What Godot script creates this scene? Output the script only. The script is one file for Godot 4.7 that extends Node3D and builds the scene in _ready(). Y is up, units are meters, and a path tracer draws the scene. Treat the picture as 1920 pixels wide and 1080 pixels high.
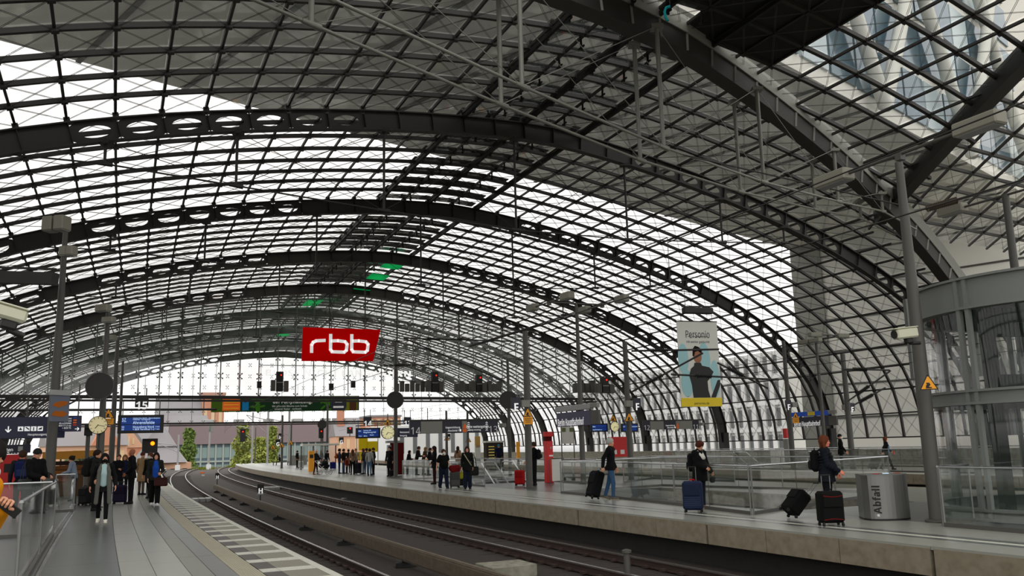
extends Node3D
# A glass-roofed railway hall: track frame (s along the tracks, o to the right of the camera track line, y up).

const UP := Vector3.UP
var KS: PackedFloat64Array
var KX: PackedFloat64Array
var KZ: PackedFloat64Array
var KT: PackedFloat64Array
var M := {}
var used := {}
var rng := RandomNumberGenerator.new()
const ROLL := -0.0259
const PITCH := 0.1781
const FPX := 1644.47
const EYE := 1.62
var cam_basis: Basis

# ---------------------------------------------------------------- mesh builder
class MB:
	var v := PackedVector3Array()
	var n := PackedVector3Array()
	var c := PackedColorArray()
	var uv := PackedVector2Array()
	var col := Color.WHITE
	var colored := false
	func tri_n(a: Vector3, b: Vector3, d: Vector3, na: Vector3, nb: Vector3, nd: Vector3) -> void:
		v.append(a); v.append(d); v.append(b)
		n.append(na); n.append(nd); n.append(nb)
		if colored:
			c.append(col); c.append(col); c.append(col)
	func tri(a: Vector3, b: Vector3, d: Vector3) -> void:
		var m := (b - a).cross(d - a).normalized()
		tri_n(a, b, d, m, m, m)
	func quad(a: Vector3, b: Vector3, d: Vector3, e: Vector3) -> void:
		var m := (d - a).cross(e - b).normalized()
		tri_n(a, b, d, m, m, m)
		tri_n(a, d, e, m, m, m)
	func uvquad(a: Vector3, b: Vector3, d: Vector3, e: Vector3) -> void:
		while uv.size() < v.size():
			uv.append(Vector2.ZERO)
		quad(a, b, d, e)
		for t in [Vector2(0, 1), Vector2(1, 0), Vector2(1, 1), Vector2(0, 1), Vector2(0, 0), Vector2(1, 0)]:
			uv.append(t)
	func hexa(p: Array) -> void: # p[0..3] bottom ccw seen from above, p[4..7] top
		quad(p[3], p[2], p[1], p[0])
		quad(p[4], p[5], p[6], p[7])
		for i in 4:
			var j := (i + 1) % 4
			quad(p[i], p[j], p[j + 4], p[i + 4])
	func box(t: Transform3D, s: Vector3) -> void:
		var h := s * 0.5
		var p := []
		for y in [-h.y, h.y]:
			p.append(t * Vector3(-h.x, y, h.z)); p.append(t * Vector3(h.x, y, h.z))
			p.append(t * Vector3(h.x, y, -h.z)); p.append(t * Vector3(-h.x, y, -h.z))
		hexa(p)
	func cube(at: Vector3, s: Vector3) -> void:
		box(Transform3D(Basis(), at), s)
	func rbox(t: Transform3D, s: Vector3, r: float) -> void: # chamfered box
		var h := s * 0.5
		r = minf(r, minf(h.x, minf(h.y, h.z)) * 0.95)
		for k in 3:
			var a := (k + 1) % 3
			var b := (k + 2) % 3
			for sg in [-1.0, 1.0]:
				var q := []
				for w in [Vector2(-1, -1), Vector2(1, -1), Vector2(1, 1), Vector2(-1, 1)]:
					var x := Vector3()
					x[k] = sg * h[k]; x[a] = w.x * (h[a] - r); x[b] = w.y * (h[b] - r)
					q.append(t * x)
				if sg > 0: quad(q[0], q[1], q[2], q[3])
				else: quad(q[3], q[2], q[1], q[0])
			for sa in [-1.0, 1.0]:
				for sb in [-1.0, 1.0]:
					var x1 := Vector3(); var x2 := Vector3(); var x3 := Vector3(); var x4 := Vector3()
					x1[k] = -(h[k] - r); x1[a] = sa * h[a]; x1[b] = sb * (h[b] - r)
					x2[k] = h[k] - r; x2[a] = sa * h[a]; x2[b] = sb * (h[b] - r)
					x3[k] = h[k] - r; x3[a] = sa * (h[a] - r); x3[b] = sb * h[b]
					x4[k] = -(h[k] - r); x4[a] = sa * (h[a] - r); x4[b] = sb * h[b]
					_o(t, x1, x2, x3, x4)
		for sx in [-1.0, 1.0]:
			for sy in [-1.0, 1.0]:
				for sz in [-1.0, 1.0]:
					var p := Vector3(sx * (h.x - r), sy * (h.y - r), sz * (h.z - r))
					var a1 := t * (p + Vector3(sx * r, 0, 0)); var a2 := t * (p + Vector3(0, sy * r, 0)); var a3 := t * (p + Vector3(0, 0, sz * r))
					if (a2 - a1).cross(a3 - a1).dot(a1 - t.origin) > 0: tri(a1, a2, a3)
					else: tri(a1, a3, a2)
	func _o(t: Transform3D, a: Vector3, b: Vector3, d: Vector3, e: Vector3) -> void:
		var A := t * a; var B := t * b; var D := t * d; var E := t * e
		if (D - A).cross(E - B).dot(A + D - 2.0 * t.origin) > 0: quad(A, B, D, E)
		else: quad(E, D, B, A)
	func bar(a: Vector3, b: Vector3, w: float, h: float, up := Vector3.UP) -> void:
		var d := (b - a)
		var l := d.length()
		if l < 1e-5: return
		d /= l
		var x := d.cross(up)
		if x.length() < 1e-3: x = d.cross(Vector3.RIGHT)
		x = x.normalized()
		box(Transform3D(Basis(x, x.cross(d).normalized(), -d), (a + b) * 0.5), Vector3(w, h, l))
	func tube(a: Vector3, b: Vector3, r: float, r2 := -1.0, k := 8, caps := true) -> void:
		if r2 < 0: r2 = r
		var d := (b - a).normalized()
		var x := d.cross(Vector3.UP)
		if x.length() < 0.01: x = d.cross(Vector3.RIGHT)
		x = x.normalized()
		var y := d.cross(x)
		for i in k:
			var t0 := TAU * i / k
			var t1 := TAU * (i + 1) / k
			var u0 := x * cos(t0) + y * sin(t0)
			var u1 := x * cos(t1) + y * sin(t1)
			tri_n(a + u0 * r, a + u1 * r, b + u1 * r2, u0, u1, u1)
			tri_n(a + u0 * r, b + u1 * r2, b + u0 * r2, u0, u1, u0)
			if caps:
				tri(b, b + u0 * r2, b + u1 * r2)
				tri(a, a + u1 * r, a + u0 * r)
	func rope(p: Array, r: float, k := 6) -> void:
		var nn := p.size()
		var rings := []
		var y := Vector3.UP
		for i in nn:
			var d: Vector3 = (p[mini(i + 1, nn - 1)] - p[maxi(i - 1, 0)]).normalized()
			var x := d.cross(y)
			if x.length() < 0.05: x = d.cross(Vector3.RIGHT)
			x = x.normalized()
			y = x.cross(d)
			var ring := []
			for j in k:
				ring.append(x * cos(TAU * j / k) + y * sin(TAU * j / k))
			rings.append(ring)
		for i in nn - 1:
			for j in k:
				var m := (j + 1) % k
				var a: Vector3 = rings[i][j]; var b: Vector3 = rings[i][m]; var d: Vector3 = rings[i + 1][m]; var e: Vector3 = rings[i + 1][j]
				tri_n(p[i] + a * r, p[i + 1] + d * r, p[i] + b * r, a, d, b)
				tri_n(p[i] + a * r, p[i + 1] + e * r, p[i + 1] + d * r, a, e, d)
	func lathe(t: Transform3D, prof: Array, k := 24, from := 0.0, to := TAU) -> void: # prof: Vector2(r, y) bottom to top
		for i in prof.size() - 1:
			var p: Vector2 = prof[i]; var q: Vector2 = prof[i + 1]
			var e := (q - p)
			var nn := Vector2(e.y, -e.x).normalized()
			for j in k:
				var t0 := from + (to - from) * j / k
				var t1 := from + (to - from) * (j + 1) / k
				var c0 := Vector3(cos(t0), 0, sin(t0)); var c1 := Vector3(cos(t1), 0, sin(t1))
				var a := t * (c0 * p.x + Vector3.UP * p.y); var b := t * (c1 * p.x + Vector3.UP * p.y)
				var d := t * (c1 * q.x + Vector3.UP * q.y); var f := t * (c0 * q.x + Vector3.UP * q.y)
				var n0 := (t.basis * (c0 * nn.x + Vector3.UP * nn.y)).normalized(); var n1 := (t.basis * (c1 * nn.x + Vector3.UP * nn.y)).normalized()
				tri_n(a, d, b, n0, n1, n1)
				tri_n(a, f, d, n0, n0, n1)
	func prism(t: Transform3D, poly: PackedVector2Array, depth: float) -> void: # polygon in local xy, extruded z from 0 to depth
		if Geometry2D.is_polygon_clockwise(poly) == false:
			poly = poly.duplicate()
		else:
			poly = poly.duplicate(); poly.reverse()
		# after this the polygon is counter-clockwise in y-up axes when is_polygon_clockwise says so in y-down axes
		var ar := 0.0
		for i in poly.size():
			var p := poly[i]; var q := poly[(i + 1) % poly.size()]
			ar += p.x * q.y - q.x * p.y
		if ar < 0: poly.reverse()
		var idx := Geometry2D.triangulate_polygon(poly)
		for i in range(0, idx.size(), 3):
			var a := poly[idx[i]]; var b := poly[idx[i + 1]]; var d := poly[idx[i + 2]]
			if (b - a).cross(d - a) < 0:
				var w := b; b = d; d = w
			tri(t * Vector3(a.x, a.y, depth), t * Vector3(b.x, b.y, depth), t * Vector3(d.x, d.y, depth))
			tri(t * Vector3(a.x, a.y, 0), t * Vector3(d.x, d.y, 0), t * Vector3(b.x, b.y, 0))
		for i in poly.size():
			var p := poly[i]; var q := poly[(i + 1) % poly.size()]
			quad(t * Vector3(p.x, p.y, 0), t * Vector3(q.x, q.y, 0), t * Vector3(q.x, q.y, depth), t * Vector3(p.x, p.y, depth))
	func ell(t: Transform3D, r: Vector3, nu := 14, nv := 8) -> void:
		for i in nv:
			for j in nu:
				var f := []
				for w in [[i, j], [i, j + 1], [i + 1, j + 1], [i + 1, j]]:
					var la: float = PI * w[0] / nv - PI / 2
					var lo: float = TAU * w[1] / nu
					f.append(Vector3(cos(la) * cos(lo), sin(la), cos(la) * sin(lo)))
				var P := []
				var N := []
				for x in f:
					P.append(t * (x * r)); N.append((t.basis * (x / r)).normalized())
				if i > 0: tri_n(P[0], P[2], P[1], N[0], N[2], N[1])
				if i < nv - 1: tri_n(P[0], P[3], P[2], N[0], N[3], N[2])
	func add(o: MB, t: Transform3D) -> void:
		for i in o.v.size():
			v.append(t * o.v[i]); n.append((t.basis * o.n[i]).normalized())
			if colored: c.append(col)
	func mesh(m: Material) -> ArrayMesh:
		var a := []
		a.resize(Mesh.ARRAY_MAX)
		a[Mesh.ARRAY_VERTEX] = v; a[Mesh.ARRAY_NORMAL] = n
		if colored: a[Mesh.ARRAY_COLOR] = c
		if uv.size():
			while uv.size() < v.size(): uv.append(Vector2.ZERO)
			a[Mesh.ARRAY_TEX_UV] = uv
		var r := ArrayMesh.new()
		r.add_surface_from_arrays(Mesh.PRIMITIVE_TRIANGLES, a)
		r.surface_set_material(0, m)
		return r

# ---------------------------------------------------------------- object helpers
func numbered(called: String) -> String:
	if not used.has(called):
		used[called] = 0
		return called
	used[called] += 1
	return "%s_%03d" % [called, used[called]]

func tag(o: Node3D, label := "", category := "", group := "", kind := "") -> Node3D:
	if label: o.set_meta("label", label)
	if category: o.set_meta("category", category)
	if group: o.set_meta("group", group)
	if kind: o.set_meta("kind", kind)
	return o

func thing(called: String, label: String, category: String, xf := Transform3D(), group := "") -> Node3D:
	var o := Node3D.new()
	o.name = numbered(called)
	o.transform = xf
	add_child(o, true)
	return tag(o, label, category, group)

func struct(called: String, label := "") -> Node3D:
	var o := Node3D.new()
	o.name = numbered(called)
	add_child(o, true)
	return tag(o, label if label else "", "", "", "structure")

func part(parent: Node3D, called: String, mb: MB, mat: Material, label := "", stuff := false) -> MeshInstance3D:
	return pmesh(parent, called, mb.mesh(mat), label, stuff)

func pmesh(parent: Node3D, called: String, mesh: Mesh, label := "", stuff := false) -> MeshInstance3D:
	var o := MeshInstance3D.new()
	var key := str(parent.get_instance_id()) + called
	if used.has(key):
		used[key] += 1
		o.name = "%s_%03d" % [called, used[key]]
	else:
		used[key] = 0
		o.name = called
	o.mesh = mesh
	parent.add_child(o, true)
	if label: o.set_meta("label", label)
	if stuff: o.set_meta("kind", "stuff")
	return o

func solo(called: String, label: String, category: String, xf: Transform3D, mb: MB, mat: Material, group := "") -> MeshInstance3D:
	var o := MeshInstance3D.new()
	o.name = numbered(called)
	o.mesh = mb.mesh(mat)
	o.transform = xf
	add_child(o, true)
	tag(o, label, category, group)
	return o

func text(parent: Node3D, words: String, xf: Transform3D, size: float, mat: Material, bold := false, depth := 0.006, align := 0, squeeze := 1.0, called := "lettering", steps := 0.6) -> MeshInstance3D:
	var t := TextMesh.new()
	var f := SystemFont.new()
	f.font_names = PackedStringArray(["Droid Sans"])
	if bold: f.font_weight = 700
	t.font = f
	t.text = words
	t.font_size = 32
	t.pixel_size = size / 32.0
	t.depth = depth
	t.curve_step = 4.0 if steps > 0.5 else 1.5
	t.horizontal_alignment = [HORIZONTAL_ALIGNMENT_CENTER, HORIZONTAL_ALIGNMENT_LEFT, HORIZONTAL_ALIGNMENT_RIGHT][align]
	t.material = mat
	var o := pmesh(parent, called, t)
	o.transform = xf * Transform3D(Basis.from_scale(Vector3(squeeze, 1, 1)), Vector3.ZERO)
	return o

# ---------------------------------------------------------------- the track frame
func make_track() -> void:
	var s := -30.0
	KS = []; KX = []; KZ = []; KT = []
	var x := 0.0
	var z := 0.0
	# integrate forwards and backwards from s = 0
	var fs := [[], []]
	for way in 2:
		x = 0.0; z = 0.0
		var ds := 0.5 if way == 1 else -0.5
		for i in (640 if way == 1 else 80):
			var a := i * ds
			fs[way].append([a, x, z])
			var m := a + ds * 0.5
			var th := heading(m)
			x += sin(th) * ds
			z -= cos(th) * ds
	fs[0].reverse()
	for e in fs[0].slice(0, fs[0].size() - 1) + fs[1]:
		KS.append(e[0]); KX.append(e[1]); KZ.append(e[2])

func heading(s: float) -> float:
	return -0.4559 + 1.2784e-3 * s - 0.162e-4 * s * s / 2.0 + 0.2637e-6 * s * s * s / 6.0

func P(s: float, o: float, y := 0.0) -> Vector3:
	var f := (s - KS[0]) / 0.5
	var i := clampi(int(f), 0, KS.size() - 2)
	f -= i
	var th := heading(s)
	return Vector3(lerpf(KX[i], KX[i + 1], f) + cos(th) * o, y, lerpf(KZ[i], KZ[i + 1], f) + sin(th) * o)

func F(s: float, o: float, y := 0.0, turn := 0.0) -> Transform3D: # x to the right of the track, z towards the camera end
	var th := heading(s)
	return Transform3D(Basis(Vector3.UP, -th + turn), P(s, o, y))

func ray(px: float, py: float) -> Vector3:
	return cam_basis * Vector3((px - 960.0) / FPX, -(py - 540.0) / FPX, -1.0)

func on_level(px: float, py: float, y: float) -> Vector3: # where a sight line meets a level
	var d := ray(px, py)
	return Vector3(0, EYE, 0) + d * ((y - EYE) / d.y)

func at_depth(px: float, py: float, depth: float) -> Vector3:
	return Vector3(0, EYE, 0) + ray(px, py) * depth

func look_along(pos: Vector3, towards: Vector3) -> Transform3D: # local +z points towards
	towards.y = 0
	return Transform3D(Basis(Vector3.UP, atan2(towards.x, towards.z)), pos)

# ---------------------------------------------------------------- materials
func mat(called: String, c: Color, rough := 0.7, metal := 0.0, spec := 0.5) -> StandardMaterial3D:
	var m := StandardMaterial3D.new()
	m.resource_name = called
	m.albedo_color = c
	m.roughness = rough
	m.metallic = metal
	m.metallic_specular = spec
	M[called] = m
	return m

func noise_tex(seed_: int, freq: float, ramp: Array, size := 512, octaves := 4, kind := FastNoiseLite.TYPE_SIMPLEX_SMOOTH) -> NoiseTexture2D:
	var n := FastNoiseLite.new()
	n.seed = seed_
	n.noise_type = kind
	n.frequency = freq
	n.fractal_octaves = octaves
	var t := NoiseTexture2D.new()
	t.width = size; t.height = size
	t.seamless = true
	t.noise = n
	var g := Gradient.new()
	g.offsets = PackedFloat32Array()
	g.colors = PackedColorArray()
	var offs := PackedFloat32Array(); var cols := PackedColorArray()
	for i in ramp.size():
		offs.append(float(i) / (ramp.size() - 1)); cols.append(ramp[i])
	g.offsets = offs; g.colors = cols
	t.color_ramp = g
	return t

func textured(m: StandardMaterial3D, t: Texture2D, scale: float) -> StandardMaterial3D:
	m.albedo_texture = t
	m.uv1_triplanar = true
	m.uv1_world_triplanar = true
	m.uv1_scale = Vector3.ONE * scale
	return m

func glass(called: String, c: Color, alpha: float, rough := 0.05) -> StandardMaterial3D:
	var m := mat(called, Color(c.r, c.g, c.b, alpha), rough)
	m.transparency = BaseMaterial3D.TRANSPARENCY_ALPHA
	return m

func glow(called: String, c: Color, e: float) -> StandardMaterial3D:
	var m := mat(called, c, 0.6)
	m.emission_enabled = true
	m.emission = c
	m.emission_energy_multiplier = e
	return m

func grey(v: float) -> Color:
	return Color(v, v, v)

func make_materials() -> void:
	mat("roof_steel", Color(0.15, 0.14, 0.13), 0.6, 0.0)
	mat("arch_steel", Color(0.17, 0.163, 0.155), 0.6, 0.0)
	mat("bracing", Color(0.3, 0.295, 0.28), 0.5, 0.1)
	mat("rod_steel", Color(0.5, 0.5, 0.47), 0.45, 0.3)
	mat("post_grey", Color(0.29, 0.28, 0.26), 0.55)
	mat("lift_grey", Color(0.43, 0.445, 0.43), 0.5)
	mat("beam_dark", Color(0.15, 0.145, 0.135), 0.6)
	mat("stainless", Color(0.72, 0.73, 0.74), 0.22, 0.9)
	mat("brushed", Color(0.5, 0.5, 0.49), 0.38, 0.75)
	mat("chrome_rail", Color(0.75, 0.76, 0.77), 0.2, 0.95)
	glass("roof_glass", Color(0.62, 0.66, 0.66), 0.1)
	glass("roof_sheet", Color(0.62, 0.66, 0.66), 0.17)
	glass("gable_glass", Color(0.5, 0.57, 0.52), 0.1)
	glass("far_glass", Color(0.7, 0.76, 0.74), 0.05)
	glass("fence_glass", Color(0.33, 0.42, 0.38), 0.055, 0.03)
	glass("lift_glass", Color(0.25, 0.31, 0.29), 0.16, 0.03)
	mat("green_film", Color(0.02, 0.62, 0.45), 0.7)
	M.green_film.backlight_enabled = true
	M.green_film.backlight = Color(0.02, 1.0, 0.72)
	mat("louvre", Color(0.1, 0.095, 0.09), 0.8)
	textured(mat("concrete", Color(1, 1, 1), 0.85), noise_tex(3, 0.02, [Color(0.36, 0.35, 0.31), Color(0.5, 0.49, 0.44), Color(0.57, 0.56, 0.5)]), 0.35)
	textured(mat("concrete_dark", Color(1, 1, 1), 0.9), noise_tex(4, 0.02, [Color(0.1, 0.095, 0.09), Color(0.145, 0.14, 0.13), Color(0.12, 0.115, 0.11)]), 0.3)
	textured(mat("fascia", Color(1, 1, 1), 0.85), noise_tex(5, 0.015, [Color(0.42, 0.38, 0.31), Color(0.5, 0.46, 0.39), Color(0.54, 0.51, 0.45)]), 0.5)
	var g := noise_tex(6, 0.25, [Color(0.45, 0.455, 0.445), Color(0.57, 0.575, 0.56), Color(0.52, 0.525, 0.51)], 512, 3)
	textured(mat("granite_light", Color(1.0, 1.0, 0.97), 0.3), g, 0.9)
	textured(mat("granite_dark", Color(0.6, 0.62, 0.625), 0.28), g, 0.9)
	textured(mat("granite_mid", Color(0.8, 0.8, 0.76), 0.36), g, 0.9)
	textured(mat("tactile", Color(1, 1, 1), 0.7), noise_tex(7, 0.06, [Color(0.5, 0.48, 0.42), Color(0.63, 0.61, 0.54), Color(0.56, 0.53, 0.46)]), 0.8)
	textured(mat("edge_light", Color(1, 1, 1), 0.55), noise_tex(8, 0.05, [Color(0.6, 0.6, 0.55), Color(0.74, 0.74, 0.7), Color(0.69, 0.7, 0.65)]), 0.7)
	textured(mat("edge_mid", Color(1, 1, 1), 0.55), noise_tex(9, 0.08, [Color(0.43, 0.42, 0.37), Color(0.52, 0.51, 0.46)]), 0.8)
	textured(mat("edge_dark", Color(1, 1, 1), 0.5), noise_tex(10, 0.08, [Color(0.25, 0.23, 0.22), Color(0.31, 0.29, 0.28)]), 0.8)
	textured(mat("trackbed", Color(1, 1, 1), 0.95), noise_tex(11, 0.03, [Color(0.115, 0.093, 0.08), Color(0.18, 0.148, 0.128), Color(0.145, 0.12, 0.105)]), 0.4)
	textured(mat("sleeper", Color(1, 1, 1), 0.9), noise_tex(12, 0.05, [Color(0.2, 0.17, 0.15), Color(0.27, 0.235, 0.21)]), 0.7)
	mat("rail_head", Color(0.7, 0.69, 0.68), 0.25, 0.9)
	mat("rail_web", Color(0.2, 0.13, 0.1), 0.8)
	textured(mat("rail_cover", Color(1, 1, 1), 0.7), noise_tex(13, 0.02, [Color(0.3, 0.25, 0.2), Color(0.4, 0.36, 0.3)]), 0.5)
	mat("black", grey(0.05), 0.6)
	mat("rubber", grey(0.045), 0.8)
	mat("sign_blue", Color(0.02, 0.03, 0.22), 0.4)
	mat("sign_navy", Color(0.06, 0.07, 0.16), 0.45)
	mat("sign_violet", Color(0.22, 0.21, 0.33), 0.45)
	mat("white", grey(0.88), 0.6)
	mat("offwhite", Color(0.82, 0.82, 0.79), 0.65)
	mat("lightgrey", grey(0.6), 0.6)
	mat("panel_grey", Color(0.5, 0.5, 0.47), 0.6)
	mat("yellow", Color(0.93, 0.62, 0.05), 0.5)
	mat("banner_yellow", Color(0.86, 0.75, 0.04), 0.6)
	mat("red", Color(0.78, 0.05, 0.05), 0.45)
	mat("banner_red", Color(0.95, 0.005, 0.012), 0.9, 0.0, 0.2)
	M.banner_red.backlight_enabled = true
	M.banner_red.backlight = Color(0.95, 0.01, 0.03)
	mat("orange", Color(0.95, 0.42, 0.05), 0.5)
	mat("lamp_box", Color(0.5, 0.49, 0.44), 0.6)
	mat("cctv_white", Color(0.75, 0.75, 0.66), 0.5)
	glow("screen_blue", Color(0.03, 0.2, 0.5), 0.14)
	glow("screen_text", Color(0.8, 0.9, 1.0), 0.22)
	glow("clock_face", Color(0.85, 0.8, 0.62), 0.1)
	glow("clock_lit", Color(0.96, 0.93, 0.72), 0.12)
	glow("sign_white", Color(0.95, 0.95, 0.95), 0.15)
	glow("letter_white", Color(0.95, 0.95, 0.95), 0.3)
	glow("signal_amber", Color(1.0, 0.45, 0.03), 1.2)
	glow("signal_red", Color(1.0, 0.12, 0.05), 0.8)

# ---------------------------------------------------------------- build
func _ready() -> void:
	rng.seed = 7
	make_track()
	# camera
	var fw := Vector3(0, sin(PITCH), -cos(PITCH))
	var u0 := Vector3(0, cos(PITCH), sin(PITCH))
	var r := Vector3.RIGHT * cos(ROLL) + u0 * sin(ROLL)
	var u := u0 * cos(ROLL) - Vector3.RIGHT * sin(ROLL)
	cam_basis = Basis(r, u, -fw)
	var cam := Camera3D.new()
	cam.name = "camera"
	cam.transform = Transform3D(cam_basis, Vector3(0, EYE, 0))
	cam.fov = rad_to_deg(2.0 * atan(540.0 / FPX))
	cam.near = 0.1
	cam.far = 900.0
	add_child(cam)
	cam.current = true
	# overcast sky
	var we := WorldEnvironment.new()
	we.name = "environment"
	var e := Environment.new()
	var sky := Sky.new()
	var sm := ProceduralSkyMaterial.new()
	sm.sky_top_color = Color(1.0, 0.99, 0.965)
	sm.sky_horizon_color = Color(0.7, 0.697, 0.69)
	sm.sky_curve = 0.8
	sm.ground_bottom_color = Color(0.3, 0.3, 0.29)
	sm.ground_horizon_color = Color(0.5, 0.5, 0.5)
	sm.sky_energy_multiplier = 1.0
	sm.sun_angle_max = 1.0
	sky.sky_material = sm
	e.background_mode = Environment.BG_SKY
	e.sky = sky
	e.background_energy_multiplier = 1.0
	e.tonemap_mode = Environment.TONE_MAPPER_LINEAR
	e.tonemap_exposure = 3.0
	e.sdfgi_enabled = true
	e.ssao_enabled = true
	e.ssil_enabled = true
	we.environment = e
	add_child(we)
	make_materials()
	build_ground()
	build_roof()
	build_gables()
	build_all()

# ---------------------------------------------------------------- ground, platforms, tracks
const RAIL_Y := -0.826
const BED_Y := -1.02
const Y14 := -0.07
const E15 := 3.12
const E14 := 11.82
const E13 := 24.85
const E12 := 33.0
const E11 := 43.5

func strip(mb: MB, s0: float, s1: float, step: float, oa: float, ob: float, y0: float, y1: float) -> void:
	# a slab that follows the track from s0 to s1, between two offsets and two heights
	var k := maxi(1, int(ceil((s1 - s0) / step)))
	for i in k:
		var a := s0 + (s1 - s0) * i / k
		var b := s0 + (s1 - s0) * (i + 1) / k
		var p := [P(a, oa, y0), P(a, ob, y0), P(b, ob, y0), P(b, oa, y0), P(a, oa, y1), P(a, ob, y1), P(b, ob, y1), P(b, oa, y1)]
		mb.quad(p[4], p[5], p[6], p[7])
		mb.quad(p[3], p[2], p[1], p[0])
		mb.quad(p[1], p[2], p[6], p[5])
		mb.quad(p[3], p[0], p[4], p[7])
		if i == 0: mb.quad(p[0], p[1], p[5], p[4])
		if i == k - 1: mb.quad(p[2], p[3], p[7], p[6])

func build_ground() -> void:
	# the land below and beyond the viaduct
	var land := struct("floor_land", "pale street level ground below and beyond the viaduct")
	var g := MB.new()
	g.cube(Vector3(0, -8.2, -250), Vector3(900, 0.4, 700))
	part(land, "ground", g, M.concrete)
	# viaduct deck with the track beds
	var deck := struct("floor_trackbed", "dark brown track bed between the platforms")
	var d := MB.new()
	strip(d, -30, 190, 4, -30, 60, -3.0, BED_Y)
	part(deck, "track_slab", d, M.trackbed)
	# platform 15/16
	var f15 := struct("floor", "grey stone paved platform in the foreground with striped edge blocks")
	platform_15(f15)
	var f14 := struct("floor_platform", "long middle island platform with pale concrete edge")
	platform_14(f14)
	var f12 := struct("floor_platform", "far island platform beneath the right foot of the roof")
	var b := MB.new()
	strip(b, -20, 150, 4, E12, E11, -0.45, Y14)
	part(f12, "paving", b, M.granite_mid)
	b = MB.new()
	for k in 60:
		var s := -10.0 + k * 2.6
		strip(b, s, s + 2.58, 2.6, E12 - 0.25, E12, -0.5, Y14 + 0.004)
	part(f12, "edge_slab", b, M.fascia)
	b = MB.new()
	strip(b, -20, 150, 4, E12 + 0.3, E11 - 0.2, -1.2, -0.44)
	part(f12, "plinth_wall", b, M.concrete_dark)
	b = MB.new()
	strip(b, -20, 150, 4, E12 + 0.6, E12 + 0.95, Y14, Y14 + 0.006)
	part(f12, "white_line", b, M.edge_light)
	# low wall at the right foot of the roof
	var wr := struct("wall_right", "low concrete wall below the right foot of the roof")
	b = MB.new()
	for k in 55:
		var s := -5.0 + k * 2.8
		strip(b, s, s + 2.77, 2.8, 47.8, 48.6, -1.1, 0.75)
	part(wr, "wall_block", b, M.concrete)
	b = MB.new()
	strip(b, -5, 150, 4, 46.9, 47.8, -1.1, 0.15)
	part(wr, "ledge", b, M.concrete)
	var wl := struct("wall_left", "low concrete wall below the left foot of the roof")
	b = MB.new()
	strip(b, -25, 135, 4, -15.2, -14.4, -1.1, 0.6)
	part(wl, "wall_block", b, M.concrete)
	build_tracks()

func tile(mb: MB, s0: float, s1: float, oa: float, ob: float, y: float, t := 0.03, gap := 0.004) -> void:
	strip(mb, s0 + gap, s1 - gap, 2.5, oa + gap, ob - gap, y - t, y)

func platform_15(f: Node3D) -> void:
	var b := MB.new()
	strip(b, -25, 120, 3, -7.2, E15 - 0.02, -0.5, -0.025)
	part(f, "bedding", b, M.concrete_dark)
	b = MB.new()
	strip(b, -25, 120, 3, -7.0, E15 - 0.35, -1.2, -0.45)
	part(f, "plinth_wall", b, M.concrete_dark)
	# dark walkway slabs left of o = 0.49, light slabs to 1.62, dark band, tactile strip, blocks, edge
	var k := 0
	var s := -16.5
	while s < 118.0:
		var far := s > 46.0
		var ln := 3.55
		for col in [[-7.0, -3.6, "granite_dark"], [-3.6, -0.6, "granite_dark"], [-0.6, 0.49, "granite_dark"], [0.49, 1.36, "granite_light"], [1.36, 1.64, "granite_mid"], [1.64, 1.92, "granite_dark"]]:
			var t := MB.new()
			if col[0] == 0.49 and s < 60.0: # light slabs are staggered halves
				for h in 2:
					t = MB.new()
					tile(t, s + h * ln * 0.5, s + (h + 1) * ln * 0.5, 0.49, 0.93, 0)
					part(f, "paving_slab", t, M.granite_light)
					t = MB.new()
					tile(t, s + h * ln * 0.5 - 0.6, s + (h + 1) * ln * 0.5 - 0.6, 0.93, 1.36, 0)
					part(f, "paving_slab", t, M.granite_light)
			else:
				tile(t, s, s + ln, col[0], col[1], 0)
				part(f, "paving_slab", t, M[col[2]], "", false)
		s += ln
		k += 1
	# ribbed tactile strip
	s = -10.0
	while s < 110.0:
		var t := MB.new()
		tile(t, s, s + 1.2, 1.92, 2.24, 0.0)
		if s > 5 and s < 30:
			for i in 9:
				strip(t, s + 0.01, s + 1.19, 1.2, 1.93 + i * 0.034, 1.93 + i * 0.034 + 0.016, 0, 0.004)
		part(f, "tactile_slab", t, M.tactile)
		s += 1.2
	# striped blocks and the light edge
	var rest := MB.new(); var restd := MB.new(); var restl := MB.new()
	s = -6.0
	k = 0
	while s < 105.0:
		var big := s < 62.0 and s > 8.0
		var a := MB.new(); var m := MB.new(); var l := MB.new()
		if not big: a = restd; m = rest; l = restl
		tile(a, s, s + 0.82, 2.25, 2.5, 0.0, 0.03, 0.003)
		tile(m, s, s + 0.82, 2.5, 3.0, 0.0, 0.03, 0.003)
		tile(l, s + 0.82, s + 1.2, 2.25, 2.5, 0.0, 0.03, 0.003)
		tile(l, s + 0.82, s + 1.2, 2.5, 3.0, 0.0, 0.03, 0.003)
		if big:
			part(f, "dark_block", a, M.edge_dark)
			part(f, "beige_block", m, M.edge_mid)
			part(f, "light_block", l, M.edge_light)
		s += 1.2
	part(f, "beige_block", rest, M.edge_mid, "", true)
	part(f, "dark_block", restd, M.edge_dark, "", true)
	part(f, "light_block", restl, M.edge_light, "", true)
	s = -10.0
	while s < 110.0:
		var t := MB.new()
		strip(t, s + 0.004, s + 2.4 - 0.004, 2.4, 3.0, E15, -0.3, 0.0)
		part(f, "edge_slab", t, M.edge_light)
		s += 2.4
	# far tip of the platform is a plain slab
	b = MB.new()
	strip(b, 105, 120, 3, 2.25, 3.1, -0.3, 0.0)
	part(f, "tip_slab", b, M.edge_light)

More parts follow.
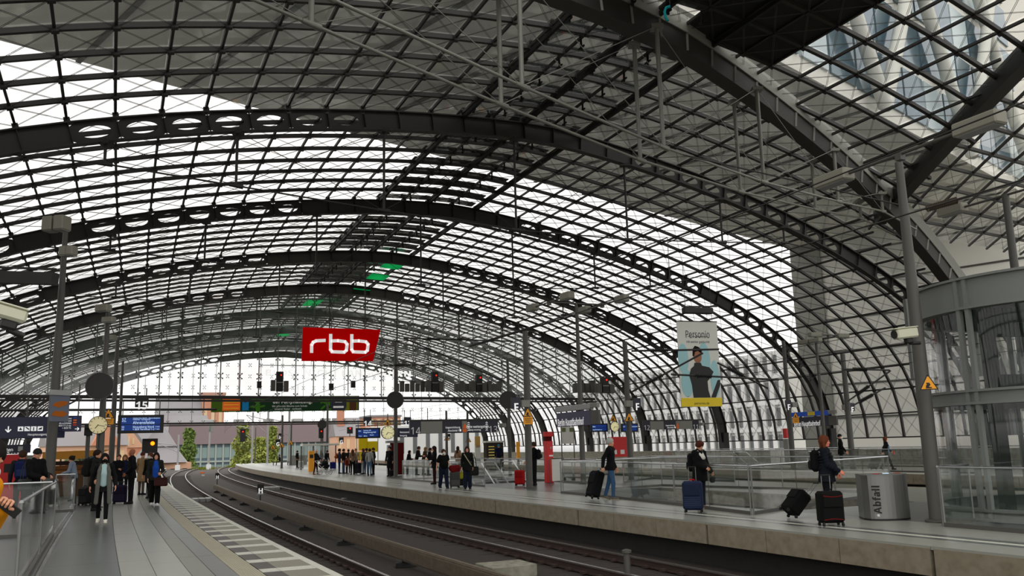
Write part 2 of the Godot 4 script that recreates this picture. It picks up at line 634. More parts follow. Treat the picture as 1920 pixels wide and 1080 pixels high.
func hole(s: float, o: float) -> bool: # stair and lift openings of the middle platform
	return (s > 3.0 and s < 11.6 and o > 15.0 and o < 21.0) or (s > 16.7 and s < 27.8 and o > 15.1 and o < 19.4) or (s > 37.2 and s < 42.0 and o > 15.1 and o < 19.3)

func platform_14(f: Node3D) -> void:
	var y := Y14
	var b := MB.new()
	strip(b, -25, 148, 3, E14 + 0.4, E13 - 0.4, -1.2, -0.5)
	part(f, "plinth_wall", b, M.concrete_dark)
	b = MB.new()
	# paving around the openings
	for row in [[E14 + 1.0, 15.0, false], [15.0, 19.4, true], [19.4, E13 - 0.25, false]]:
		var s := -24.0
		while s < 148.0:
			var ln := 2.4
			if not (row[2] and hole(s + 1.2, 16.0)):
				var t := MB.new()
				tile(t, s, minf(s + ln, 148.0), row[0], row[1], y, 0.4, 0.003)
				part(f, "paving_slab", t, M.granite_dark if row[2] else M.granite_light if row[0] < 13.0 else M.granite_mid)
			s += ln
	# walls of the openings
	b = MB.new()
	for h in [[4.8, 11.4], [16.8, 27.6], [37.5, 41.4]]:
		strip(b, h[0] - 0.3, h[1] + 0.6, 3, 15.0, 15.12, -1.4, y - 0.02)
		strip(b, h[0] - 0.3, h[1] + 0.6, 3, 19.3, 19.42, -1.4, y - 0.02)
	part(f, "opening_wall", b, M.concrete)
	# pale line between two dark bands, then the edge slabs
	for band in [[13.0, 13.25, "granite_dark"], [12.83, 13.0, "edge_light"], [12.62, 12.83, "granite_dark"], [E14 + 0.0, 12.62, "granite_light"]]:
		var t := MB.new()
		var s := -24.0
		while s < 148.0:
			strip(t, s + 0.006, minf(s + 5.66, 148) - 0.006, 2.9, band[0], band[1], y - 0.05, y + 0.006)
			s += 5.66
		part(f, "edge_band", t, M[band[2]])
	var s := -24.0
	var kk := 0
	while s < 148.0:
		var t := MB.new()
		strip(t, s + 0.01, s + 1.887 - (0.07 if kk % 3 == 2 else 0.008), 1.9, E14 - 0.01, E14 + 0.4, y - 0.44, y - 0.03)
		part(f, "edge_slab", t, M.fascia)
		s += 1.887
		kk += 1
	b = MB.new()
	strip(b, -24, 148, 3, E13 - 0.3, E13, y - 0.44, y + 0.004)
	part(f, "far_edge", b, M.fascia)

func rail_shape(mb_head: MB, mb_web: MB, s0: float, s1: float, o: float) -> void:
	var s := s0
	while s < s1:
		var e := minf(s + 2.5, s1)
		strip(mb_head, s, e, 2.5, o - 0.036, o + 0.036, RAIL_Y - 0.025, RAIL_Y)
		strip(mb_web, s, e, 2.5, o - 0.034, o + 0.034, RAIL_Y - 0.045, RAIL_Y - 0.026)
		strip(mb_web, s, e, 2.5, o - 0.009, o + 0.009, RAIL_Y - 0.14, RAIL_Y - 0.045)
		strip(mb_web, s, e, 2.5, o - 0.07, o + 0.07, RAIL_Y - 0.17, RAIL_Y - 0.14)
		s = e

func build_tracks() -> void:
	var names := [[5.401, "right rail of the nearest track, polished bright on top"], [3.901, "left rail of the nearest track, mostly hidden below the platform edge"], [9.37, "left rail of the second track, rusty brown with worn top"], [10.87, "right rail of the second track, along the dark platform wall"],
		[26.4, "nearer rail of the third track beyond the middle platform"], [27.9, "farther rail of the third track beyond the middle platform"], [30.2, "nearer rail of the fourth track before the far platform"], [31.7, "farther rail of the fourth track before the far platform"]]
	for e in names:
		var h := MB.new(); var w := MB.new()
		rail_shape(h, w, -20, 188, e[0])
		var t := thing("rail", e[1], "rail")
		part(t, "rail_head", h, M.rail_head)
		part(t, "rail_web", w, M.rail_web)
	# rail fastenings and joints of the slab track
	var clip := MB.new()
	for e in names:
		var s := 6.0
		while s < 60.0:
			for sg in [-1.0, 1.0]:
				clip.box(F(s, e[0] + sg * 0.11, RAIL_Y - 0.14), Vector3(0.1, 0.05, 0.14))
			s += 0.65
	part(get_node("floor_trackbed"), "rail_clip", clip, M.rail_web, "", true)
	var joints := MB.new()
	for o in [4.65, 10.12]:
		var s := 4.0
		while s < 120.0:
			strip(joints, s, s + 0.05, 1, o - 1.3, o + 1.3, BED_Y, BED_Y + 0.012)
			s += 1.3
	part(get_node("floor_trackbed"), "slab_joint", joints, M.sleeper, "", true)
	# covered conductor rail between the two tracks
	var c := thing("conductor_rail", "brown covered conductor rail on brackets between the two near tracks", "conductor rail")
	var s := -4.7
	while s < 66.0:
		var t := MB.new()
		for q in [[0.1, -0.84, -0.6], [0.075, -0.6, -0.565], [0.04, -0.565, -0.55], [0.08, -0.88, -0.84]]:
			strip(t, s + 0.012, s + 5.588, 2.8, 6.56 - q[0], 6.56 + q[0], q[1], q[2])
		part(c, "cover", t, M.rail_cover)
		t = MB.new()
		t.rope([P(s + 2.1, 6.3, BED_Y + 0.02), P(s + 2.1, 6.32, BED_Y + 0.08), P(s + 2.1, 6.44, BED_Y + 0.1), P(s + 2.1, 6.52, BED_Y + 0.22)], 0.04, 6)
		t.box(F(s + 2.1, 6.56, BED_Y + 0.06), Vector3(0.5, 0.1, 0.16))
		part(c, "bracket", t, M.black)
		s += 5.6

# ---------------------------------------------------------------- the roof
const RC := 18.058
const RA := 32.102
const RH := 13.99
const RN := 1.516
const RM := 2.363
const RY0 := 1.276
const SKEW := -0.136
const BAY := 14.0
const S2 := 32.01
var PO: PackedFloat64Array # offset and height of each purlin line (lower flange profile)
var PY: PackedFloat64Array
var NU: PackedVector2Array

func prof_y(o: float) -> float:
	var u := absf(o - RC) / RA
	return RY0 + RH * pow(maxf(0.0, 1.0 - pow(u, RN)), 1.0 / RM)

func prof_n(o: float) -> Vector2: # outward normal in (o, y)
	var e := 0.05
	var a := clampf(o - e, RC - RA, RC + RA); var b := clampf(o + e, RC - RA, RC + RA)
	var d := Vector2(b - a, prof_y(b) - prof_y(a)).normalized()
	return Vector2(-d.y, d.x)

func R(s: float, o: float, y: float) -> Vector3:
	var th := heading(s) + SKEW
	var p := P(s, 0)
	return Vector3(p.x + cos(th) * o, y, p.z + sin(th) * o)

func Rr(s: float, i: int, lift: float) -> Vector3:
	return R(s, PO[i] + NU[i].x * lift, PY[i] + NU[i].y * lift)

func make_profile() -> void:
	# equal steps of 1.54 m along the arc, counted from the left foot
	PO = []; PY = []; NU = []
	var acc := 0.0
	var next := 0.9
	var po := RC - RA
	var py := prof_y(po)
	var steps := 16000
	for i in range(1, steps + 1):
		var t := -1.0 + 2.0 * i / steps
		var u := signf(t) * (1.0 - pow(1.0 - absf(t), 2.2))
		var o := RC + RA * u
		var y := prof_y(o)
		acc += Vector2(o - po, y - py).length()
		po = o; py = y
		if acc >= next:
			PO.append(o); PY.append(y); NU.append(prof_n(o))
			next += 1.5425

func groin(s: float) -> float: # offset at which the barrel meets the crossing vault
	return 29.7 + (s - 14.8) * 0.565

func edge_s(o: float) -> float: # where the boundary arch of the crossing stands
	return 19.9 + (o - 12.2) * 0.268

func build_roof() -> void:
	make_profile()
	var roof := struct("ceiling", "arched steel and glass barrel roof over the platforms")
	var nP := PO.size()
	var lift := 0.95
	# purlins run with the tracks
	for i in nP:
		var b := MB.new()
		var s := -2.0
		while s < 130.0:
			var e := minf(s + 3.5, 130.6)
			if not (PO[i] > groin((s + e) * 0.5) and s < 27.5):
				b.bar(Rr(s, i, lift), Rr(e, i, lift), 0.085, 0.1, Rr(s, i, lift + 1.0) - Rr(s, i, lift))
			s = e
		if b.v.size(): part(roof, "purlin", b, M.roof_steel)
	# ribs follow the arch
	var k := -19
	while k <= 56:
		var s := S2 + k * BAY / 8.0
		if s > 130.7: break
		if posmod(k, 8) == 0 and k >= 0:
			k += 1
			continue
		var b := MB.new()
		for i in nP - 1:
			if PO[i] > groin(s) and s < 27.5: continue
			b.bar(Rr(s, i, lift - 0.02), Rr(s, i + 1, lift - 0.02), 0.15, 0.15, Rr(s, i, lift + 1.0) - Rr(s, i, lift))
		part(roof, "rib", b, M.roof_steel)
		k += 1
	# panes, cross cables and clamps
	var rest := MB.new(); var cab := MB.new(); var clamp := MB.new(); var dark := MB.new(); var shown := 0
	k = -19
	while k <= 55:
		var s := S2 + k * BAY / 8.0
		var e := s + BAY / 8.0
		for i in nP - 1:
			if PO[i] > groin(s) and s < 27.5: continue
			var big := s > 17.0 and s < 40.0 and shown < 299
			var m := MB.new() if big else rest
			var g := 0.03
			var a := Rr(s + g, i, lift + 0.12); var b := Rr(s + g, i + 1, lift + 0.12); var c := Rr(e - g, i + 1, lift + 0.12); var d := Rr(e - g, i, lift + 0.12)
			var up := (Rr(s, i, lift + 0.135) - Rr(s, i, lift + 0.12))
			var ia := (b - a) * 0.02
			if not big: m.quad(a + ia, b - ia, c - ia, d + ia)
			else: m.hexa([a + ia, b - ia, c - ia, d + ia, a + ia + up, b - ia + up, c - ia + up, d + ia + up])
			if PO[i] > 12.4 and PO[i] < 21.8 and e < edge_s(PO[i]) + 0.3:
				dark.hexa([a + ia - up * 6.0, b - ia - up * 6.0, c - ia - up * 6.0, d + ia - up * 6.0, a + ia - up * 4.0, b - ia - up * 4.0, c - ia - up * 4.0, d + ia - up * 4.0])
			if big:
				part(roof, "glass_pane", m, M.roof_glass)
				shown += 1
			if s > 12.0:
				var q0 := Rr(s, i, lift - 0.06); var q1 := Rr(s, i + 1, lift - 0.06); var q2 := Rr(e, i + 1, lift - 0.06); var q3 := Rr(e, i, lift - 0.06)
				if s < 80.0:
					var sh := (q3 - q0).normalized() * 0.035
					for z in [-1.0, 1.0]:
						cab.tube(q0 + sh * z, q2 + sh * z, 0.009, -1, 3, false)
						cab.tube(q3 + sh * z, q1 + sh * z, 0.009, -1, 3, false)
				else:
					cab.tube(q0, q2, 0.011, -1, 3, false)
					cab.tube(q3, q1, 0.011, -1, 3, false)
				if s < 75.0:
					clamp.box(Transform3D(Basis((q3 - q0).normalized(), (q1 - q0).normalized(), (q3 - q0).normalized().cross((q1 - q0).normalized())), q0), Vector3(0.2, 0.2, 0.16))
		k += 1
	part(roof, "glass_pane", rest, M.roof_sheet, "", true)
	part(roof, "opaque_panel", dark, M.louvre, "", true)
	part(roof, "cross_cable", cab, M.bracing, "", true)
	part(roof, "cable_clamp", clamp, M.roof_steel, "", true)
	# dark band of ventilation louvres right of the crown
	var lo := -1
	for i in nP:
		if PO[i] > 13.2 and lo < 0: lo = i
	var covers := [[61.5, lo + 3, 2.4], [66.5, lo + 3, 2.4], [73.6, lo + 3, 2.2], [80.5, lo + 1, 3.4], [105.0, lo + 1, 3.4], [116.0, lo + 1, 4.5]]
	var far := MB.new()
	k = -10
	while k <= 55:
		var s := S2 + k * BAY / 8.0
		for i in range(lo, lo + 4):
			if covers.any(func(q): return i == q[1] and s + 0.8 > q[0] and s < q[0] + q[2]): continue
			var m := MB.new() if s < 76.0 else far
			var a := Rr(s - 0.1, i, lift + 0.2); var b := Rr(s - 0.1, i + 1, lift + 0.2); var c := Rr(s + 0.72, i + 1, lift + 0.2); var d := Rr(s + 0.72, i, lift + 0.2)
			var up := Rr(s, i, lift + 0.24) - Rr(s, i, lift + 0.2)
			m.hexa([a, b, c, d, a + up, b + up, c + up, d + up])
			m.bar(Rr(s + 0.5, i, lift - 0.45), Rr(s + 0.5, i, lift + 0.1), 0.08, 0.08, Vector3.RIGHT)
			m.bar(Rr(s + 0.3, i, lift - 0.35), Rr(s + 0.7, i, lift - 0.35), 0.05, 0.06)
			if s < 76.0: part(roof, "louvre_plate", m, M.louvre)
		k += 1
	part(roof, "louvre_plate", far, M.louvre, "", true)
	var wk := MB.new()
	for i in [lo, lo + 2, lo + 4]:
		var s := 16.0
		while s < 130.0:
			wk.bar(Rr(s, i, lift - 0.2), Rr(s + 3.5, i, lift - 0.2), 0.12, 0.16, Vector3.UP)
			s += 3.5
	part(roof, "service_rail", wk, M.louvre)
	# green covers under a few louvres
	for q in covers:
		var b := MB.new()
		var a0 := Rr(q[0], q[1], lift - 0.5); var a1 := Rr(q[0], q[1] + 1, lift - 0.5); var a2 := Rr(q[0] + q[2], q[1] + 1, lift - 0.5); var a3 := Rr(q[0] + q[2], q[1], lift - 0.5)
		var up := Vector3(0, 0.03, 0)
		b.hexa([a0, a1, a2, a3, a0 + up, a1 + up, a2 + up, a3 + up])
		part(roof, "green_cover", b, M.green_film, "translucent green cover sheet")
	# main arches with their hangers
	for j in 8:
		arch(roof, S2 + j * BAY, j)
	edge_arch(roof)
	cross_vault(roof)

func arch(roof: Node3D, s: float, j: int) -> void:
	var nP := PO.size()
	var b := MB.new()
	var depth := 0.78
	var dirs := (R(s + 0.5, 0, 0) - R(s - 0.5, 0, 0)).normalized()
	var web := 0.03
	var hw := 0.17
	for i in nP - 1:
		# flanges
		var n0 := Rr(s, i, 1.0) - Rr(s, i, 0.0)
		for lv in [0.0, depth]:
			b.bar(Rr(s, i, lv), Rr(s, i + 1, lv), hw * 2.0, 0.05, n0)
		var solid: bool = PO[i] > 9.0 and PO[i] < 23.0 or i % 9 == 4 and false or (PO[i] < -6.0 and i % 3 != 1 and false)
		if i < 3 or i > nP - 5: solid = true
		if PO[i] > -4.6 and PO[i] < -2.4: solid = true
		if PO[i] > 37.0 and PO[i] < 40.0: solid = true
		var mid0 := Rr(s, i, 0.025); var mid1 := Rr(s, i + 1, 0.025)
		var top0 := Rr(s, i, depth - 0.025); var top1 := Rr(s, i + 1, depth - 0.025)
		var w := dirs * web * 0.5
		if solid:
			b.hexa([mid0 - w, mid1 - w, mid1 + w, mid0 + w, top0 - w, top1 - w, top1 + w, top0 + w])
		else:
			# web with an oval opening: fan of quads between the rim and the oval
			var cx := (mid0 + mid1 + top0 + top1) * 0.25
			var ex := (mid1 - mid0) * 0.5; var ey := (top0 - mid0) * 0.5
			var K := 20
			for q in K:
				var pts := []
				for t in [TAU * q / K, TAU * (q + 1) / K]:
					var cs := cos(t); var sn := sin(t)
					var m := 1.0 / maxf(absf(cs), absf(sn))
					pts.append(cx + ex * cs * m + ey * sn * m)
					pts.append(cx + ex * cs * 0.69 + ey * sn * 0.6)
				for sd in [-1.0, 1.0]:
					if sd < 0: b.quad(pts[0] + w * sd, pts[2] + w * sd, pts[3] + w * sd, pts[1] + w * sd)
					else: b.quad(pts[1] + w * sd, pts[3] + w * sd, pts[2] + w * sd, pts[0] + w * sd)
				b.quad(pts[1] - w, pts[3] - w, pts[3] + w, pts[1] + w)
		# stiffener at each purlin
		b.bar(Rr(s, i, 0.0), Rr(s, i, depth + 0.12), 0.02, hw * 1.7, dirs)
	var a := part(roof, "main_arch", b, M.arch_steel)
	# feet
	var foot := MB.new()
	for sg in [0, nP - 1]:
		var p := Rr(s, sg, 0.4)
		foot.bar(Vector3(p.x, -1.0, p.z), p + Vector3(0, 0.8, 0), 0.5, 0.9, dirs)
	part(a, "arch_foot", foot, M.arch_steel)
	if j > 4: return
	hangers(a, s, 0.0)

const HO := [-0.35, 4.1, 10.0, 16.3, 22.6, 28.9, 33.6]
const HD := [0.8, 2.1, 3.4, 4.2, 3.75, 2.35, 0.9]

func hangers(a: Node3D, s: float, slope: float) -> void:
	var hv := 1.0 if slope == 0.0 else 1.4
	var hm: Material = M.arch_steel if slope == 0.0 else M.rod_steel
	var rods := MB.new(); var struts := MB.new(); var nodes := MB.new()
	var low := [R(s + slope * (-3.2 - 12.2), -3.2, prof_y(-3.2))]
	var tops := [low[0]]
	for q in HO.size():
		var ss: float = s + slope * (HO[q] - 12.2)
		var t := R(ss, HO[q], prof_y(HO[q]))
		var l := t - Vector3(0, HD[q], 0)
		tops.append(t); low.append(l)
		struts.tube(t + Vector3(0, 0.1, 0), l, 0.055 * hv, 0.048 * hv, 10)
		nodes.tube(l - (low[-2] - l).normalized() * 0.25, l + (low[-2] - l).normalized() * 0.25, 0.09, 0.06, 8)
		nodes.cube(t - Vector3(0, 0.05, 0), Vector3(0.4, 0.12, 0.4))
	low.append(R(s + slope * (37.6 - 12.2), 37.6, prof_y(37.6)))
	tops.append(low[-1])
	for q in low.size() - 1:
		rods.tube(low[q], low[q + 1], 0.032 * hv, -1, 6, false)
		if q > 0 and q < low.size() - 1:
			if q + 1 < tops.size() - 1: rods.tube(low[q], tops[q + 1], 0.014, -1, 5, false)
			if q > 1: rods.tube(low[q], tops[q - 1], 0.014, -1, 5, false)
	part(a, "hanger_strut", struts, hm)
	part(a, "tie_rod", rods, hm)
	part(a, "tie_node", nodes, hm)

func edge_arch(roof: Node3D) -> void:
	# the deep box beam on which the barrel meets the crossing
	var b := MB.new(); var lip := MB.new()
	var prev := []
	var nP := PO.size()
	for i in nP:
		var s := edge_s(PO[i])
		var c := []
		for q in [[-0.35, -0.1], [0.35, -0.1], [0.35, 1.25], [-0.35, 1.25]]:
			c.append(Rr(s + q[0], i, q[1]))
		if prev.size():
			b.hexa([prev[0], c[0], c[1], prev[1], prev[3], c[3], c[2], prev[2]])
		prev = c
	var a := part(roof, "boundary_arch", b, M.arch_steel)
	for i in nP - 1:
		var s0 := edge_s(PO[i]); var s1 := edge_s(PO[i + 1])
		lip.bar(Rr(s0 - 0.4, i, 0.92), Rr(s1 - 0.4, i + 1, 0.92), 0.05, 0.62, Rr(s0, i, 1.0) - Rr(s0, i, 0.0))
		lip.bar(Rr(s0 - 0.38, i, -0.05), Rr(s0 - 0.38, i, 0.6), 0.035, 0.08, Vector3.RIGHT)
	part(a, "flange", lip, M.panel_grey)
	hangers(a, 19.2, 0.268)
	# second plane of ties just before it
	hangers(a, 20.6, 0.268)

func VY(s: float) -> float:
	return prof_y(minf(groin(s), RC + RA)) + 1.0

func cross_vault(roof: Node3D) -> void:
	# groin beam, then the crossing vault beyond it
	var b := MB.new()
	var s := -2.0
	while s < 28.0:
		b.bar(R(s, groin(s), VY(s) - 0.1), R(s + 2.0, groin(s + 2.0), VY(s + 2.0) - 0.1), 0.55, 0.75)
		s += 2.0
	part(roof, "groin_beam", b, M.beam_dark)
	var bars := MB.new(); var panes := MB.new(); var cab := MB.new()
	s = -2.0
	while s < 27.9:
		var e := s + 1.75
		var o0 := groin(s)
		var o := o0
		bars.bar(R(s, o0, VY(s)), R(s, 66, VY(s)), 0.14, 0.14)
		while o < 66.0:
			var f := o + 1.9
			bars.bar(R(s, o, VY(s)), R(e, o + groin(e) - groin(s), VY(e)), 0.1, 0.1)
			var d := groin(e) - groin(s)
			var p := [R(s, o, VY(s) + 0.12), R(s, f, VY(s) + 0.12), R(e, f + d, VY(e) + 0.12), R(e, o + d, VY(e) + 0.12)]
			panes.quad(p[0], p[1], p[2], p[3])
			cab.tube(p[0], p[2], 0.012, -1, 3, false)
			cab.tube(p[1], p[3], 0.012, -1, 3, false)
			o = f
		s = e
	part(roof, "vault_rib", bars, M.roof_steel, "", true)
	part(roof, "vault_pane", panes, M.roof_sheet, "", true)
	part(roof, "cross_cable", cab, M.bracing, "", true)
	# row of fins standing between the vault and the lift tower
	for i in 9:
		b = MB.new()
		var q := R(27.5 - i * 1.1, 38.0 + i * 1.4, 0)
		b.bar(q + Vector3(0, 4.5, 0), q + Vector3(0, 8.6, 0), 0.35, 0.12, Vector3.RIGHT)
		part(roof, "facade_fin", b, M.lift_grey)

# ---------------------------------------------------------------- glazed aprons hung under the arches
func build_gables() -> void:
	gable("window_1", S2 + 3 * BAY, 6.2, "wide glazed apron hung from the arch behind the red banner")
	gable("window_2", S2 + 7 * BAY + 0.4, 5.95, "far glazed apron closing the end of the roof")

func gable(called: String, s: float, sill: float, label: String) -> void:
	var w := struct(called, label)
	var near := s < 90.0
	var lines := []
	var o := RC - RA + 1.2
	var cols := 40
	var step := (2 * RA - 2.4) / cols
	for i in cols + 1:
		lines.append(RC - RA + 1.2 + step * i)
	var rows := []
	var y := sill
	while y < RY0 + RH + 0.3:
		rows.append(y); y += 1.62
	rows.append(y)
	var spid := MB.new()
	var vt := []
	for i in cols + 1:
		var m := MB.new()
		var top := prof_y(lines[i]) + 0.1
		if top < sill + 0.3: continue
		if not near and i % 2: continue
		m.tube(R(s + 0.16, lines[i], sill), R(s + 0.16, lines[i], top), 0.045 if near else 0.03, -1, 6, false)
		part(w, "mullion", m, M.post_grey)
	var farp := MB.new()
	for i in cols:
		for r in rows.size() - 1:
			var t0 := prof_y(lines[i]) + 0.1; var t1 := prof_y(lines[i + 1]) + 0.1
			var y0: float = rows[r]
			if y0 > maxf(t0, t1): continue
			var a := R(s, lines[i] + 0.012, minf(y0 + 0.012, t0)); var b := R(s, lines[i + 1] - 0.012, minf(y0 + 0.012, t1))
			var c := R(s, lines[i + 1] - 0.012, minf(rows[r + 1] - 0.012, t1)); var d := R(s, lines[i] + 0.012, minf(rows[r + 1] - 0.012, t0))
			var n := (R(s + 0.02, 0, 0) - R(s, 0, 0))
			if (c - a).cross(d - b).length() < 0.02: continue
			var m := MB.new() if near else farp
			if near: m.hexa([a, b, b + n, a + n, d, c, c + n, d + n])
			else: m.quad(a, b, c, d)
			if near: part(w, "glass_pane", m, M.gable_glass)
			# four-armed point fixings
			if y0 < t0 and r > 0 or r == 0:
				var h := R(s + 0.1, lines[i], y0)
				var ar := 0.2
				var ux := (R(s, lines[i] + 1, 0) - R(s, lines[i], 0)).normalized()
				for sg in [[1, 1], [1, -1], [-1, 1], [-1, -1]]:
					var tip: Vector3 = R(s + 0.03, lines[i], y0) + ux * ar * sg[0] * 0.75 + Vector3(0, ar * sg[1], 0)
					spid.tube(h, tip, 0.022, 0.022, 4, false)
					spid.box(Transform3D(Basis(), tip), Vector3(0.1, 0.1, 0.1))
	if not near: part(w, "glass_pane", farp, M.far_glass, "", true)
	part(w, "point_fixing", spid, M.black, "", true)
	# sill beam with a walkway
	var b := MB.new()
	var q := RC - RA + 2.0
	var dl: float = 1.0 if near else 1.0
	var lft := -13.5
	var rgt := 44.0 if near else 47.0
	b.bar(R(s, lft, sill - 0.12), R(s, rgt, sill - 0.12), 0.5, 0.24)
	b.bar(R(s - 0.55, lft, sill - 0.42), R(s - 0.55, rgt, sill - 0.42), 0.14, 0.16)
	part(w, "sill_beam", b, M.beam_dark)
	b = MB.new()
	for i in range(0, cols, 1):
		b.bar(R(s - 0.55, lines[i], sill - 0.42), R(s, lines[i], sill - 0.1), 0.06, 0.06)
	part(w, "bracket", b, M.beam_dark, "", true)
	# wind bracing between the hangers, in front of the glass
	if near:
		b = MB.new()
		for yy in [sill + 1.62 * 2 + 0.5, sill + 1.62 * 4]:
			b.tube(R(s - 0.25, -2, yy), R(s - 0.25, 38, yy), 0.035, -1, 6, false)
		part(w, "wind_tube", b, M.post_grey)

# ---------------------------------------------------------------- fields: rounded bodies meshed as surface nets
class Field:
	var o: Vector3
	var h: float
	var nx: int
	var ny: int
	var nz: int
	var d: PackedFloat32Array
	func _init(lo: Vector3, hi: Vector3, cell: float) -> void:
		o = lo - Vector3.ONE * cell * 1.5
		h = cell
		nx = int((hi.x - lo.x) / cell) + 5
		ny = int((hi.y - lo.y) / cell) + 5
		nz = int((hi.z - lo.z) / cell) + 5
		d.resize(nx * ny * nz)
		d.fill(1.0)
	func rng_(lo: Vector3, hi: Vector3) -> Array:
		var a := (lo - o) / h
		var b := (hi - o) / h
		return [maxi(0, int(floor(a.x))), mini(nx - 1, int(ceil(b.x))), maxi(0, int(floor(a.y))), mini(ny - 1, int(ceil(b.y))), maxi(0, int(floor(a.z))), mini(nz - 1, int(ceil(b.z)))]
	func cap(a: Vector3, b: Vector3, ra: float, rb: float, k := 0.03, flat := 1.0) -> void: # tapered capsule; flat < 1 squeezes it along z
		var m := maxf(ra, rb) + k + h * 1.5
		var g := rng_(a.min(b) - Vector3.ONE * m, a.max(b) + Vector3.ONE * m)
		var ab := b - a
		ab.z /= flat
		var l2 := maxf(ab.length_squared(), 1e-8)
		for y in range(g[2], g[3] + 1):
			for z in range(g[4], g[5] + 1):
				var at := (y * nz + z) * nx
				var py := o.y + y * h - a.y
				var pz := (o.z + z * h - a.z) / flat
				for x in range(g[0], g[1] + 1):
					var px := o.x + x * h - a.x
					var t := clampf((px * ab.x + py * ab.y + pz * ab.z) / l2, 0.0, 1.0)
					var qx := px - ab.x * t
					var qy := py - ab.y * t
					var qz := pz - ab.z * t
					var f := sqrt(qx * qx + qy * qy + qz * qz) - (ra + (rb - ra) * t)
					var e := d[at + x]
					var w := k - absf(f - e)
					d[at + x] = minf(f, e) - (w * w * 0.25 / k if w > 0.0 else 0.0)
	func ell(c: Vector3, r: Vector3, k := 0.02, minus := false, tilt := 0.0) -> void:
		var m := maxf(r.x, maxf(r.y, r.z)) + k + h * 1.5
		var g := rng_(c - Vector3.ONE * m, c + Vector3.ONE * m)
		var s := minf(r.x, minf(r.y, r.z))
		var ct := cos(tilt)
		var sn := sin(tilt)
		for y in range(g[2], g[3] + 1):
			for z in range(g[4], g[5] + 1):
				var at := (y * nz + z) * nx
				var ay := o.y + y * h - c.y
				var az := o.z + z * h - c.z
				var qy := (ay * ct + az * sn) / r.y
				var qz := (az * ct - ay * sn) / r.z
				for x in range(g[0], g[1] + 1):
					var qx := (o.x + x * h - c.x) / r.x
					var f := (sqrt(qx * qx + qy * qy + qz * qz) - 1.0) * s
					var e := d[at + x]
					if minus:
						f = -f
						var w := k - absf(f - e)
						d[at + x] = maxf(f, e) + (w * w * 0.25 / k if w > 0.0 else 0.0)
					else:
						var w := k - absf(f - e)
						d[at + x] = minf(f, e) - (w * w * 0.25 / k if w > 0.0 else 0.0)
	func clip(n: Vector3, at_: Vector3) -> void: # remove what lies on the side n points to
		for y in ny:
			for z in nz:
				var at := (y * nz + z) * nx
				var b := (o.y + y * h - at_.y) * n.y + (o.z + z * h - at_.z) * n.z
				for x in nx:
					d[at + x] = maxf(d[at + x], (o.x + x * h - at_.x) * n.x + b)
	func emit(mb: MB, t := Transform3D()) -> void:
		var sy := nz * nx
		var sz := nx
		var far := h * 2.6
		var id := {}
		var pos := PackedVector3Array()
		var nor := PackedVector3Array()
		for y in ny - 1:
			for z in nz - 1:
				var at := y * sy + z * sz
				for x in nx - 1:
					var i := at + x
					var a := d[i]
					if a > far or a < -far: continue
					var b := d[i + 1]; var c := d[i + sz]; var e := d[i + sz + 1]
					var f := d[i + sy]; var g := d[i + sy + 1]; var u := d[i + sy + sz]; var w := d[i + sy + sz + 1]
					var neg := int(a < 0) + int(b < 0) + int(c < 0) + int(e < 0) + int(f < 0) + int(g < 0) + int(u < 0) + int(w < 0)
					if neg == 0 or neg == 8: continue
					var sum := Vector3()
					var k := 0
					if (a < 0) != (b < 0): sum += Vector3(a / (a - b), 0, 0); k += 1
					if (c < 0) != (e < 0): sum += Vector3(c / (c - e), 0, 1); k += 1
					if (f < 0) != (g < 0): sum += Vector3(f / (f - g), 1, 0); k += 1
					if (u < 0) != (w < 0): sum += Vector3(u / (u - w), 1, 1); k += 1
					if (a < 0) != (f < 0): sum += Vector3(0, a / (a - f), 0); k += 1
					if (b < 0) != (g < 0): sum += Vector3(1, b / (b - g), 0); k += 1
					if (c < 0) != (u < 0): sum += Vector3(0, c / (c - u), 1); k += 1
					if (e < 0) != (w < 0): sum += Vector3(1, e / (e - w), 1); k += 1
					if (a < 0) != (c < 0): sum += Vector3(0, 0, a / (a - c)); k += 1
					if (b < 0) != (e < 0): sum += Vector3(1, 0, b / (b - e)); k += 1
					if (f < 0) != (u < 0): sum += Vector3(0, 1, f / (f - u)); k += 1
					if (g < 0) != (w < 0): sum += Vector3(1, 1, g / (g - w)); k += 1
					id[i] = pos.size()
					pos.append(t * (o + (Vector3(x, y, z) + sum / k) * h))
					var gr := Vector3(b + e + g + w - a - c - f - u, f + g + u + w - a - b - c - e, c + e + u + w - a - b - f - g)
					nor.append((t.basis * gr).normalized())
		for i in id:
			var a := d[i]
			var x: int = i % nx
			var z: int = (i / nx) % nz
			var y: int = i / sy
			if y > 0 and z > 0 and (a < 0) != (d[i + 1] < 0):
				_q(mb, pos, nor, id[i - sy - sz], id[i - sz], id[i], id[i - sy], a < 0)
			if x > 0 and z > 0 and (a < 0) != (d[i + sy] < 0):
				_q(mb, pos, nor, id[i - 1 - sz], id[i - 1], id[i], id[i - sz], a < 0)
			if x > 0 and y > 0 and (a < 0) != (d[i + sz] < 0):
				_q(mb, pos, nor, id[i - 1 - sy], id[i - sy], id[i], id[i - 1], a < 0)
	func _q(mb: MB, p: PackedVector3Array, n: PackedVector3Array, a: int, b: int, c: int, e: int, fwd: bool) -> void:
		if fwd:
			mb.tri_n(p[a], p[b], p[c], n[a], n[b], n[c]); mb.tri_n(p[a], p[c], p[e], n[a], n[c], n[e])
		else:
			mb.tri_n(p[a], p[c], p[b], n[a], n[c], n[b]); mb.tri_n(p[a], p[e], p[c], n[a], n[e], n[c])

# templates shared by everybody: heads, hands, shoes, hair
var T := {}

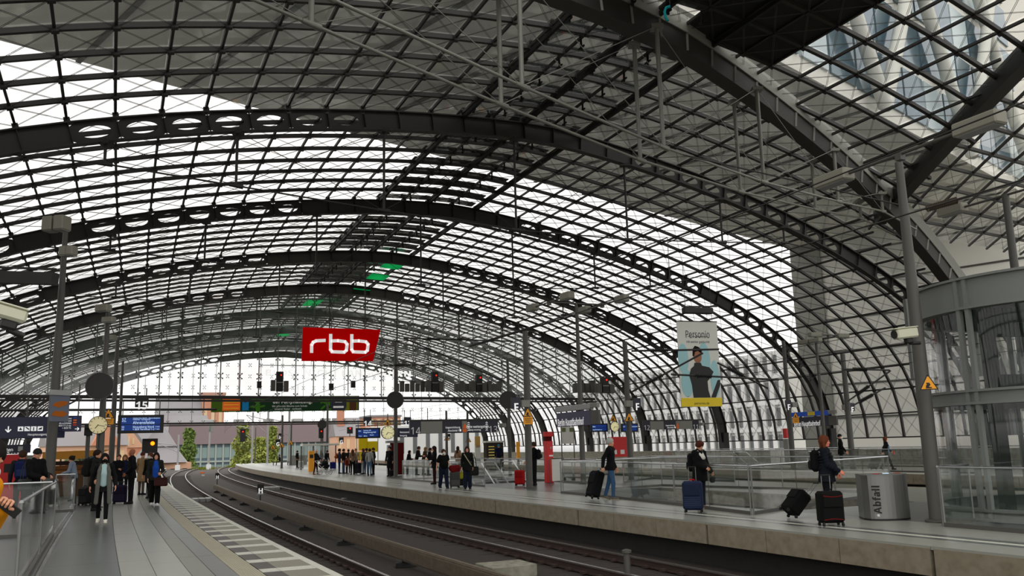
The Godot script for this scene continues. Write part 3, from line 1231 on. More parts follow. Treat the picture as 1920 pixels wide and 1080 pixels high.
func make_templates() -> void:
	# head: origin at the centre of the skull, facing +z, 0.235 high
	for kind in ["head_a", "head_b"]:
		var w := 1.0 if kind == "head_a" else 0.94
		var f := Field.new(Vector3(-0.1, -0.14, -0.11), Vector3(0.1, 0.13, 0.13), 0.0055)
		f.ell(Vector3(0, 0.025, -0.01), Vector3(0.076 * w, 0.094, 0.094), 0.02)
		f.ell(Vector3(0, -0.04, 0.022), Vector3(0.058 * w, 0.075, 0.066), 0.03)
		f.ell(Vector3(0, -0.092, 0.055), Vector3(0.026, 0.02, 0.024), 0.03)
		f.cap(Vector3(0, -0.07, -0.015), Vector3(0, -0.15, -0.03), 0.052 * w, 0.052 * w, 0.03)
		for sg in [-1.0, 1.0]:
			f.ell(Vector3(sg * 0.031, 0.0, 0.086), Vector3(0.019, 0.012, 0.016), 0.014, true)
			f.ell(Vector3(sg * 0.03, 0.0, 0.073), Vector3(0.012, 0.0105, 0.011), 0.003)
			f.ell(Vector3(sg * 0.03, 0.021, 0.081), Vector3(0.022, 0.007, 0.01), 0.012)
			f.ell(Vector3(sg * 0.079 * w, -0.012, -0.012), Vector3(0.009, 0.03, 0.018), 0.006)
			f.ell(Vector3(sg * 0.042, -0.03, 0.064), Vector3(0.018, 0.018, 0.016), 0.02)
		f.cap(Vector3(0, 0.0, 0.084), Vector3(0, -0.034, 0.1), 0.008, 0.013, 0.012)
		f.ell(Vector3(0, -0.063, 0.083), Vector3(0.023, 0.006, 0.009), 0.006)
		f.ell(Vector3(0, -0.074, 0.08), Vector3(0.02, 0.006, 0.009), 0.006)
		f.ell(Vector3(0, -0.0685, 0.093), Vector3(0.022, 0.0015, 0.008), 0.003, true)
		T[kind] = MB.new()
		f.emit(T[kind])
	# hands: wrist at the origin, fingers towards -y, palm facing +z; thumb on +x
	for kind in ["hand_relaxed", "hand_grip"]:
		var f := Field.new(Vector3(-0.06, -0.2, -0.04), Vector3(0.08, 0.03, 0.09), 0.0055)
		f.cap(Vector3(0, 0.02, 0), Vector3(0, -0.02, 0), 0.026, 0.025, 0.01, 0.8)
		f.cap(Vector3(-0.018, -0.035, 0), Vector3(-0.022, -0.085, 0.002), 0.019, 0.017, 0.015, 0.75)
		f.cap(Vector3(0.016, -0.03, 0), Vector3(0.02, -0.088, 0.002), 0.02, 0.018, 0.015, 0.75)
		var len_ := [0.068, 0.08, 0.075, 0.058]
		for i in 4:
			var x := 0.03 - i * 0.021
			var a := Vector3(x, -0.092 + (0.006 if i == 3 else 0.0), 0.002)
			var c: float = 0.35 if kind == "hand_relaxed" else 1.35
			var L: float = len_[i]
			var b := a + Vector3(0, -cos(c * 0.5), sin(c * 0.5)) * L * 0.45
			var e := b + Vector3(0, -cos(c * 1.5), sin(c * 1.5)) * L * 0.32
			var g := e + Vector3(0, -cos(c * 2.1), sin(c * 2.1)) * L * 0.26
			f.cap(a, b, 0.0095, 0.009, 0.003)
			f.cap(b, e, 0.009, 0.0085, 0.003)
			f.cap(e, g, 0.0085, 0.0075, 0.003)
		var t0 := Vector3(0.028, -0.03, 0.006)
		var t1 := t0 + Vector3(0.028, -0.03, 0.014)
		var t2 := t1 + (Vector3(0.006, -0.03, 0.012) if kind == "hand_relaxed" else Vector3(-0.02, -0.02, 0.024))
		f.cap(t0, t1, 0.015, 0.0115, 0.008)
		f.cap(t1, t2, 0.0115, 0.009, 0.003)
		T[kind] = MB.new()
		f.emit(T[kind])
	# shoe: ankle at the origin, toe towards +z, sole at y = -0.08
	var f := Field.new(Vector3(-0.06, -0.1, -0.09), Vector3(0.06, 0.05, 0.21), 0.01)
	f.cap(Vector3(0, -0.035, -0.025), Vector3(0.004, -0.052, 0.14), 0.044, 0.037, 0.02)
	f.cap(Vector3(0, 0.03, -0.01), Vector3(0, -0.03, 0.0), 0.043, 0.045, 0.02)
	f.clip(Vector3(0, -1, 0), Vector3(0, -0.08, 0))
	T.shoe = MB.new()
	f.emit(T.shoe)
	var sole := MB.new()
	sole.prism(Transform3D(Basis(Vector3.RIGHT, Vector3.BACK, Vector3.DOWN), Vector3(0, -0.062, 0)), PackedVector2Array([Vector2(-0.036, -0.06), Vector2(0, -0.074), Vector2(0.036, -0.06), Vector2(0.036, 0.05), Vector2(0.044, 0.12), Vector2(0.03, 0.165), Vector2(0.004, 0.178), Vector2(-0.03, 0.165), Vector2(-0.042, 0.12), Vector2(-0.036, 0.05)]), 0.022)
	T.sole = sole
	# hair
	for style in ["short", "long", "bob", "crop", "cap", "beanie", "bun", "fringe"]:
		var g := Field.new(Vector3(-0.15, -0.38, -0.19), Vector3(0.15, 0.17, 0.17), 0.009)
		var thick := 0.012 if style in ["crop", "cap", "beanie"] else 0.02
		g.ell(Vector3(0, 0.03, -0.014), Vector3(0.08 + thick, 0.096 + thick, 0.098 + thick), 0.01)
		match style:
			"long":
				for sg in [-1.0, 1.0]:
					g.cap(Vector3(sg * 0.075, 0.0, -0.02), Vector3(sg * 0.1, -0.28, 0.02), 0.04, 0.035, 0.03, 0.9)
				g.cap(Vector3(0, 0.0, -0.075), Vector3(0, -0.3, -0.1), 0.075, 0.07, 0.04, 0.6)
			"bob":
				for sg in [-1.0, 1.0]:
					g.cap(Vector3(sg * 0.078, 0.0, -0.02), Vector3(sg * 0.082, -0.115, 0.0), 0.04, 0.036, 0.03)
				g.cap(Vector3(0, 0.0, -0.07), Vector3(0, -0.13, -0.075), 0.075, 0.06, 0.04, 0.7)
			"bun":
				g.ell(Vector3(0, 0.09, -0.1), Vector3(0.045, 0.045, 0.045), 0.02)
				g.cap(Vector3(0, 0.0, -0.06), Vector3(0, -0.06, -0.075), 0.06, 0.04, 0.03)
			"short", "fringe":
				g.cap(Vector3(0, 0.0, -0.07), Vector3(0, -0.06, -0.075), 0.065, 0.05, 0.03)
				if style == "fringe":
					g.ell(Vector3(0, 0.1, 0.03), Vector3(0.08, 0.045, 0.07), 0.03)
		# free the face
		var fy := -0.075 if style != "fringe" else -0.09
		g.ell(Vector3(0, fy, 0.135), Vector3(0.073, 0.14, 0.115), 0.012, true)
		if style in ["short", "crop", "cap", "beanie", "fringe", "bun"]:
			g.clip(Vector3(0, -1, 0.25).normalized(), Vector3(0, -0.035 if style in ["short", "bun", "fringe"] else 0.0, 0))
		if style == "crop":
			g.ell(Vector3(0, -0.02, 0.1), Vector3(0.075, 0.11, 0.08), 0.012, true)
		T["hair_" + style] = MB.new()
		g.emit(T["hair_" + style])
	var peak := MB.new()
	peak.prism(Transform3D(Basis(Vector3.RIGHT, -0.35 + PI / 2), Vector3(0, 0.065, 0.07)), PackedVector2Array([Vector2(-0.075, 0), Vector2(-0.065, 0.06), Vector2(-0.03, 0.085), Vector2(0.03, 0.085), Vector2(0.065, 0.06), Vector2(0.075, 0)]), 0.008)
	T.peak = peak
	var msk := Field.new(Vector3(-0.09, -0.12, -0.02), Vector3(0.09, 0.02, 0.13), 0.007)
	msk.ell(Vector3(0, -0.058, 0.045), Vector3(0.07, 0.054, 0.069), 0.02)
	msk.ell(Vector3(0, -0.055, 0.1), Vector3(0.02, 0.035, 0.022), 0.03)
	msk.clip(Vector3(0, 0, -1), Vector3(0, 0, 0.012))
	T.mask = MB.new()
	msk.emit(T.mask)
	var eyes := MB.new()
	for sg in [-1.0, 1.0]:
		eyes.ell(Transform3D(Basis(), Vector3(sg * 0.03, 0.0, 0.0785)), Vector3(0.0075, 0.0065, 0.006), 8, 5)
	T.eyes = eyes
	for k in ["shoe", "sole", "hair_short", "hair_long", "hair_bob", "hair_crop", "hair_cap", "hair_beanie", "hair_bun", "hair_fringe", "peak", "mask", "eyes"]:
		T["m_" + k] = T[k].mesh(null)

var cmats := {}
func cloth(c: Color, rough := 0.9) -> StandardMaterial3D:
	var key := c.to_html() + str(rough)
	if not cmats.has(key):
		var m := StandardMaterial3D.new()
		m.resource_name = "cloth"
		m.albedo_color = c
		m.roughness = rough
		m.metallic_specular = 0.3
		cmats[key] = m
	return cmats[key]

func tpart(root: Node3D, called: String, mesh: Mesh, m: Material, t: Transform3D) -> MeshInstance3D:
	var o := pmesh(root, called, mesh)
	o.material_override = m
	o.transform = t
	return o

func elbow(a: Vector3, c: Vector3, l1: float, l2: float, pole: Vector3) -> Vector3:
	var d := c - a
	var L := clampf(d.length(), 0.05, l1 + l2 - 0.002)
	var n := d.normalized()
	var x := (l1 * l1 - l2 * l2 + L * L) / (2.0 * L)
	var hh := sqrt(maxf(0.0, l1 * l1 - x * x))
	var p := (pole - n * pole.dot(n)).normalized()
	return a + n * x + p * hh

# opt: h height, top, legs, shoes, hair [style, colour], skin, fem, fat, coat (hem height), walk (stride), arms [left, right] wrist targets, lean, look (head turn), tilt, mask, bare (short sleeves), seat, cell
func person(label: String, pos: Vector3, facing: Vector3, opt: Dictionary, group := "") -> Node3D:
	var k: float = opt.get("h", 1.75) / 1.75
	var cell: float = opt.get("cell", 0.022)
	var root := thing("person", label, "person", look_along(pos, facing), group)
	var skin: Material = cloth(opt.get("skin", Color(0.8, 0.58, 0.47)), 0.6)
	var fem: bool = opt.get("fem", false)
	var fat: float = opt.get("fat", 1.0)
	var lean: float = opt.get("lean", 0.0)
	var wk: float = opt.get("walk", 0.0)
	var seat: bool = opt.get("seat", false)
	# legs
	var hipy := 0.92 * k
	var kn := []; var an := []; var hp := []
	for i in 2:
		var sg := 1.0 if i == 0 else -1.0
		hp.append(Vector3(sg * 0.085 * k * sqrt(fat), 0, 0))
		var a1: float = wk if i == 0 else -wk * 0.75
		var a2: float = a1 - (0.12 if i == 0 else 0.65) * absf(wk) * 1.4
		if seat: a1 = 1.45; a2 = 0.1
		var wide: float = opt.get("wide", 0.01)
		var q: Vector3 = hp[i] + Vector3(sg * wide, -cos(a1), sin(a1)) * 0.43 * k
		kn.append(q)
		an.append(q + Vector3(sg * wide * 0.4, -cos(a2), sin(a2)) * 0.41 * k)
	var low := minf(an[0].y, an[1].y)
	hipy = -low + 0.085
	if seat: hipy = opt.get("seat_h", 0.5)
	for i in 2:
		for arr in [hp, kn, an]: arr[i].y += hipy
	# trunk
	var pel := Vector3(0, hipy + 0.04 * k, 0)
	var sw := (0.165 if fem else 0.19) * k
	var up := Vector3(0, cos(lean), sin(lean))
	var fwd := Vector3(0, -sin(lean), cos(lean))
	var waist := pel + up * 0.13 * k
	var chest := pel + up * 0.36 * k + fwd * 0.01
	var neck := pel + up * 0.53 * k
	var shl := [chest + up * 0.125 * k + Vector3(sw, 0, 0), chest + up * 0.125 * k + Vector3(-sw, 0, 0)]
	var hl: float = opt.get("nod", 0.0)
	var head := neck + up * 0.155 * k + Vector3(0, 0, 0.02) + Vector3(0, -sin(hl) * 0.02, sin(hl) * 0.07)
	var wr := []; var el := []
	for i in 2:
		var sg := 1.0 if i == 0 else -1.0
		var w: Vector3 = opt.get("arms", [Vector3(0.07, -0.53, 0.05), Vector3(0.07, -0.53, 0.05)])[i]
		var q: Vector3 = shl[i] + Vector3(w.x * sg, w.y, w.z) * k
		var pole := Vector3(sg * 0.35, -0.1, -1.0)
		el.append(elbow(shl[i], q, 0.295 * k, 0.26 * k, pole))
		if shl[i].distance_to(q) > 0.552 * k: q = shl[i] + (q - shl[i]).normalized() * 0.552 * k
		wr.append(q)
	# body: one continuous skin surface, with the head and hands added to it
	var lo := Vector3(1, 1, 1) * 9.0; var hi := -lo
	for p in [pel, waist, chest, neck, head] + hp + kn + an + el + wr + shl:
		lo = lo.min(p); hi = hi.max(p)
	lo -= Vector3(0.17, 0.06, 0.17); hi += Vector3(0.17, -0.05, 0.2)
	if opt.has("coat"): lo -= Vector3(0.06, 0, 0.06); hi += Vector3(0.06, 0, 0.06)
	var body := MB.new()
	var f := Field.new(lo, hi, cell)
	f.cap(pel, chest, 0.1 * k * fat, 0.105 * k * fat, 0.04, 0.8)
	f.cap(chest, neck - up * 0.05, 0.1 * k, 0.06 * k, 0.04, 0.8)
	f.cap(neck - up * 0.04, head - up * 0.06 * k, 0.052 * k, 0.05 * k, 0.03)
	for i in 2:
		f.cap(chest + up * 0.1 * k, shl[i], 0.06 * k, 0.05 * k, 0.04)
		f.cap(shl[i], el[i], 0.045 * k * sqrt(fat), 0.036 * k * sqrt(fat), 0.02)
		f.cap(el[i], wr[i], 0.036 * k * sqrt(fat), 0.025 * k, 0.015)
		f.cap(hp[i], kn[i], 0.075 * k * fat, 0.05 * k, 0.03)
		f.cap(kn[i], an[i], 0.05 * k, 0.035 * k, 0.02)
	f.emit(body)
	var hb := Basis(Vector3.UP, opt.get("look", 0.0)) * Basis(Vector3.RIGHT, hl) * Basis.from_scale(Vector3.ONE * k * 0.99)
	var ht := Transform3D(hb, head)
	body.add(T["head_b" if fem else "head_a"], ht)
	var hands: Array = opt.get("hands", ["hand_relaxed", "hand_relaxed"])
	for i in 2:
		var y: Vector3 = (el[i] - wr[i]).normalized()
		var sg := 1.0 if i == 0 else -1.0
		var z := Vector3(-sg, 0, 0.2) # palms face the thighs
		if absf(y.y) < 0.6: z = Vector3(-sg * 0.6, -0.7, 0)
		var x := y.cross(z).normalized()
		z = x.cross(y).normalized()
		# thumb towards the front: mirror for the other hand
		var bx := Basis(x, y, z)
		if x.z + x.y * 0.3 < 0: bx = Basis(-x, y, z)
		var tm: MB = T[hands[i]]
		if bx.determinant() < 0:
			for j in range(0, tm.v.size(), 3):
				for jj in [0, 2, 1]:
					body.v.append(wr[i] + bx * (tm.v[j + jj] * k)); body.n.append(bx * tm.n[j + jj])
		else:
			body.add(tm, Transform3D(bx * Basis.from_scale(Vector3.ONE * k), wr[i]))
	part(root, "body", body, skin)
	# upper garment
	var hem: float = opt.get("coat", pel.y / k - 0.08) * k
	var ug := Field.new(lo, hi, cell)
	var g := 0.018 + 0.012 * float(opt.get("puffy", 0.0))
	ug.cap(pel - up * 0.02, chest, 0.122 * k * fat + g, (0.118 if fem else 0.13) * k * sqrt(fat) + g, 0.05, 0.8)
	ug.cap(chest, neck - up * 0.075, 0.118 * k + g, 0.06 * k + g * 0.5, 0.05, 0.8)
	if fem: ug.cap(chest + Vector3(0.06, -0.01, 0.06), chest + Vector3(-0.06, -0.01, 0.06), 0.065 * k * fat, 0.065 * k * fat, 0.05)
	if fat > 1.1: ug.ell(pel + Vector3(0, 0.12, 0.05), Vector3(0.19, 0.2, 0.18), 0.06)
	if opt.get("collar", true): ug.cap(neck - up * 0.03, neck + up * 0.005, 0.062 * k + g, 0.06 * k + g, 0.02)
	var bare: bool = opt.get("bare", false)
	for i in 2:
		ug.cap(chest + up * 0.1 * k, shl[i], 0.075 * k, 0.055 * k + g, 0.05)
		if bare:
			ug.cap(shl[i], shl[i].lerp(el[i], 0.7), 0.052 * k * fat + g, 0.055 * k * fat + g, 0.02)
		else:
			ug.cap(shl[i], el[i], 0.047 * k * sqrt(fat) + g, 0.041 * k * sqrt(fat) + g, 0.03)
			ug.cap(el[i], wr[i].lerp(el[i], 0.06), 0.041 * k * sqrt(fat) + g, 0.032 * k + g, 0.02)
	if hem < pel.y - 0.1: # coat skirt
		var q := Vector3(0, hem, (an[0].z + an[1].z) * 0.25)
		ug.cap(pel, q, 0.14 * k * fat + g, 0.17 * k * fat + g, 0.05, 0.85)
		for i in 2: ug.cap(hp[i], hp[i].lerp(kn[i], clampf((hp[i].y - hem) / maxf(0.05, hp[i].y - kn[i].y), 0.0, 1.0)), 0.09 * k + g, 0.09 * k + g, 0.05)
	var tube_arms: bool = wr[0].y < hem or wr[1].y < hem
	# cut the hem straight, but keep sleeves that hang below it
	for y in f.ny:
		var yy := ug.o.y + y * ug.h
		if yy > hem + cell * 2: break
		for z in ug.nz:
			var at := (y * ug.nz + z) * ug.nx
			for x in ug.nx:
				var px := absf(ug.o.x + x * ug.h)
				if not (tube_arms and px > (0.2 if hem > 0.75 else 0.27) * k * sqrt(fat)):
					ug.d[at + x] = maxf(ug.d[at + x], hem - yy)
	var um := MB.new()
	ug.emit(um)
	part(root, opt.get("upper", "jacket"), um, cloth(opt.get("top", Color(0.1, 0.1, 0.11))))
	# trousers
	var lg := Field.new(lo, Vector3(hi.x, pel.y + 0.2, hi.z), cell)
	var loose: float = opt.get("loose", 0.0)
	lg.cap(pel + Vector3(0, 0.06, 0), pel, 0.11 * k * fat, 0.125 * k * fat, 0.04, 0.8)
	for i in 2:
		lg.cap(hp[i], kn[i], 0.09 * k * fat, 0.063 * k + loose, 0.03)
		lg.cap(kn[i], an[i] + Vector3(0, 0.02, 0), 0.063 * k + loose, 0.05 * k + loose, 0.02)
	for i in 2: # straight cuffs
		pass
	var lm := MB.new()
	lg.emit(lm)
	part(root, "trousers", lm, cloth(opt.get("legs", Color(0.09, 0.09, 0.1))))
	for i in 2:
		var a: float = 0.0
		if wk != 0.0: a = (-0.3 if i == 0 else 0.55) * signf(wk) * minf(1.0, absf(wk) * 2.2)
		if wk < 0.0: a = (0.55 if i == 0 else -0.3) * minf(1.0, absf(wk) * 2.2)
		var st := Transform3D(Basis(Vector3.UP, 0.12 if i == 0 else -0.12) * Basis(Vector3.RIGHT, a if an[i].y > low + hipy + 0.01 or a < 0 else 0.0) * Basis.from_scale(Vector3.ONE * k), an[i])
		if absf(a) > 0.0 and an[i].y <= low + hipy + 0.012: st = Transform3D(Basis.from_scale(Vector3.ONE * k), an[i])
		var sh := tpart(root, "shoe", T.m_shoe, cloth(opt.get("shoes", Color(0.06, 0.06, 0.06)), 0.6), st)
		tpart(sh, "sole", T.m_sole, cloth(opt.get("sole", Color(0.1, 0.1, 0.1)), 0.7), Transform3D())
	# head things
	var hr: Array = opt.get("hair", ["short", Color(0.12, 0.08, 0.06)])
	tpart(root, "eyes", T.m_eyes, cloth(Color(0.08, 0.05, 0.04), 0.3), ht)
	if hr[0] != "":
		var hm := tpart(root, "cap" if hr[0] in ["cap", "beanie"] else "hair", T["m_hair_" + hr[0]], cloth(hr[1], 0.75), ht)
		if hr[0] == "cap": tpart(hm, "peak", T.m_peak, cloth(hr[1], 0.75), Transform3D())
	if opt.has("mask"): tpart(root, "face_mask", T.m_mask, cloth(opt.mask, 0.8), ht)
	if opt.has("scarf"):
		var sc := Field.new(lo, hi, maxf(0.014, cell * 0.8))
		for i in 2:
			var sg := 1.0 if i == 0 else -1.0
			var a := neck + Vector3(sg * 0.07, -0.01, 0.03)
			var b := chest + Vector3(sg * 0.11, 0.0, 0.15)
			var c := pel + Vector3(sg * 0.13, -0.02, 0.17)
			var e := pel + Vector3(sg * 0.15, -float(opt.get("scarf_l", 0.28)), 0.15)
			sc.cap(neck + Vector3(0, 0.0, -0.08), a, 0.035, 0.045, 0.02)
			if float(opt.get("scarf_l", 0.28)) < 0: b = chest + Vector3(sg * 0.02, 0.0, 0.15)
			sc.cap(a, b, 0.045, 0.045, 0.02, 0.6)
			if float(opt.get("scarf_l", 0.28)) < 0: continue
			sc.cap(b, c, 0.045, 0.05, 0.02, 0.6); sc.cap(c, e, 0.05, 0.05, 0.02, 0.6)
		var sm := MB.new()
		sc.emit(sm)
		part(root, "scarf", sm, cloth(opt.scarf))
	if opt.has("shirt"):
		var sc := Field.new(lo, hi, maxf(0.014, cell * 0.8))
		sc.cap(pel + Vector3(0, 0.03, 0.075 * fat), chest + Vector3(0, -0.06, 0.095), 0.1, 0.095, 0.04, 0.75)
		sc.cap(chest + Vector3(0, -0.06, 0.095), chest + Vector3(0, 0.12, 0.06), 0.09, 0.07, 0.05, 0.75)
		var sm := MB.new()
		sc.emit(sm)
		part(root, "shirt", sm, cloth(opt.shirt))
	if opt.has("quilt"): # stitched ridges round the jacket
		var qm := MB.new()
		for i in 9:
			var yy := pel.y - 0.04 + i * 0.058
			var rad := 0.0
			var pts := []
			for j in 21:
				var t := TAU * j / 20.0
				var rr := lerpf(0.122, 0.125, i / 8.0) * k * fat + g + 0.006
				if fem and i > 4 and i < 8 and sin(t) > 0: rr += 0.02 * sin(t)
				pts.append(Vector3(cos(t) * rr, yy, pel.z + (yy - pel.y) * tan(lean) + sin(t) * rr * 0.82))
			qm.rope(pts, 0.011, 5)
		for i in 2:
			for j in 8:
				var a: Vector3 = shl[i].lerp(el[i], j / 4.0) if j < 4 else el[i].lerp(wr[i], (j - 4) / 4.5)
				var dr: Vector3 = (el[i] - shl[i]).normalized() if j < 4 else (wr[i] - el[i]).normalized()
				var ux := dr.cross(Vector3.FORWARD).normalized(); var uy := dr.cross(ux)
				var pts := []
				for q in 11: pts.append(a + (ux * cos(TAU * q / 10.0) + uy * sin(TAU * q / 10.0)) * (0.044 * k + g + 0.004))
				qm.rope(pts, 0.009, 5)
		part(root, "quilting", qm, cloth(opt.quilt))
	if opt.has("strap"): # a strap across the body
		var sm := MB.new()
		var pts := []
		for j in 17:
			var t := PI * (j / 16.0)
			pts.append(shl[1 if opt.get("strap_side", 0) == 0 else 0].lerp(pel + Vector3((0.2 if opt.get("strap_side", 0) == 0 else -0.2), -0.05, 0), j / 16.0) + Vector3(0, 0.06 * (1.0 - j / 16.0), sin(t) * 0.2 * sqrt(fat)))
		sm.rope(pts, 0.022, 6)
		part(root, "strap", sm, cloth(opt.strap))
	root.set_meta("j", {"wr": wr, "pel": pel, "chest": chest, "neck": neck, "head": head, "shl": shl, "k": k})
	return root

func joint(p: Node3D, which: String, i := -1) -> Vector3: # joint of a built person in the world
	var j: Dictionary = p.get_meta("j")
	var q = j[which] if i < 0 else j[which][i]
	return p.transform * q

func backpack(p: Node3D, label: String, c: Color, size := Vector3(0.3, 0.42, 0.17), drop := 0.0, c2 := Color(-1, 0, 0), group := "") -> Node3D:
	var at := joint(p, "chest") + p.transform.basis * Vector3(0, -0.06 - drop, -0.13 - size.z * 0.5)
	var root := thing("backpack", label, "backpack", Transform3D(p.transform.basis, at), group)
	var b := MB.new()
	b.rbox(Transform3D(), size, 0.06)
	part(root, "pack", b, cloth(c))
	b = MB.new()
	b.rbox(Transform3D(Basis(), Vector3(0, -size.y * 0.18, -size.z * 0.5 - 0.02)), Vector3(size.x * 0.75, size.y * 0.42, 0.07), 0.03)
	part(root, "front_pocket", b, cloth(c2 if c2.r >= 0 else c.lightened(0.06)))
	for sg in [-1.0, 1.0]:
		b = MB.new()
		b.rope([Vector3(sg * 0.09, size.y * 0.45, size.z * 0.45), Vector3(sg * 0.1, size.y * 0.5 + 0.05, size.z * 0.5 + 0.1), Vector3(sg * 0.12, 0.08, size.z * 0.5 + 0.25), Vector3(sg * 0.15, -size.y * 0.3, size.z * 0.5 + 0.1), Vector3(sg * 0.13, -size.y * 0.42, size.z * 0.45)], 0.02, 6)
		part(root, "strap", b, cloth(c.darkened(0.2)))
	b = MB.new()
	b.rope([Vector3(-0.03, size.y * 0.5, 0), Vector3(-0.02, size.y * 0.5 + 0.04, 0), Vector3(0.02, size.y * 0.5 + 0.04, 0), Vector3(0.03, size.y * 0.5, 0)], 0.008, 5)
	part(root, "loop", b, cloth(c.darkened(0.2)))
	return root

func suitcase(label: String, pos: Vector3, facing: Vector3, c: Color, size := Vector3(0.42, 0.62, 0.26), opt := {}) -> Node3D:
	# stands on four wheels; tilt leans it back towards its handle
	var t := look_along(pos, facing)
	var root := thing("suitcase", label, "suitcase", t, opt.get("group", ""))
	var tilt: float = opt.get("tilt", 0.0)
	var tb := Transform3D(Basis(Vector3.RIGHT, -tilt), Vector3(0, 0.0, 0)) * Transform3D(Basis(), Vector3(0, 0, size.z * 0.4 if tilt > 0 else 0.0))
	var b := MB.new()
	var mid := 0.06 + size.y * 0.5
	b.rbox(tb * Transform3D(Basis(), Vector3(0, mid, 0)), size, 0.05)
	var bd := part(root, "shell", b, cloth(c, opt.get("rough", 0.7)))
	if opt.get("ribs", 0) > 0:
		b = MB.new()
		var n: int = opt.ribs
		for i in n:
			b.rbox(tb * Transform3D(Basis(), Vector3(0, mid - size.y * 0.32 + i * size.y * 0.6 / n, size.z * 0.5)), Vector3(size.x * 0.86, 0.012, 0.014), 0.004)
		part(bd, "rib", b, cloth(c.lightened(0.12), 0.7))
	b = MB.new()
	b.rbox(tb * Transform3D(Basis(), Vector3(0, mid + size.y * 0.2, size.z * 0.5 + 0.012)), Vector3(size.x * 0.8, size.y * 0.4, 0.03), 0.012)
	part(root, "front_pocket", b, cloth(c.darkened(0.1), 0.8))
	if opt.has("trim"):
		b = MB.new()
		for yy in [0.36, -0.4]:
			var pts := []
			for j in 9: pts.append(tb * Vector3((j / 8.0 - 0.5) * size.x * 0.8, mid + size.y * yy - 0.02 * sin(PI * j / 8.0) * (1.0 if yy > 0 else -1.0), size.z * 0.5 + 0.03 * (1.0 if yy > 0 else 0.1)))
			b.rope(pts, 0.006, 5)
		part(root, "piping", b, cloth(opt.trim, 0.6))
	for sx in [-1.0, 1.0]:
		for sz in [-1.0, 1.0]:
			b = MB.new()
			var q := tb * Vector3(sx * size.x * 0.4, 0.045, sz * size.z * 0.36)
			b.tube(q + Vector3(-0.018, -0.012 if tilt == 0 else 0.0, 0), q + Vector3(0.018, -0.012 if tilt == 0 else 0.0, 0), 0.032, -1, 10)
			b.cube(q + Vector3(0, 0.015, 0), Vector3(0.03, 0.04, 0.04))
			part(root, "wheel", b, M.rubber)
	var ext: float = opt.get("handle", 0.0)
	b = MB.new()
	b.rope([tb * Vector3(-0.06, mid + size.y * 0.5, 0), tb * Vector3(-0.05, mid + size.y * 0.5 + 0.035, 0), tb * Vector3(0.05, mid + size.y * 0.5 + 0.035, 0), tb * Vector3(0.06, mid + size.y * 0.5, 0)], 0.012, 6)
	part(root, "carry_handle", b, cloth(opt.get("grip", Color(0.05, 0.05, 0.05))))
	if ext > 0.0:
		b = MB.new()
		for sx in [-1.0, 1.0]:
			b.tube(tb * Vector3(sx * 0.085, mid + size.y * 0.45, -size.z * 0.32), tb * Vector3(sx * 0.085, mid + size.y * 0.5 + ext, -size.z * 0.32), 0.009, -1, 6)
		var hnd := part(root, "pull_handle", b, M.brushed)
		b = MB.new()
		b.tube(tb * Vector3(-0.1, mid + size.y * 0.5 + ext, -size.z * 0.32), tb * Vector3(0.1, mid + size.y * 0.5 + ext, -size.z * 0.32), 0.016, -1, 8)
		part(hnd, "grip", b, M.rubber)
	return root

func handbag(label: String, pos: Vector3, facing: Vector3, c: Color, size := Vector3(0.34, 0.25, 0.14), drop := 0.2, called := "handbag") -> Node3D: # hangs from pos
	var root := thing(called, label, "bag", look_along(pos, facing))
	var b := MB.new()
	b.rbox(Transform3D(Basis(), Vector3(0, -drop - size.y * 0.5, 0)), size, 0.035)
	part(root, "bag", b, cloth(c, 0.6))
	for sg in [-1.0, 1.0]:
		b = MB.new()
		b.rope([Vector3(-size.x * 0.28, -drop, sg * size.z * 0.3), Vector3(-size.x * 0.16, -drop * 0.3, sg * 0.03), Vector3(0, 0, 0), Vector3(size.x * 0.16, -drop * 0.3, sg * 0.03), Vector3(size.x * 0.28, -drop, sg * size.z * 0.3)], 0.009, 6)
		part(root, "handle", b, cloth(c.darkened(0.25), 0.6))
	b = MB.new()
	b.rbox(Transform3D(Basis(), Vector3(0, -drop - 0.035, size.z * 0.5)), Vector3(size.x * 0.8, 0.05, 0.02), 0.006)
	part(root, "flap", b, cloth(c.darkened(0.12), 0.6))
	return root

# ---------------------------------------------------------------- the crowd
const HANG := Vector3(0.07, -0.53, 0.05)
const FWD := Vector3(0.04, -0.5, 0.2)
const BACK := Vector3(0.07, -0.5, -0.2)
const HOLD := Vector3(-0.08, -0.27, 0.3)
const PUSH := Vector3(0.0, -0.38, 0.36)
const POCK := Vector3(0.03, -0.46, 0.1)
const PULL := Vector3(0.1, -0.48, -0.24)

func c(r: float, g: float, b: float) -> Color:
	return Color(r, g, b)

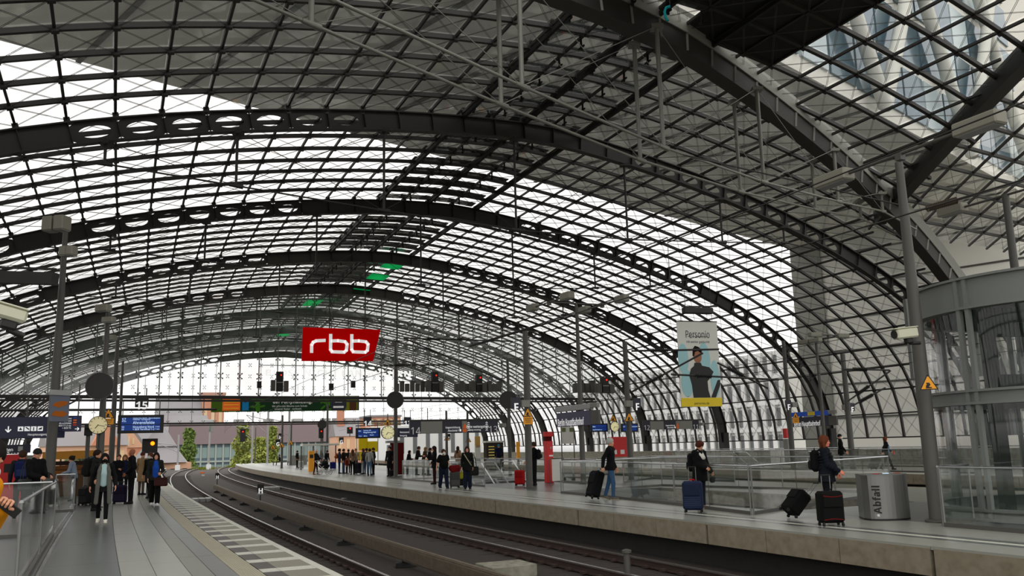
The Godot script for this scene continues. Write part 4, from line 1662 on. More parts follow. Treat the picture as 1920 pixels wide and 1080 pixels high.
func crowd() -> void:
	make_templates()
	var toC := func(p: Vector3) -> Vector3: return Vector3(-p.x, 0, -p.z) # towards the photographer
	var right := Vector3(1, 0, 0)
	var dark := c(0.055, 0.055, 0.06)
	var black := c(0.035, 0.035, 0.04)
	var denim := c(0.14, 0.2, 0.3)
	# --- near platform
	var p := at_depth(-123, 850, 5.6); p.y = 0
	var q := person("masked man in a mustard yellow jacket at the left edge of the picture", p, Vector3(1, 0, 0.25), {"h": 1.83, "cell": 0.014, "lean": 0.5, "nod": 0.45, "look": 0.3, "top": c(0.78, 0.5, 0.04), "legs": dark, "hair": ["short", c(0.07, 0.05, 0.045)], "mask": c(0.85, 0.86, 0.86), "arms": [Vector3(-0.02, -0.13, 0.13), HANG], "hands": ["hand_grip", "hand_grip"]})
	handbag("brown paper carrier bag held by the masked man in yellow", joint(q, "wr", 1) + Vector3(0.0, -0.08, 0), Vector3(0.7, 0, 0.7), c(0.36, 0.22, 0.11), Vector3(0.3, 0.36, 0.12), 0.16, "paper_bag")
	var ph := solo("phone", "dark phone in the hand of the masked man in yellow", "phone", Transform3D(Basis(Vector3(0.4, 0.3, 1).normalized(), 0.9), joint(q, "wr", 0) + Vector3(0.07, 0.0, 0.04)), phone_mb(), M.black)
	p = on_level(34, 972, 0)
	q = person("man seen from behind with a blue backpack beside the red machine", p, Vector3(-0.5, 0, -1), {"h": 1.82, "top": c(0.1, 0.11, 0.13), "legs": dark, "hair": ["short", c(0.2, 0.12, 0.08)]})
	backpack(q, "blue backpack on the man beside the red machine", c(0.06, 0.1, 0.26), Vector3(0.33, 0.48, 0.18))
	p = on_level(58, 984, 0)
	q = person("man in a dark flat cap and black padded jacket looking at his phone", p, Vector3(1, 0, 0.35), {"h": 1.86, "cell": 0.018, "top": black, "legs": c(0.07, 0.07, 0.075), "puffy": 1.0, "hair": ["cap", c(0.09, 0.095, 0.09)], "nod": 0.45, "walk": 0.2, "shoes": c(0.75, 0.72, 0.68), "arms": [Vector3(-0.06, -0.32, 0.33), Vector3(-0.04, -0.34, 0.33)], "hands": ["hand_grip", "hand_grip"]})
	handbag("grey shoulder bag at the hip of the man in the flat cap", joint(q, "shl", 1) + Vector3(0.0, 0.02, 0.12), Vector3(1, 0, 0.4), c(0.2, 0.2, 0.2), Vector3(0.34, 0.26, 0.14), 0.42, "shoulder_bag")
	solo("phone", "small phone held by the man in the flat cap", "phone", Transform3D(Basis(Vector3.UP, 1.2), joint(q, "wr", 0).lerp(joint(q, "wr", 1), 0.5) + Vector3(0.1, 0.03, 0.0)), phone_mb(), M.black)
	p = on_level(137, 940, 0)
	q = person("person in a striped blue and white top bending over a brown bag", p, Vector3(-1, 0, 0.2), {"h": 1.66, "top": c(0.5, 0.55, 0.62), "legs": c(0.16, 0.18, 0.22), "hair": ["bun", c(0.13, 0.08, 0.05)], "lean": 0.2, "arms": [Vector3(-0.02, -0.36, 0.3), Vector3(-0.02, -0.36, 0.3)]})
	handbag("brown leather bag held by the person in the striped top", joint(q, "wr", 0) + Vector3(0, -0.02, 0), Vector3(0, 0, 1), c(0.4, 0.21, 0.12), Vector3(0.36, 0.24, 0.14), 0.06)
	p = on_level(190, 980, 0)
	q = person("woman with a long grey scarf, black mask and white shoes walking towards us", p, toC.call(p), {"h": 1.68, "fem": true, "cell": 0.014, "top": c(0.06, 0.06, 0.065), "coat": 0.78, "legs": c(0.035, 0.035, 0.045), "shoes": c(0.85, 0.83, 0.78), "sole": c(0.8, 0.78, 0.72), "hair": ["long", c(0.06, 0.035, 0.03)], "mask": c(0.02, 0.02, 0.022), "scarf": c(0.34, 0.34, 0.32), "scarf_l": 0.42, "shirt": c(0.62, 0.72, 0.72), "walk": 0.22, "arms": [Vector3(0.12, -0.5, 0.1), Vector3(0.14, -0.5, -0.08)], "look": 0.1})
	p = on_level(176, 958, 0)
	q = person("dark-haired person with a bulky dark backpack behind the woman in the scarf", p, Vector3(1, 0, -0.1), {"h": 1.8, "top": c(0.1, 0.1, 0.085), "legs": dark, "hair": ["short", c(0.14, 0.08, 0.055)], "coat": 0.75})
	backpack(q, "bulky olive black backpack behind the woman in the scarf", c(0.075, 0.075, 0.065), Vector3(0.34, 0.55, 0.24))
	p = on_level(219, 935, 0)
	person("woman in a pale beret standing beside the bald man in black", p, toC.call(p), {"h": 1.66, "fem": true, "top": c(0.05, 0.055, 0.075), "legs": c(0.1, 0.13, 0.2), "hair": ["beanie", c(0.32, 0.22, 0.17)], "coat": 0.7, "arms": [HOLD, HANG]})
	p = on_level(231, 928, 0)
	person("fair-haired person in a blue jacket behind the bald man in black", p, toC.call(p), {"h": 1.64, "top": c(0.07, 0.1, 0.22), "legs": dark, "hair": ["bob", c(0.42, 0.31, 0.17)]})
	p = on_level(244, 945, 0)
	person("bald man in a black coat standing side-on and looking left", p, Vector3(-1, 0, 0.15), {"h": 1.84, "cell": 0.018, "top": black, "coat": 0.82, "legs": c(0.045, 0.045, 0.055), "hair": ["", black], "skin": c(0.62, 0.38, 0.28), "arms": [POCK, HANG]})
	p = on_level(264, 928, 0)
	person("person in a beige coat with their back turned beyond the bald man", p, Vector3(0.3, 0, -1), {"h": 1.74, "top": c(0.52, 0.42, 0.3), "coat": 0.55, "legs": c(0.3, 0.24, 0.2), "hair": ["crop", c(0.3, 0.14, 0.1)]})
	p = on_level(279, 934, 0)
	person("person with a white face mask and dark coat behind the woman in the blue top", p, Vector3(-0.3, 0, 1), {"h": 1.7, "top": dark, "coat": 0.6, "legs": black, "hair": ["short", c(0.34, 0.2, 0.14)], "mask": c(0.8, 0.8, 0.8), "walk": 0.15})
	p = on_level(289, 947, 0)
	q = person("woman in a bright blue top and dark open jacket walking towards us", p, toC.call(p), {"h": 1.7, "fem": true, "cell": 0.016, "top": c(0.12, 0.125, 0.115), "legs": black, "shirt": c(0.1, 0.28, 0.62), "shoes": c(0.8, 0.8, 0.78), "sole": c(0.8, 0.8, 0.78), "hair": ["long", c(0.08, 0.03, 0.025)], "walk": 0.25, "coat": 0.82, "arms": [Vector3(0.0, -0.36, 0.2), HANG], "loose": 0.03})
	handbag("dark red-brown leather bag carried by the woman in the blue top", joint(q, "wr", 0) + Vector3(0.05, -0.03, 0.08), Vector3(0.2, 0, 1), c(0.2, 0.075, 0.06), Vector3(0.42, 0.28, 0.16), 0.12)
	suitcase("purple suitcase standing left of the bald man in black", on_level(224, 945, 0), Vector3(0.2, 0, 1), c(0.09, 0.06, 0.17), Vector3(0.44, 0.58, 0.27), {"handle": 0.1})
	suitcase("dark suitcase beside the escalator behind the scarf woman", on_level(170, 946, 0), Vector3(0.4, 0, 1), c(0.05, 0.05, 0.06), Vector3(0.42, 0.5, 0.25))
	suitcase("second dark suitcase just left of the woman with the scarf", on_level(158, 948, 0), Vector3(-0.3, 0, 1), c(0.065, 0.065, 0.07), Vector3(0.4, 0.56, 0.25))
	# --- middle platform, large figures
	var y := Y14 + 0.006
	p = on_level(1148, 937, y)
	q = person("grey-haired man in a black jacket and blue jeans pulling a bag", p, Vector3(1, 0, 0.45), {"h": 1.83, "cell": 0.014, "top": c(0.03, 0.03, 0.035), "legs": c(0.19, 0.3, 0.42), "shoes": c(0.35, 0.32, 0.28), "sole": c(0.6, 0.58, 0.52), "hair": ["short", c(0.62, 0.62, 0.6)], "walk": -0.26, "arms": [HANG, Vector3(0.16, -0.5, -0.14)], "hands": ["hand_relaxed", "hand_grip"], "coat": 0.84})
	suitcase("tall black wheeled bag pulled by the grey-haired man in jeans", on_level(1116, 937, y), Vector3(-1, 0, 0.55), c(0.022, 0.025, 0.03), Vector3(0.42, 0.78, 0.32), {"tilt": 0.33, "handle": 0.12, "rough": 0.85, "trim": c(0.05, 0.13, 0.3)})
	p = on_level(1316, 954, y)
	q = person("woman with short red-brown hair in a black coat looking down", p, Vector3(0.75, 0, 1), {"h": 1.66, "fem": true, "fat": 1.15, "cell": 0.014, "top": c(0.025, 0.025, 0.028), "legs": c(0.09, 0.11, 0.17), "shoes": c(0.6, 0.48, 0.4), "sole": c(0.6, 0.5, 0.45), "coat": 0.72, "hair": ["fringe", c(0.27, 0.12, 0.07)], "nod": 0.45, "puffy": 1.0, "arms": [Vector3(0.1, -0.5, 0.16), Vector3(-0.1, -0.38, 0.26)], "hands": ["hand_grip", "hand_grip"], "scarf": c(0.75, 0.74, 0.7), "scarf_l": -0.38})
	backpack(q, "black backpack on the woman with the blue suitcase", c(0.04, 0.045, 0.055), Vector3(0.32, 0.46, 0.18), 0.05)
	suitcase("denim blue upright suitcase with a red grip in front of the red-haired woman", on_level(1301, 961, y), Vector3(-0.35, 0, 1), c(0.1, 0.14, 0.24), Vector3(0.47, 0.68, 0.27), {"handle": 0.33, "ribs": 9, "grip": c(0.75, 0.03, 0.06), "rough": 0.8})
	handbag("small black handbag in the left hand of the woman with the blue suitcase", joint(q, "wr", 0) + Vector3(0.02, -0.06, 0), Vector3(0.7, 0, 0.7), c(0.03, 0.03, 0.03), Vector3(0.2, 0.15, 0.08), 0.06)
	p = on_level(1557, 975, y)
	q = person("woman with shoulder-length auburn hair in a navy quilted jacket looking right", p, Vector3(0.9, 0, 0.5), {"h": 1.7, "fem": true, "fat": 1.18, "cell": 0.013, "top": c(0.055, 0.07, 0.105), "quilt": c(0.09, 0.11, 0.16), "legs": c(0.03, 0.04, 0.06), "coat": 0.8, "hair": ["bob", c(0.36, 0.18, 0.1)], "skin": c(0.82, 0.5, 0.4), "arms": [Vector3(0.08, -0.5, 0.16), Vector3(-0.02, -0.42, 0.28)], "hands": ["hand_grip", "hand_grip"], "shoes": c(0.7, 0.68, 0.65)})
	backpack(q, "black backpack on the woman in the navy quilted jacket", c(0.03, 0.03, 0.035), Vector3(0.28, 0.45, 0.17), 0.02)
	suitcase("black upright suitcase with red piping in front of the quilted jacket", on_level(1559, 986, y), Vector3(0.1, 0, 1), c(0.02, 0.02, 0.022), Vector3(0.48, 0.6, 0.28), {"handle": 0.3, "trim": c(0.5, 0.04, 0.03), "rough": 0.85})
	suitcase("bulging black trolley bag leaning behind the woman in the quilted jacket", on_level(1484, 972, y), Vector3(-1, 0, 0.2), c(0.022, 0.022, 0.025), Vector3(0.42, 0.55, 0.32), {"tilt": 0.75, "handle": 0.35, "rough": 0.9})
	p = on_level(832, 916, y)
	q = person("stout woman in a black t-shirt, jeans and white mask walking with a grey case", p, Vector3(0.5, 0, 1), {"h": 1.6, "fem": true, "fat": 1.45, "cell": 0.018, "top": c(0.03, 0.03, 0.03), "upper": "shirt", "collar": false, "bare": true, "legs": c(0.07, 0.1, 0.17), "hair": ["short", c(0.22, 0.13, 0.08)], "mask": c(0.85, 0.85, 0.83), "walk": 0.2, "arms": [Vector3(0.16, -0.42, -0.1), Vector3(0.2, -0.5, 0.05)], "loose": 0.03})
	var silver := suitcase("silver grey ribbed suitcase beside the stout woman in black", on_level(853, 915, y), Vector3(0.2, 0, 1), c(0.28, 0.28, 0.28), Vector3(0.42, 0.62, 0.27), {"handle": 0.3, "ribs": 7})
	p = on_level(877, 917, y)
	q = person("woman in a dark green jacket with a pale strap across her chest", p, toC.call(p), {"h": 1.68, "fem": true, "fat": 1.1, "cell": 0.018, "top": c(0.045, 0.065, 0.05), "legs": c(0.06, 0.09, 0.16), "hair": ["bob", c(0.2, 0.11, 0.07)], "coat": 0.76, "strap": c(0.6, 0.57, 0.45), "loose": 0.03})
	handbag("big black shoulder bag hanging beside the woman in green", joint(q, "shl", 0) + Vector3(0.1, 0.0, 0), Vector3(0.3, 0, 1), c(0.03, 0.03, 0.03), Vector3(0.4, 0.36, 0.16), 0.5, "shoulder_bag")
	q = suitcase("small dark case with a yellow-green bag tied on between the two women", on_level(864, 913, y), Vector3(0.2, 0, 1), c(0.1, 0.1, 0.09), Vector3(0.34, 0.4, 0.22))
	handbag("yellow-green cloth bag tied on top of the small dark case", q.position + Vector3(0, 0.72, 0.14), Vector3(0.2, 0, 1), c(0.62, 0.6, 0.08), Vector3(0.22, 0.3, 0.1), 0.08, "cloth_bag")
	solo("red_bundle", "dark red jacket bundled on top of the silver case", "jacket", look_along(silver.position + Vector3(0.0, 0.8, 0.02), Vector3(0.2, 0, 1)), bundle_mb(), cloth(c(0.4, 0.05, 0.06)))
	p = on_level(815, 908, y)
	person("woman in a black coat and maroon trousers facing left", p, Vector3(-1, 0, 0.3), {"h": 1.74, "fem": true, "cell": 0.018, "top": black, "coat": 0.75, "legs": c(0.16, 0.03, 0.05), "hair": ["long", c(0.13, 0.06, 0.045)], "arms": [HOLD, POCK]})
	# people leaning at the stair rail
	for e in [[764, 893, "person in black with dark bushy hair leaning on the stair rail", black, ["bob", c(0.07, 0.045, 0.04)], 1.55], [781, 891, "tall person in a dark brown jacket bending over the stair rail", c(0.09, 0.07, 0.06), ["short", c(0.22, 0.13, 0.09)], 1.8], [794, 890, "fair-haired person in a patterned jacket at the stair rail", c(0.26, 0.2, 0.14), ["bob", c(0.5, 0.36, 0.2)], 1.74], [803, 891, "person in a black padded coat stooping beside the fair-haired one at the rail", c(0.05, 0.045, 0.045), ["short", c(0.16, 0.1, 0.08)], 1.68]]:
		p = on_level(e[0], e[1], y)
		person(e[2], p, Vector3(1, 0, 0.2), {"h": e[5], "cell": 0.026, "top": e[3], "legs": c(0.16, 0.18, 0.22), "hair": e[4], "lean": 0.22, "arms": [HOLD, HOLD]})
	p = on_level(859, 888, y)
	person("woman in a beige coat standing with her back to the stairs", p, Vector3(0.6, 0, -1), {"h": 1.72, "fem": true, "cell": 0.026, "top": c(0.5, 0.4, 0.3), "coat": 0.6, "legs": dark, "hair": ["long", c(0.17, 0.1, 0.07)]})
	p = on_level(936, 880, y)
	person("man in a blue jacket with a turquoise hood at the lit machine", p, Vector3(-0.2, 0, -1), {"h": 1.8, "cell": 0.028, "top": c(0.04, 0.08, 0.17), "legs": dark, "hair": ["beanie", c(0.05, 0.42, 0.5)]})
	p = on_level(1003, 910, y)
	q = person("person in black half hidden behind the thick post", p, Vector3(-1, 0, -0.3), {"h": 1.8, "cell": 0.02, "top": c(0.035, 0.04, 0.05), "legs": black, "hair": ["short", c(0.2, 0.14, 0.1)], "arms": [Vector3(0.1, -0.46, 0.26), HANG]})
	backpack(q, "dark backpack on the person behind the thick post", c(0.04, 0.045, 0.055))
	suitcase("bright red suitcase standing left of the thick post", on_level(975, 911, y), Vector3(-0.3, 0, 1), c(0.6, 0.02, 0.04), Vector3(0.42, 0.6, 0.26), {"handle": 0.38})
	p = on_level(731, 893, y)
	person("man in a long black coat in front of the red booth", p, Vector3(-0.4, 0, 1), {"h": 1.82, "cell": 0.022, "top": black, "coat": 0.5, "legs": black, "hair": ["short", c(0.1, 0.08, 0.07)]})
	suitcase("black bag at the feet of the man in the long coat", on_level(738, 894, y), Vector3(0, 0, 1), c(0.03, 0.03, 0.03), Vector3(0.5, 0.36, 0.3))
	# the waiting group
	var far := [
		[636, 888, "person in a blue denim jacket with an orange backpack", c(0.14, 0.19, 0.3), denim, ["short", c(0.1, 0.07, 0.06)], 1.78, Vector3(1, 0, -0.3)],
		[644, 888, "person in a dark brown top beside the orange backpack", c(0.12, 0.07, 0.06), c(0.2, 0.27, 0.36), ["short", c(0.12, 0.06, 0.05)], 1.76, Vector3(1, 0, 0.3)],
		[653, 886, "person in a teal dark jacket in the middle of the waiting group", c(0.05, 0.09, 0.11), dark, ["short", c(0.1, 0.08, 0.07)], 1.72, Vector3(0, 0, -1)],
		[661, 890, "woman in a beige jacket and black leggings in the waiting group", c(0.47, 0.37, 0.29), black, ["long", c(0.3, 0.18, 0.12)], 1.7, Vector3(-0.3, 0, -1)],
		[667, 886, "person in a cream top with blue bag behind the beige jacket", c(0.6, 0.55, 0.46), denim, ["short", c(0.3, 0.2, 0.13)], 1.74, Vector3(0.2, 0, 1)],
		[681, 889, "person in a black vest and pale trousers beside the navy case", c(0.1, 0.09, 0.09), c(0.42, 0.44, 0.46), ["bob", c(0.3, 0.17, 0.1)], 1.74, Vector3(-1, 0, 0.4)],
		[687, 889, "person in grey behind the pale grey hoodie", c(0.24, 0.22, 0.21), denim, ["short", c(0.15, 0.09, 0.07)], 1.76, Vector3(0.2, 0, -1)],
		[693, 892, "person in a pale grey hoodie and light blue jeans seen from behind", c(0.56, 0.55, 0.53), c(0.26, 0.36, 0.47), ["short", c(0.17, 0.1, 0.07)], 1.72, Vector3(0.3, 0, -1)],
		[700, 890, "person in black at the right end of the waiting group", c(0.06, 0.05, 0.05), black, ["short", c(0.2, 0.12, 0.09)], 1.78, Vector3(-1, 0, -0.2)]]
	for e in far:
		p = on_level(e[0], e[1], y)
		q = person(e[2], p, e[7], {"h": e[6], "cell": 0.026, "top": e[3], "legs": e[4], "hair": e[5], "fem": e[5][0] in ["long", "bob"]})
		if e[0] == 636: backpack(q, "orange-brown backpack on the person in the denim jacket", c(0.55, 0.26, 0.08), Vector3(0.3, 0.4, 0.18))
	p = on_level(650, 889, y)
	person("child in an orange-brown hooded jacket in front of the waiting group", p, Vector3(1, 0, 0.3), {"h": 1.12, "cell": 0.02, "top": c(0.42, 0.13, 0.05), "puffy": 1.5, "legs": dark, "hair": ["short", c(0.3, 0.16, 0.09)]})
	suitcase("tall navy suitcase in the waiting group", on_level(671, 889, y), Vector3(-0.3, 0, 1), c(0.03, 0.04, 0.09), Vector3(0.5, 0.74, 0.3), {"handle": 0.2})
	suitcase("royal blue case left of the waiting group", on_level(624, 880, y), Vector3(-0.3, 0, 1), c(0.03, 0.06, 0.35), Vector3(0.5, 0.6, 0.3))
	p = on_level(592, 890, y)
	person("bald man in a black jacket and brown trousers pushing a pram", p, Vector3(1, 0, 0.2), {"h": 1.74, "cell": 0.024, "top": c(0.07, 0.065, 0.07), "legs": c(0.2, 0.1, 0.05), "hair": ["", black], "arms": [PUSH, PUSH], "hands": ["hand_grip", "hand_grip"], "walk": 0.12, "shoes": c(0.5, 0.3, 0.1)})
	pram(on_level(607, 890, y))
	p = on_level(611, 880, y)
	person("person in black bending behind the pram near the glass shelter", p, Vector3(1, 0, 0.6), {"h": 1.7, "cell": 0.026, "top": dark, "legs": black, "hair": ["short", c(0.1, 0.07, 0.06)], "lean": 0.25})
	p = on_level(557, 877, y)
	person("dark figure standing alone with a white case near the far tip", p, Vector3(1, 0, 0.2), {"h": 1.76, "cell": 0.03, "top": c(0.06, 0.06, 0.07), "legs": black, "hair": ["short", c(0.12, 0.08, 0.06)]})
	suitcase("white suitcase standing beside the lone dark figure", on_level(564, 878, y), Vector3(0, 0, 1), c(0.72, 0.72, 0.7), Vector3(0.5, 0.66, 0.3), {"handle": 0.3})
	p = on_level(525, 872, y)
	person("person sitting on the far bench near the platform tip", p, Vector3(-1, 0, 0.3), {"h": 1.74, "cell": 0.03, "top": c(0.05, 0.05, 0.06), "legs": c(0.07, 0.07, 0.08), "hair": ["short", c(0.1, 0.07, 0.06)], "seat": true, "lean": 0.15, "arms": [HOLD, HOLD]})
	# --- far platform
	p = on_level(1580, 884, Y14)
	q = person("man in a dark cap, white mask and black jacket on the far platform", p, Vector3(1, 0, 0.3), {"h": 1.84, "cell": 0.022, "top": black, "legs": c(0.1, 0.14, 0.2), "hair": ["cap", c(0.07, 0.07, 0.075)], "mask": c(0.82, 0.82, 0.82), "coat": 0.8, "arms": [HANG, FWD]})
	p = on_level(1665, 881, Y14)
	q = person("woman in a short denim skirt and black jacket carrying a red cup", p, Vector3(1, 0, 0.2), {"h": 1.68, "fem": true, "cell": 0.02, "top": c(0.05, 0.05, 0.055), "legs": black, "shirt": c(0.36, 0.46, 0.56), "hair": ["bob", c(0.35, 0.17, 0.08)], "walk": 0.36, "arms": [Vector3(0.05, -0.45, 0.28), Vector3(0.1, -0.48, -0.24)], "hands": ["hand_grip", "hand_grip"], "shoes": black})
	var cup := MB.new()
	cup.lathe(Transform3D(), [Vector2(0.0, -0.08), Vector2(0.032, -0.08), Vector2(0.045, 0.07), Vector2(0.047, 0.075), Vector2(0.0, 0.08)], 16)
	solo("red_cup", "red paper cup in the hand of the woman on the far platform", "cup", Transform3D(Basis(), joint(q, "wr", 0) + Vector3(0.1, -0.08, 0.06)), cup, M.red)
	suitcase("dark tilted suitcase pulled by the woman with the red cup", on_level(1638, 882, Y14), Vector3(-1, 0, 0.3), c(0.05, 0.06, 0.06), Vector3(0.46, 0.6, 0.3), {"tilt": 0.6, "handle": 0.35})

func phone_mb() -> MB:
	var b := MB.new()
	b.rbox(Transform3D(), Vector3(0.068, 0.125, 0.01), 0.004)
	return b

func bundle_mb() -> MB:
	var b := MB.new()
	var f := Field.new(Vector3(-0.25, -0.2, -0.2), Vector3(0.25, 0.2, 0.2), 0.02)
	f.cap(Vector3(-0.13, 0.02, 0), Vector3(0.13, 0.04, 0.02), 0.13, 0.12, 0.05)
	f.cap(Vector3(-0.08, -0.08, 0.04), Vector3(0.12, -0.06, -0.04), 0.1, 0.12, 0.05)
	f.emit(b)
	return b

func pram(pos: Vector3) -> void:
	var r := thing("pram", "dark pram with a hood and white frame in front of the bald man", "pram", look_along(pos, Vector3(1, 0, 0.25)))
	var b := MB.new()
	var f := Field.new(Vector3(-0.25, 0.4, -0.5), Vector3(0.25, 1.1, 0.5), 0.025)
	f.cap(Vector3(0, 0.66, -0.22), Vector3(0, 0.62, 0.26), 0.19, 0.17, 0.05)
	f.clip(Vector3(0, 1, 0.1).normalized(), Vector3(0, 0.74, 0))
	f.emit(b)
	part(r, "carrycot", b, cloth(c(0.04, 0.045, 0.05)))
	b = MB.new()
	f = Field.new(Vector3(-0.3, 0.6, -0.5), Vector3(0.3, 1.1, 0.3), 0.025)
	f.ell(Vector3(0, 0.76, 0.06), Vector3(0.21, 0.25, 0.28), 0.02)
	f.ell(Vector3(0, 0.74, -0.12), Vector3(0.18, 0.22, 0.26), 0.02, true)
	f.clip(Vector3(0, -1, 0), Vector3(0, 0.72, 0))
	f.emit(b)
	part(r, "hood", b, cloth(c(0.05, 0.06, 0.06)))
	b = MB.new()
	for sx in [-0.22, 0.22]:
		b.tube(Vector3(sx, 0.16, 0.4), Vector3(sx, 0.98, -0.62), 0.014, -1, 6)
		b.tube(Vector3(sx, 0.16, -0.36), Vector3(sx, 0.62, 0.1), 0.014, -1, 6)
	b.tube(Vector3(-0.22, 0.98, -0.62), Vector3(0.22, 0.98, -0.62), 0.018, -1, 6)
	part(r, "frame", b, M.offwhite)
	for q in [Vector3(-0.26, 0.15, 0.4), Vector3(0.26, 0.15, 0.4), Vector3(-0.26, 0.17, -0.38), Vector3(0.26, 0.17, -0.38)]:
		b = MB.new()
		var pts := []
		for i in 17: pts.append(q + Vector3(0, sin(TAU * i / 16) * (q.y - 0.02), cos(TAU * i / 16) * (q.y - 0.02)))
		b.rope(pts, 0.02, 6)
		for i in 3: b.tube(q + Vector3(0, sin(PI * i / 3), cos(PI * i / 3)) * (q.y - 0.02), q - Vector3(0, sin(PI * i / 3), cos(PI * i / 3)) * (q.y - 0.02), 0.008, -1, 4)
		part(r, "wheel", b, M.lightgrey)

# ---------------------------------------------------------------- fixtures
func plate(parent: Node3D, called: String, xf: Transform3D, w: float, h: float, t: float, m: Material, label := "") -> MeshInstance3D:
	var b := MB.new()
	b.rbox(xf, Vector3(w, h, t), minf(0.012, t * 0.3))
	return part(parent, called, b, m, label)

func at(x: float, y: float, z := 0.0, b := Basis()) -> Transform3D:
	return Transform3D(b, Vector3(x, y, z))

func mast(called: String, label: String, px: float, py: float, level: float, height: float, r0: float, r1: float, group := "") -> Node3D:
	var p := on_level(px, py, level)
	var t := thing(called, label, "post", Transform3D(Basis(), p), group)
	var b := MB.new()
	b.lathe(Transform3D(), [Vector2(r0, 0), Vector2(r0, height * 0.35), Vector2(r0 * 0.97, height * 0.36), Vector2(r1, height), Vector2(0, height + 0.01)], 16)
	part(t, "shaft", b, M.post_grey)
	b = MB.new()
	b.lathe(Transform3D(), [Vector2(r0 * 1.6, 0), Vector2(r0 * 1.6, 0.03), Vector2(r0 * 1.05, 0.05)], 16)
	part(t, "foot_plate", b, M.post_grey)
	return t

func lamp_arm(called: String, label: String, c0: Vector3, along: Vector3, half: float, size: Vector3, group := "", arm := true) -> void:
	# two floodlight boxes at the ends of one arm
	along = along.normalized()
	var z := along
	var x := Vector3.UP.cross(z).normalized()
	var t := thing(called, label, "floodlight", Transform3D(Basis(x, Vector3.UP, z), c0), group)
	var b := MB.new()
	if arm:
		b.tube(Vector3(0, 0, -half), Vector3(0, 0, half), 0.035, -1, 8)
		b.cube(Vector3(0, -0.05, 0), Vector3(0.14, 0.16, 0.14))
		part(t, "arm", b, M.post_grey)
	for sg in [-1.0, 1.0]:
		b = MB.new()
		b.rbox(at(0, 0.0, sg * half), size, 0.03)
		var h := part(t, "lamp_housing", b, M.lamp_box)
		b = MB.new()
		b.rbox(at(0, -size.y * 0.5, sg * half), Vector3(size.x * 0.8, 0.02, size.z * 0.85), 0.005)
		part(h, "lamp_glass", b, M.lightgrey)

func triangle_sign(label: String, xf: Transform3D, w: float, plate_h := 0.0, group := "yellow warning signs on posts") -> void:
	var t := thing("warning_sign", label, "sign", xf, group)
	var h := w * 0.87
	var b := MB.new()
	b.prism(at(0, 0, 0), PackedVector2Array([Vector2(-w / 2, 0), Vector2(w / 2, 0), Vector2(w * 0.04, h), Vector2(-w * 0.04, h)]), 0.02)
	part(t, "border", b, M.black)
	b = MB.new()
	var k := 0.82
	b.prism(at(0, h * 0.06, 0.012), PackedVector2Array([Vector2(-w / 2 * k, 0), Vector2(w / 2 * k, 0), Vector2(w * 0.03, h * k), Vector2(-w * 0.03, h * k)]), 0.014)
	part(t, "face", b, M.yellow)
	b = MB.new() # falling figure and flash
	b.prism(at(0, h * 0.1, 0.024), PackedVector2Array([Vector2(-w * 0.16, 0.0), Vector2(w * 0.14, 0.0), Vector2(w * 0.16, h * 0.07), Vector2(w * 0.0, h * 0.1), Vector2(w * 0.1, h * 0.24), Vector2(w * 0.02, h * 0.4), Vector2(-w * 0.06, h * 0.28), Vector2(-w * 0.14, h * 0.2)]), 0.008)
	b.ell(at(-w * 0.07, h * 0.43, 0.03), Vector3(w * 0.05, w * 0.05, 0.006), 10, 5)
	part(t, "symbol", b, M.black)
	if plate_h > 0:
		plate(t, "text_plate", at(0, -plate_h * 0.5 - 0.01, 0.01), w * 0.95, plate_h, 0.02, M.yellow)
		b = MB.new()
		for i in 3: b.cube(Vector3(0, -plate_h * (0.28 + i * 0.22), 0.022), Vector3(w * (0.7 - 0.1 * i), plate_h * 0.06, 0.004))
		part(t, "text_line", b, M.black)

func letter_sign(label: String, ch: String, xf: Transform3D, w: float, h: float, mback: Material, group := "") -> Node3D:
	var t := thing("letter_sign", label, "sign", xf, group)
	plate(t, "panel", Transform3D(), w, h, 0.08, mback)
	text(t, ch, at(0, -h * 0.36, 0.041), h * 0.95, M.sign_white, true, 0.01)
	return t

func disc(label: String, p: Vector3, r: float, facing: Vector3) -> void:
	var xf := look_along(p, facing)
	var t := thing("round_board", label, "round board", xf, "dark round boards on the posts")
	var b := MB.new()
	b.lathe(Transform3D(Basis(Vector3.RIGHT, PI / 2), Vector3.ZERO), [Vector2(0, -0.06), Vector2(r * 0.93, -0.06), Vector2(r, -0.03), Vector2(r, 0.04), Vector2(r * 0.95, 0.06), Vector2(0, 0.06)], 40)
	part(t, "drum", b, M.beam_dark)
	b = MB.new()
	b.lathe(Transform3D(Basis(Vector3.RIGHT, PI / 2), Vector3.ZERO), [Vector2(r * 0.96, 0.055), Vector2(r * 1.02, 0.055), Vector2(r * 1.02, 0.075), Vector2(r * 0.96, 0.075)], 40)
	part(t, "rim", b, M.post_grey)

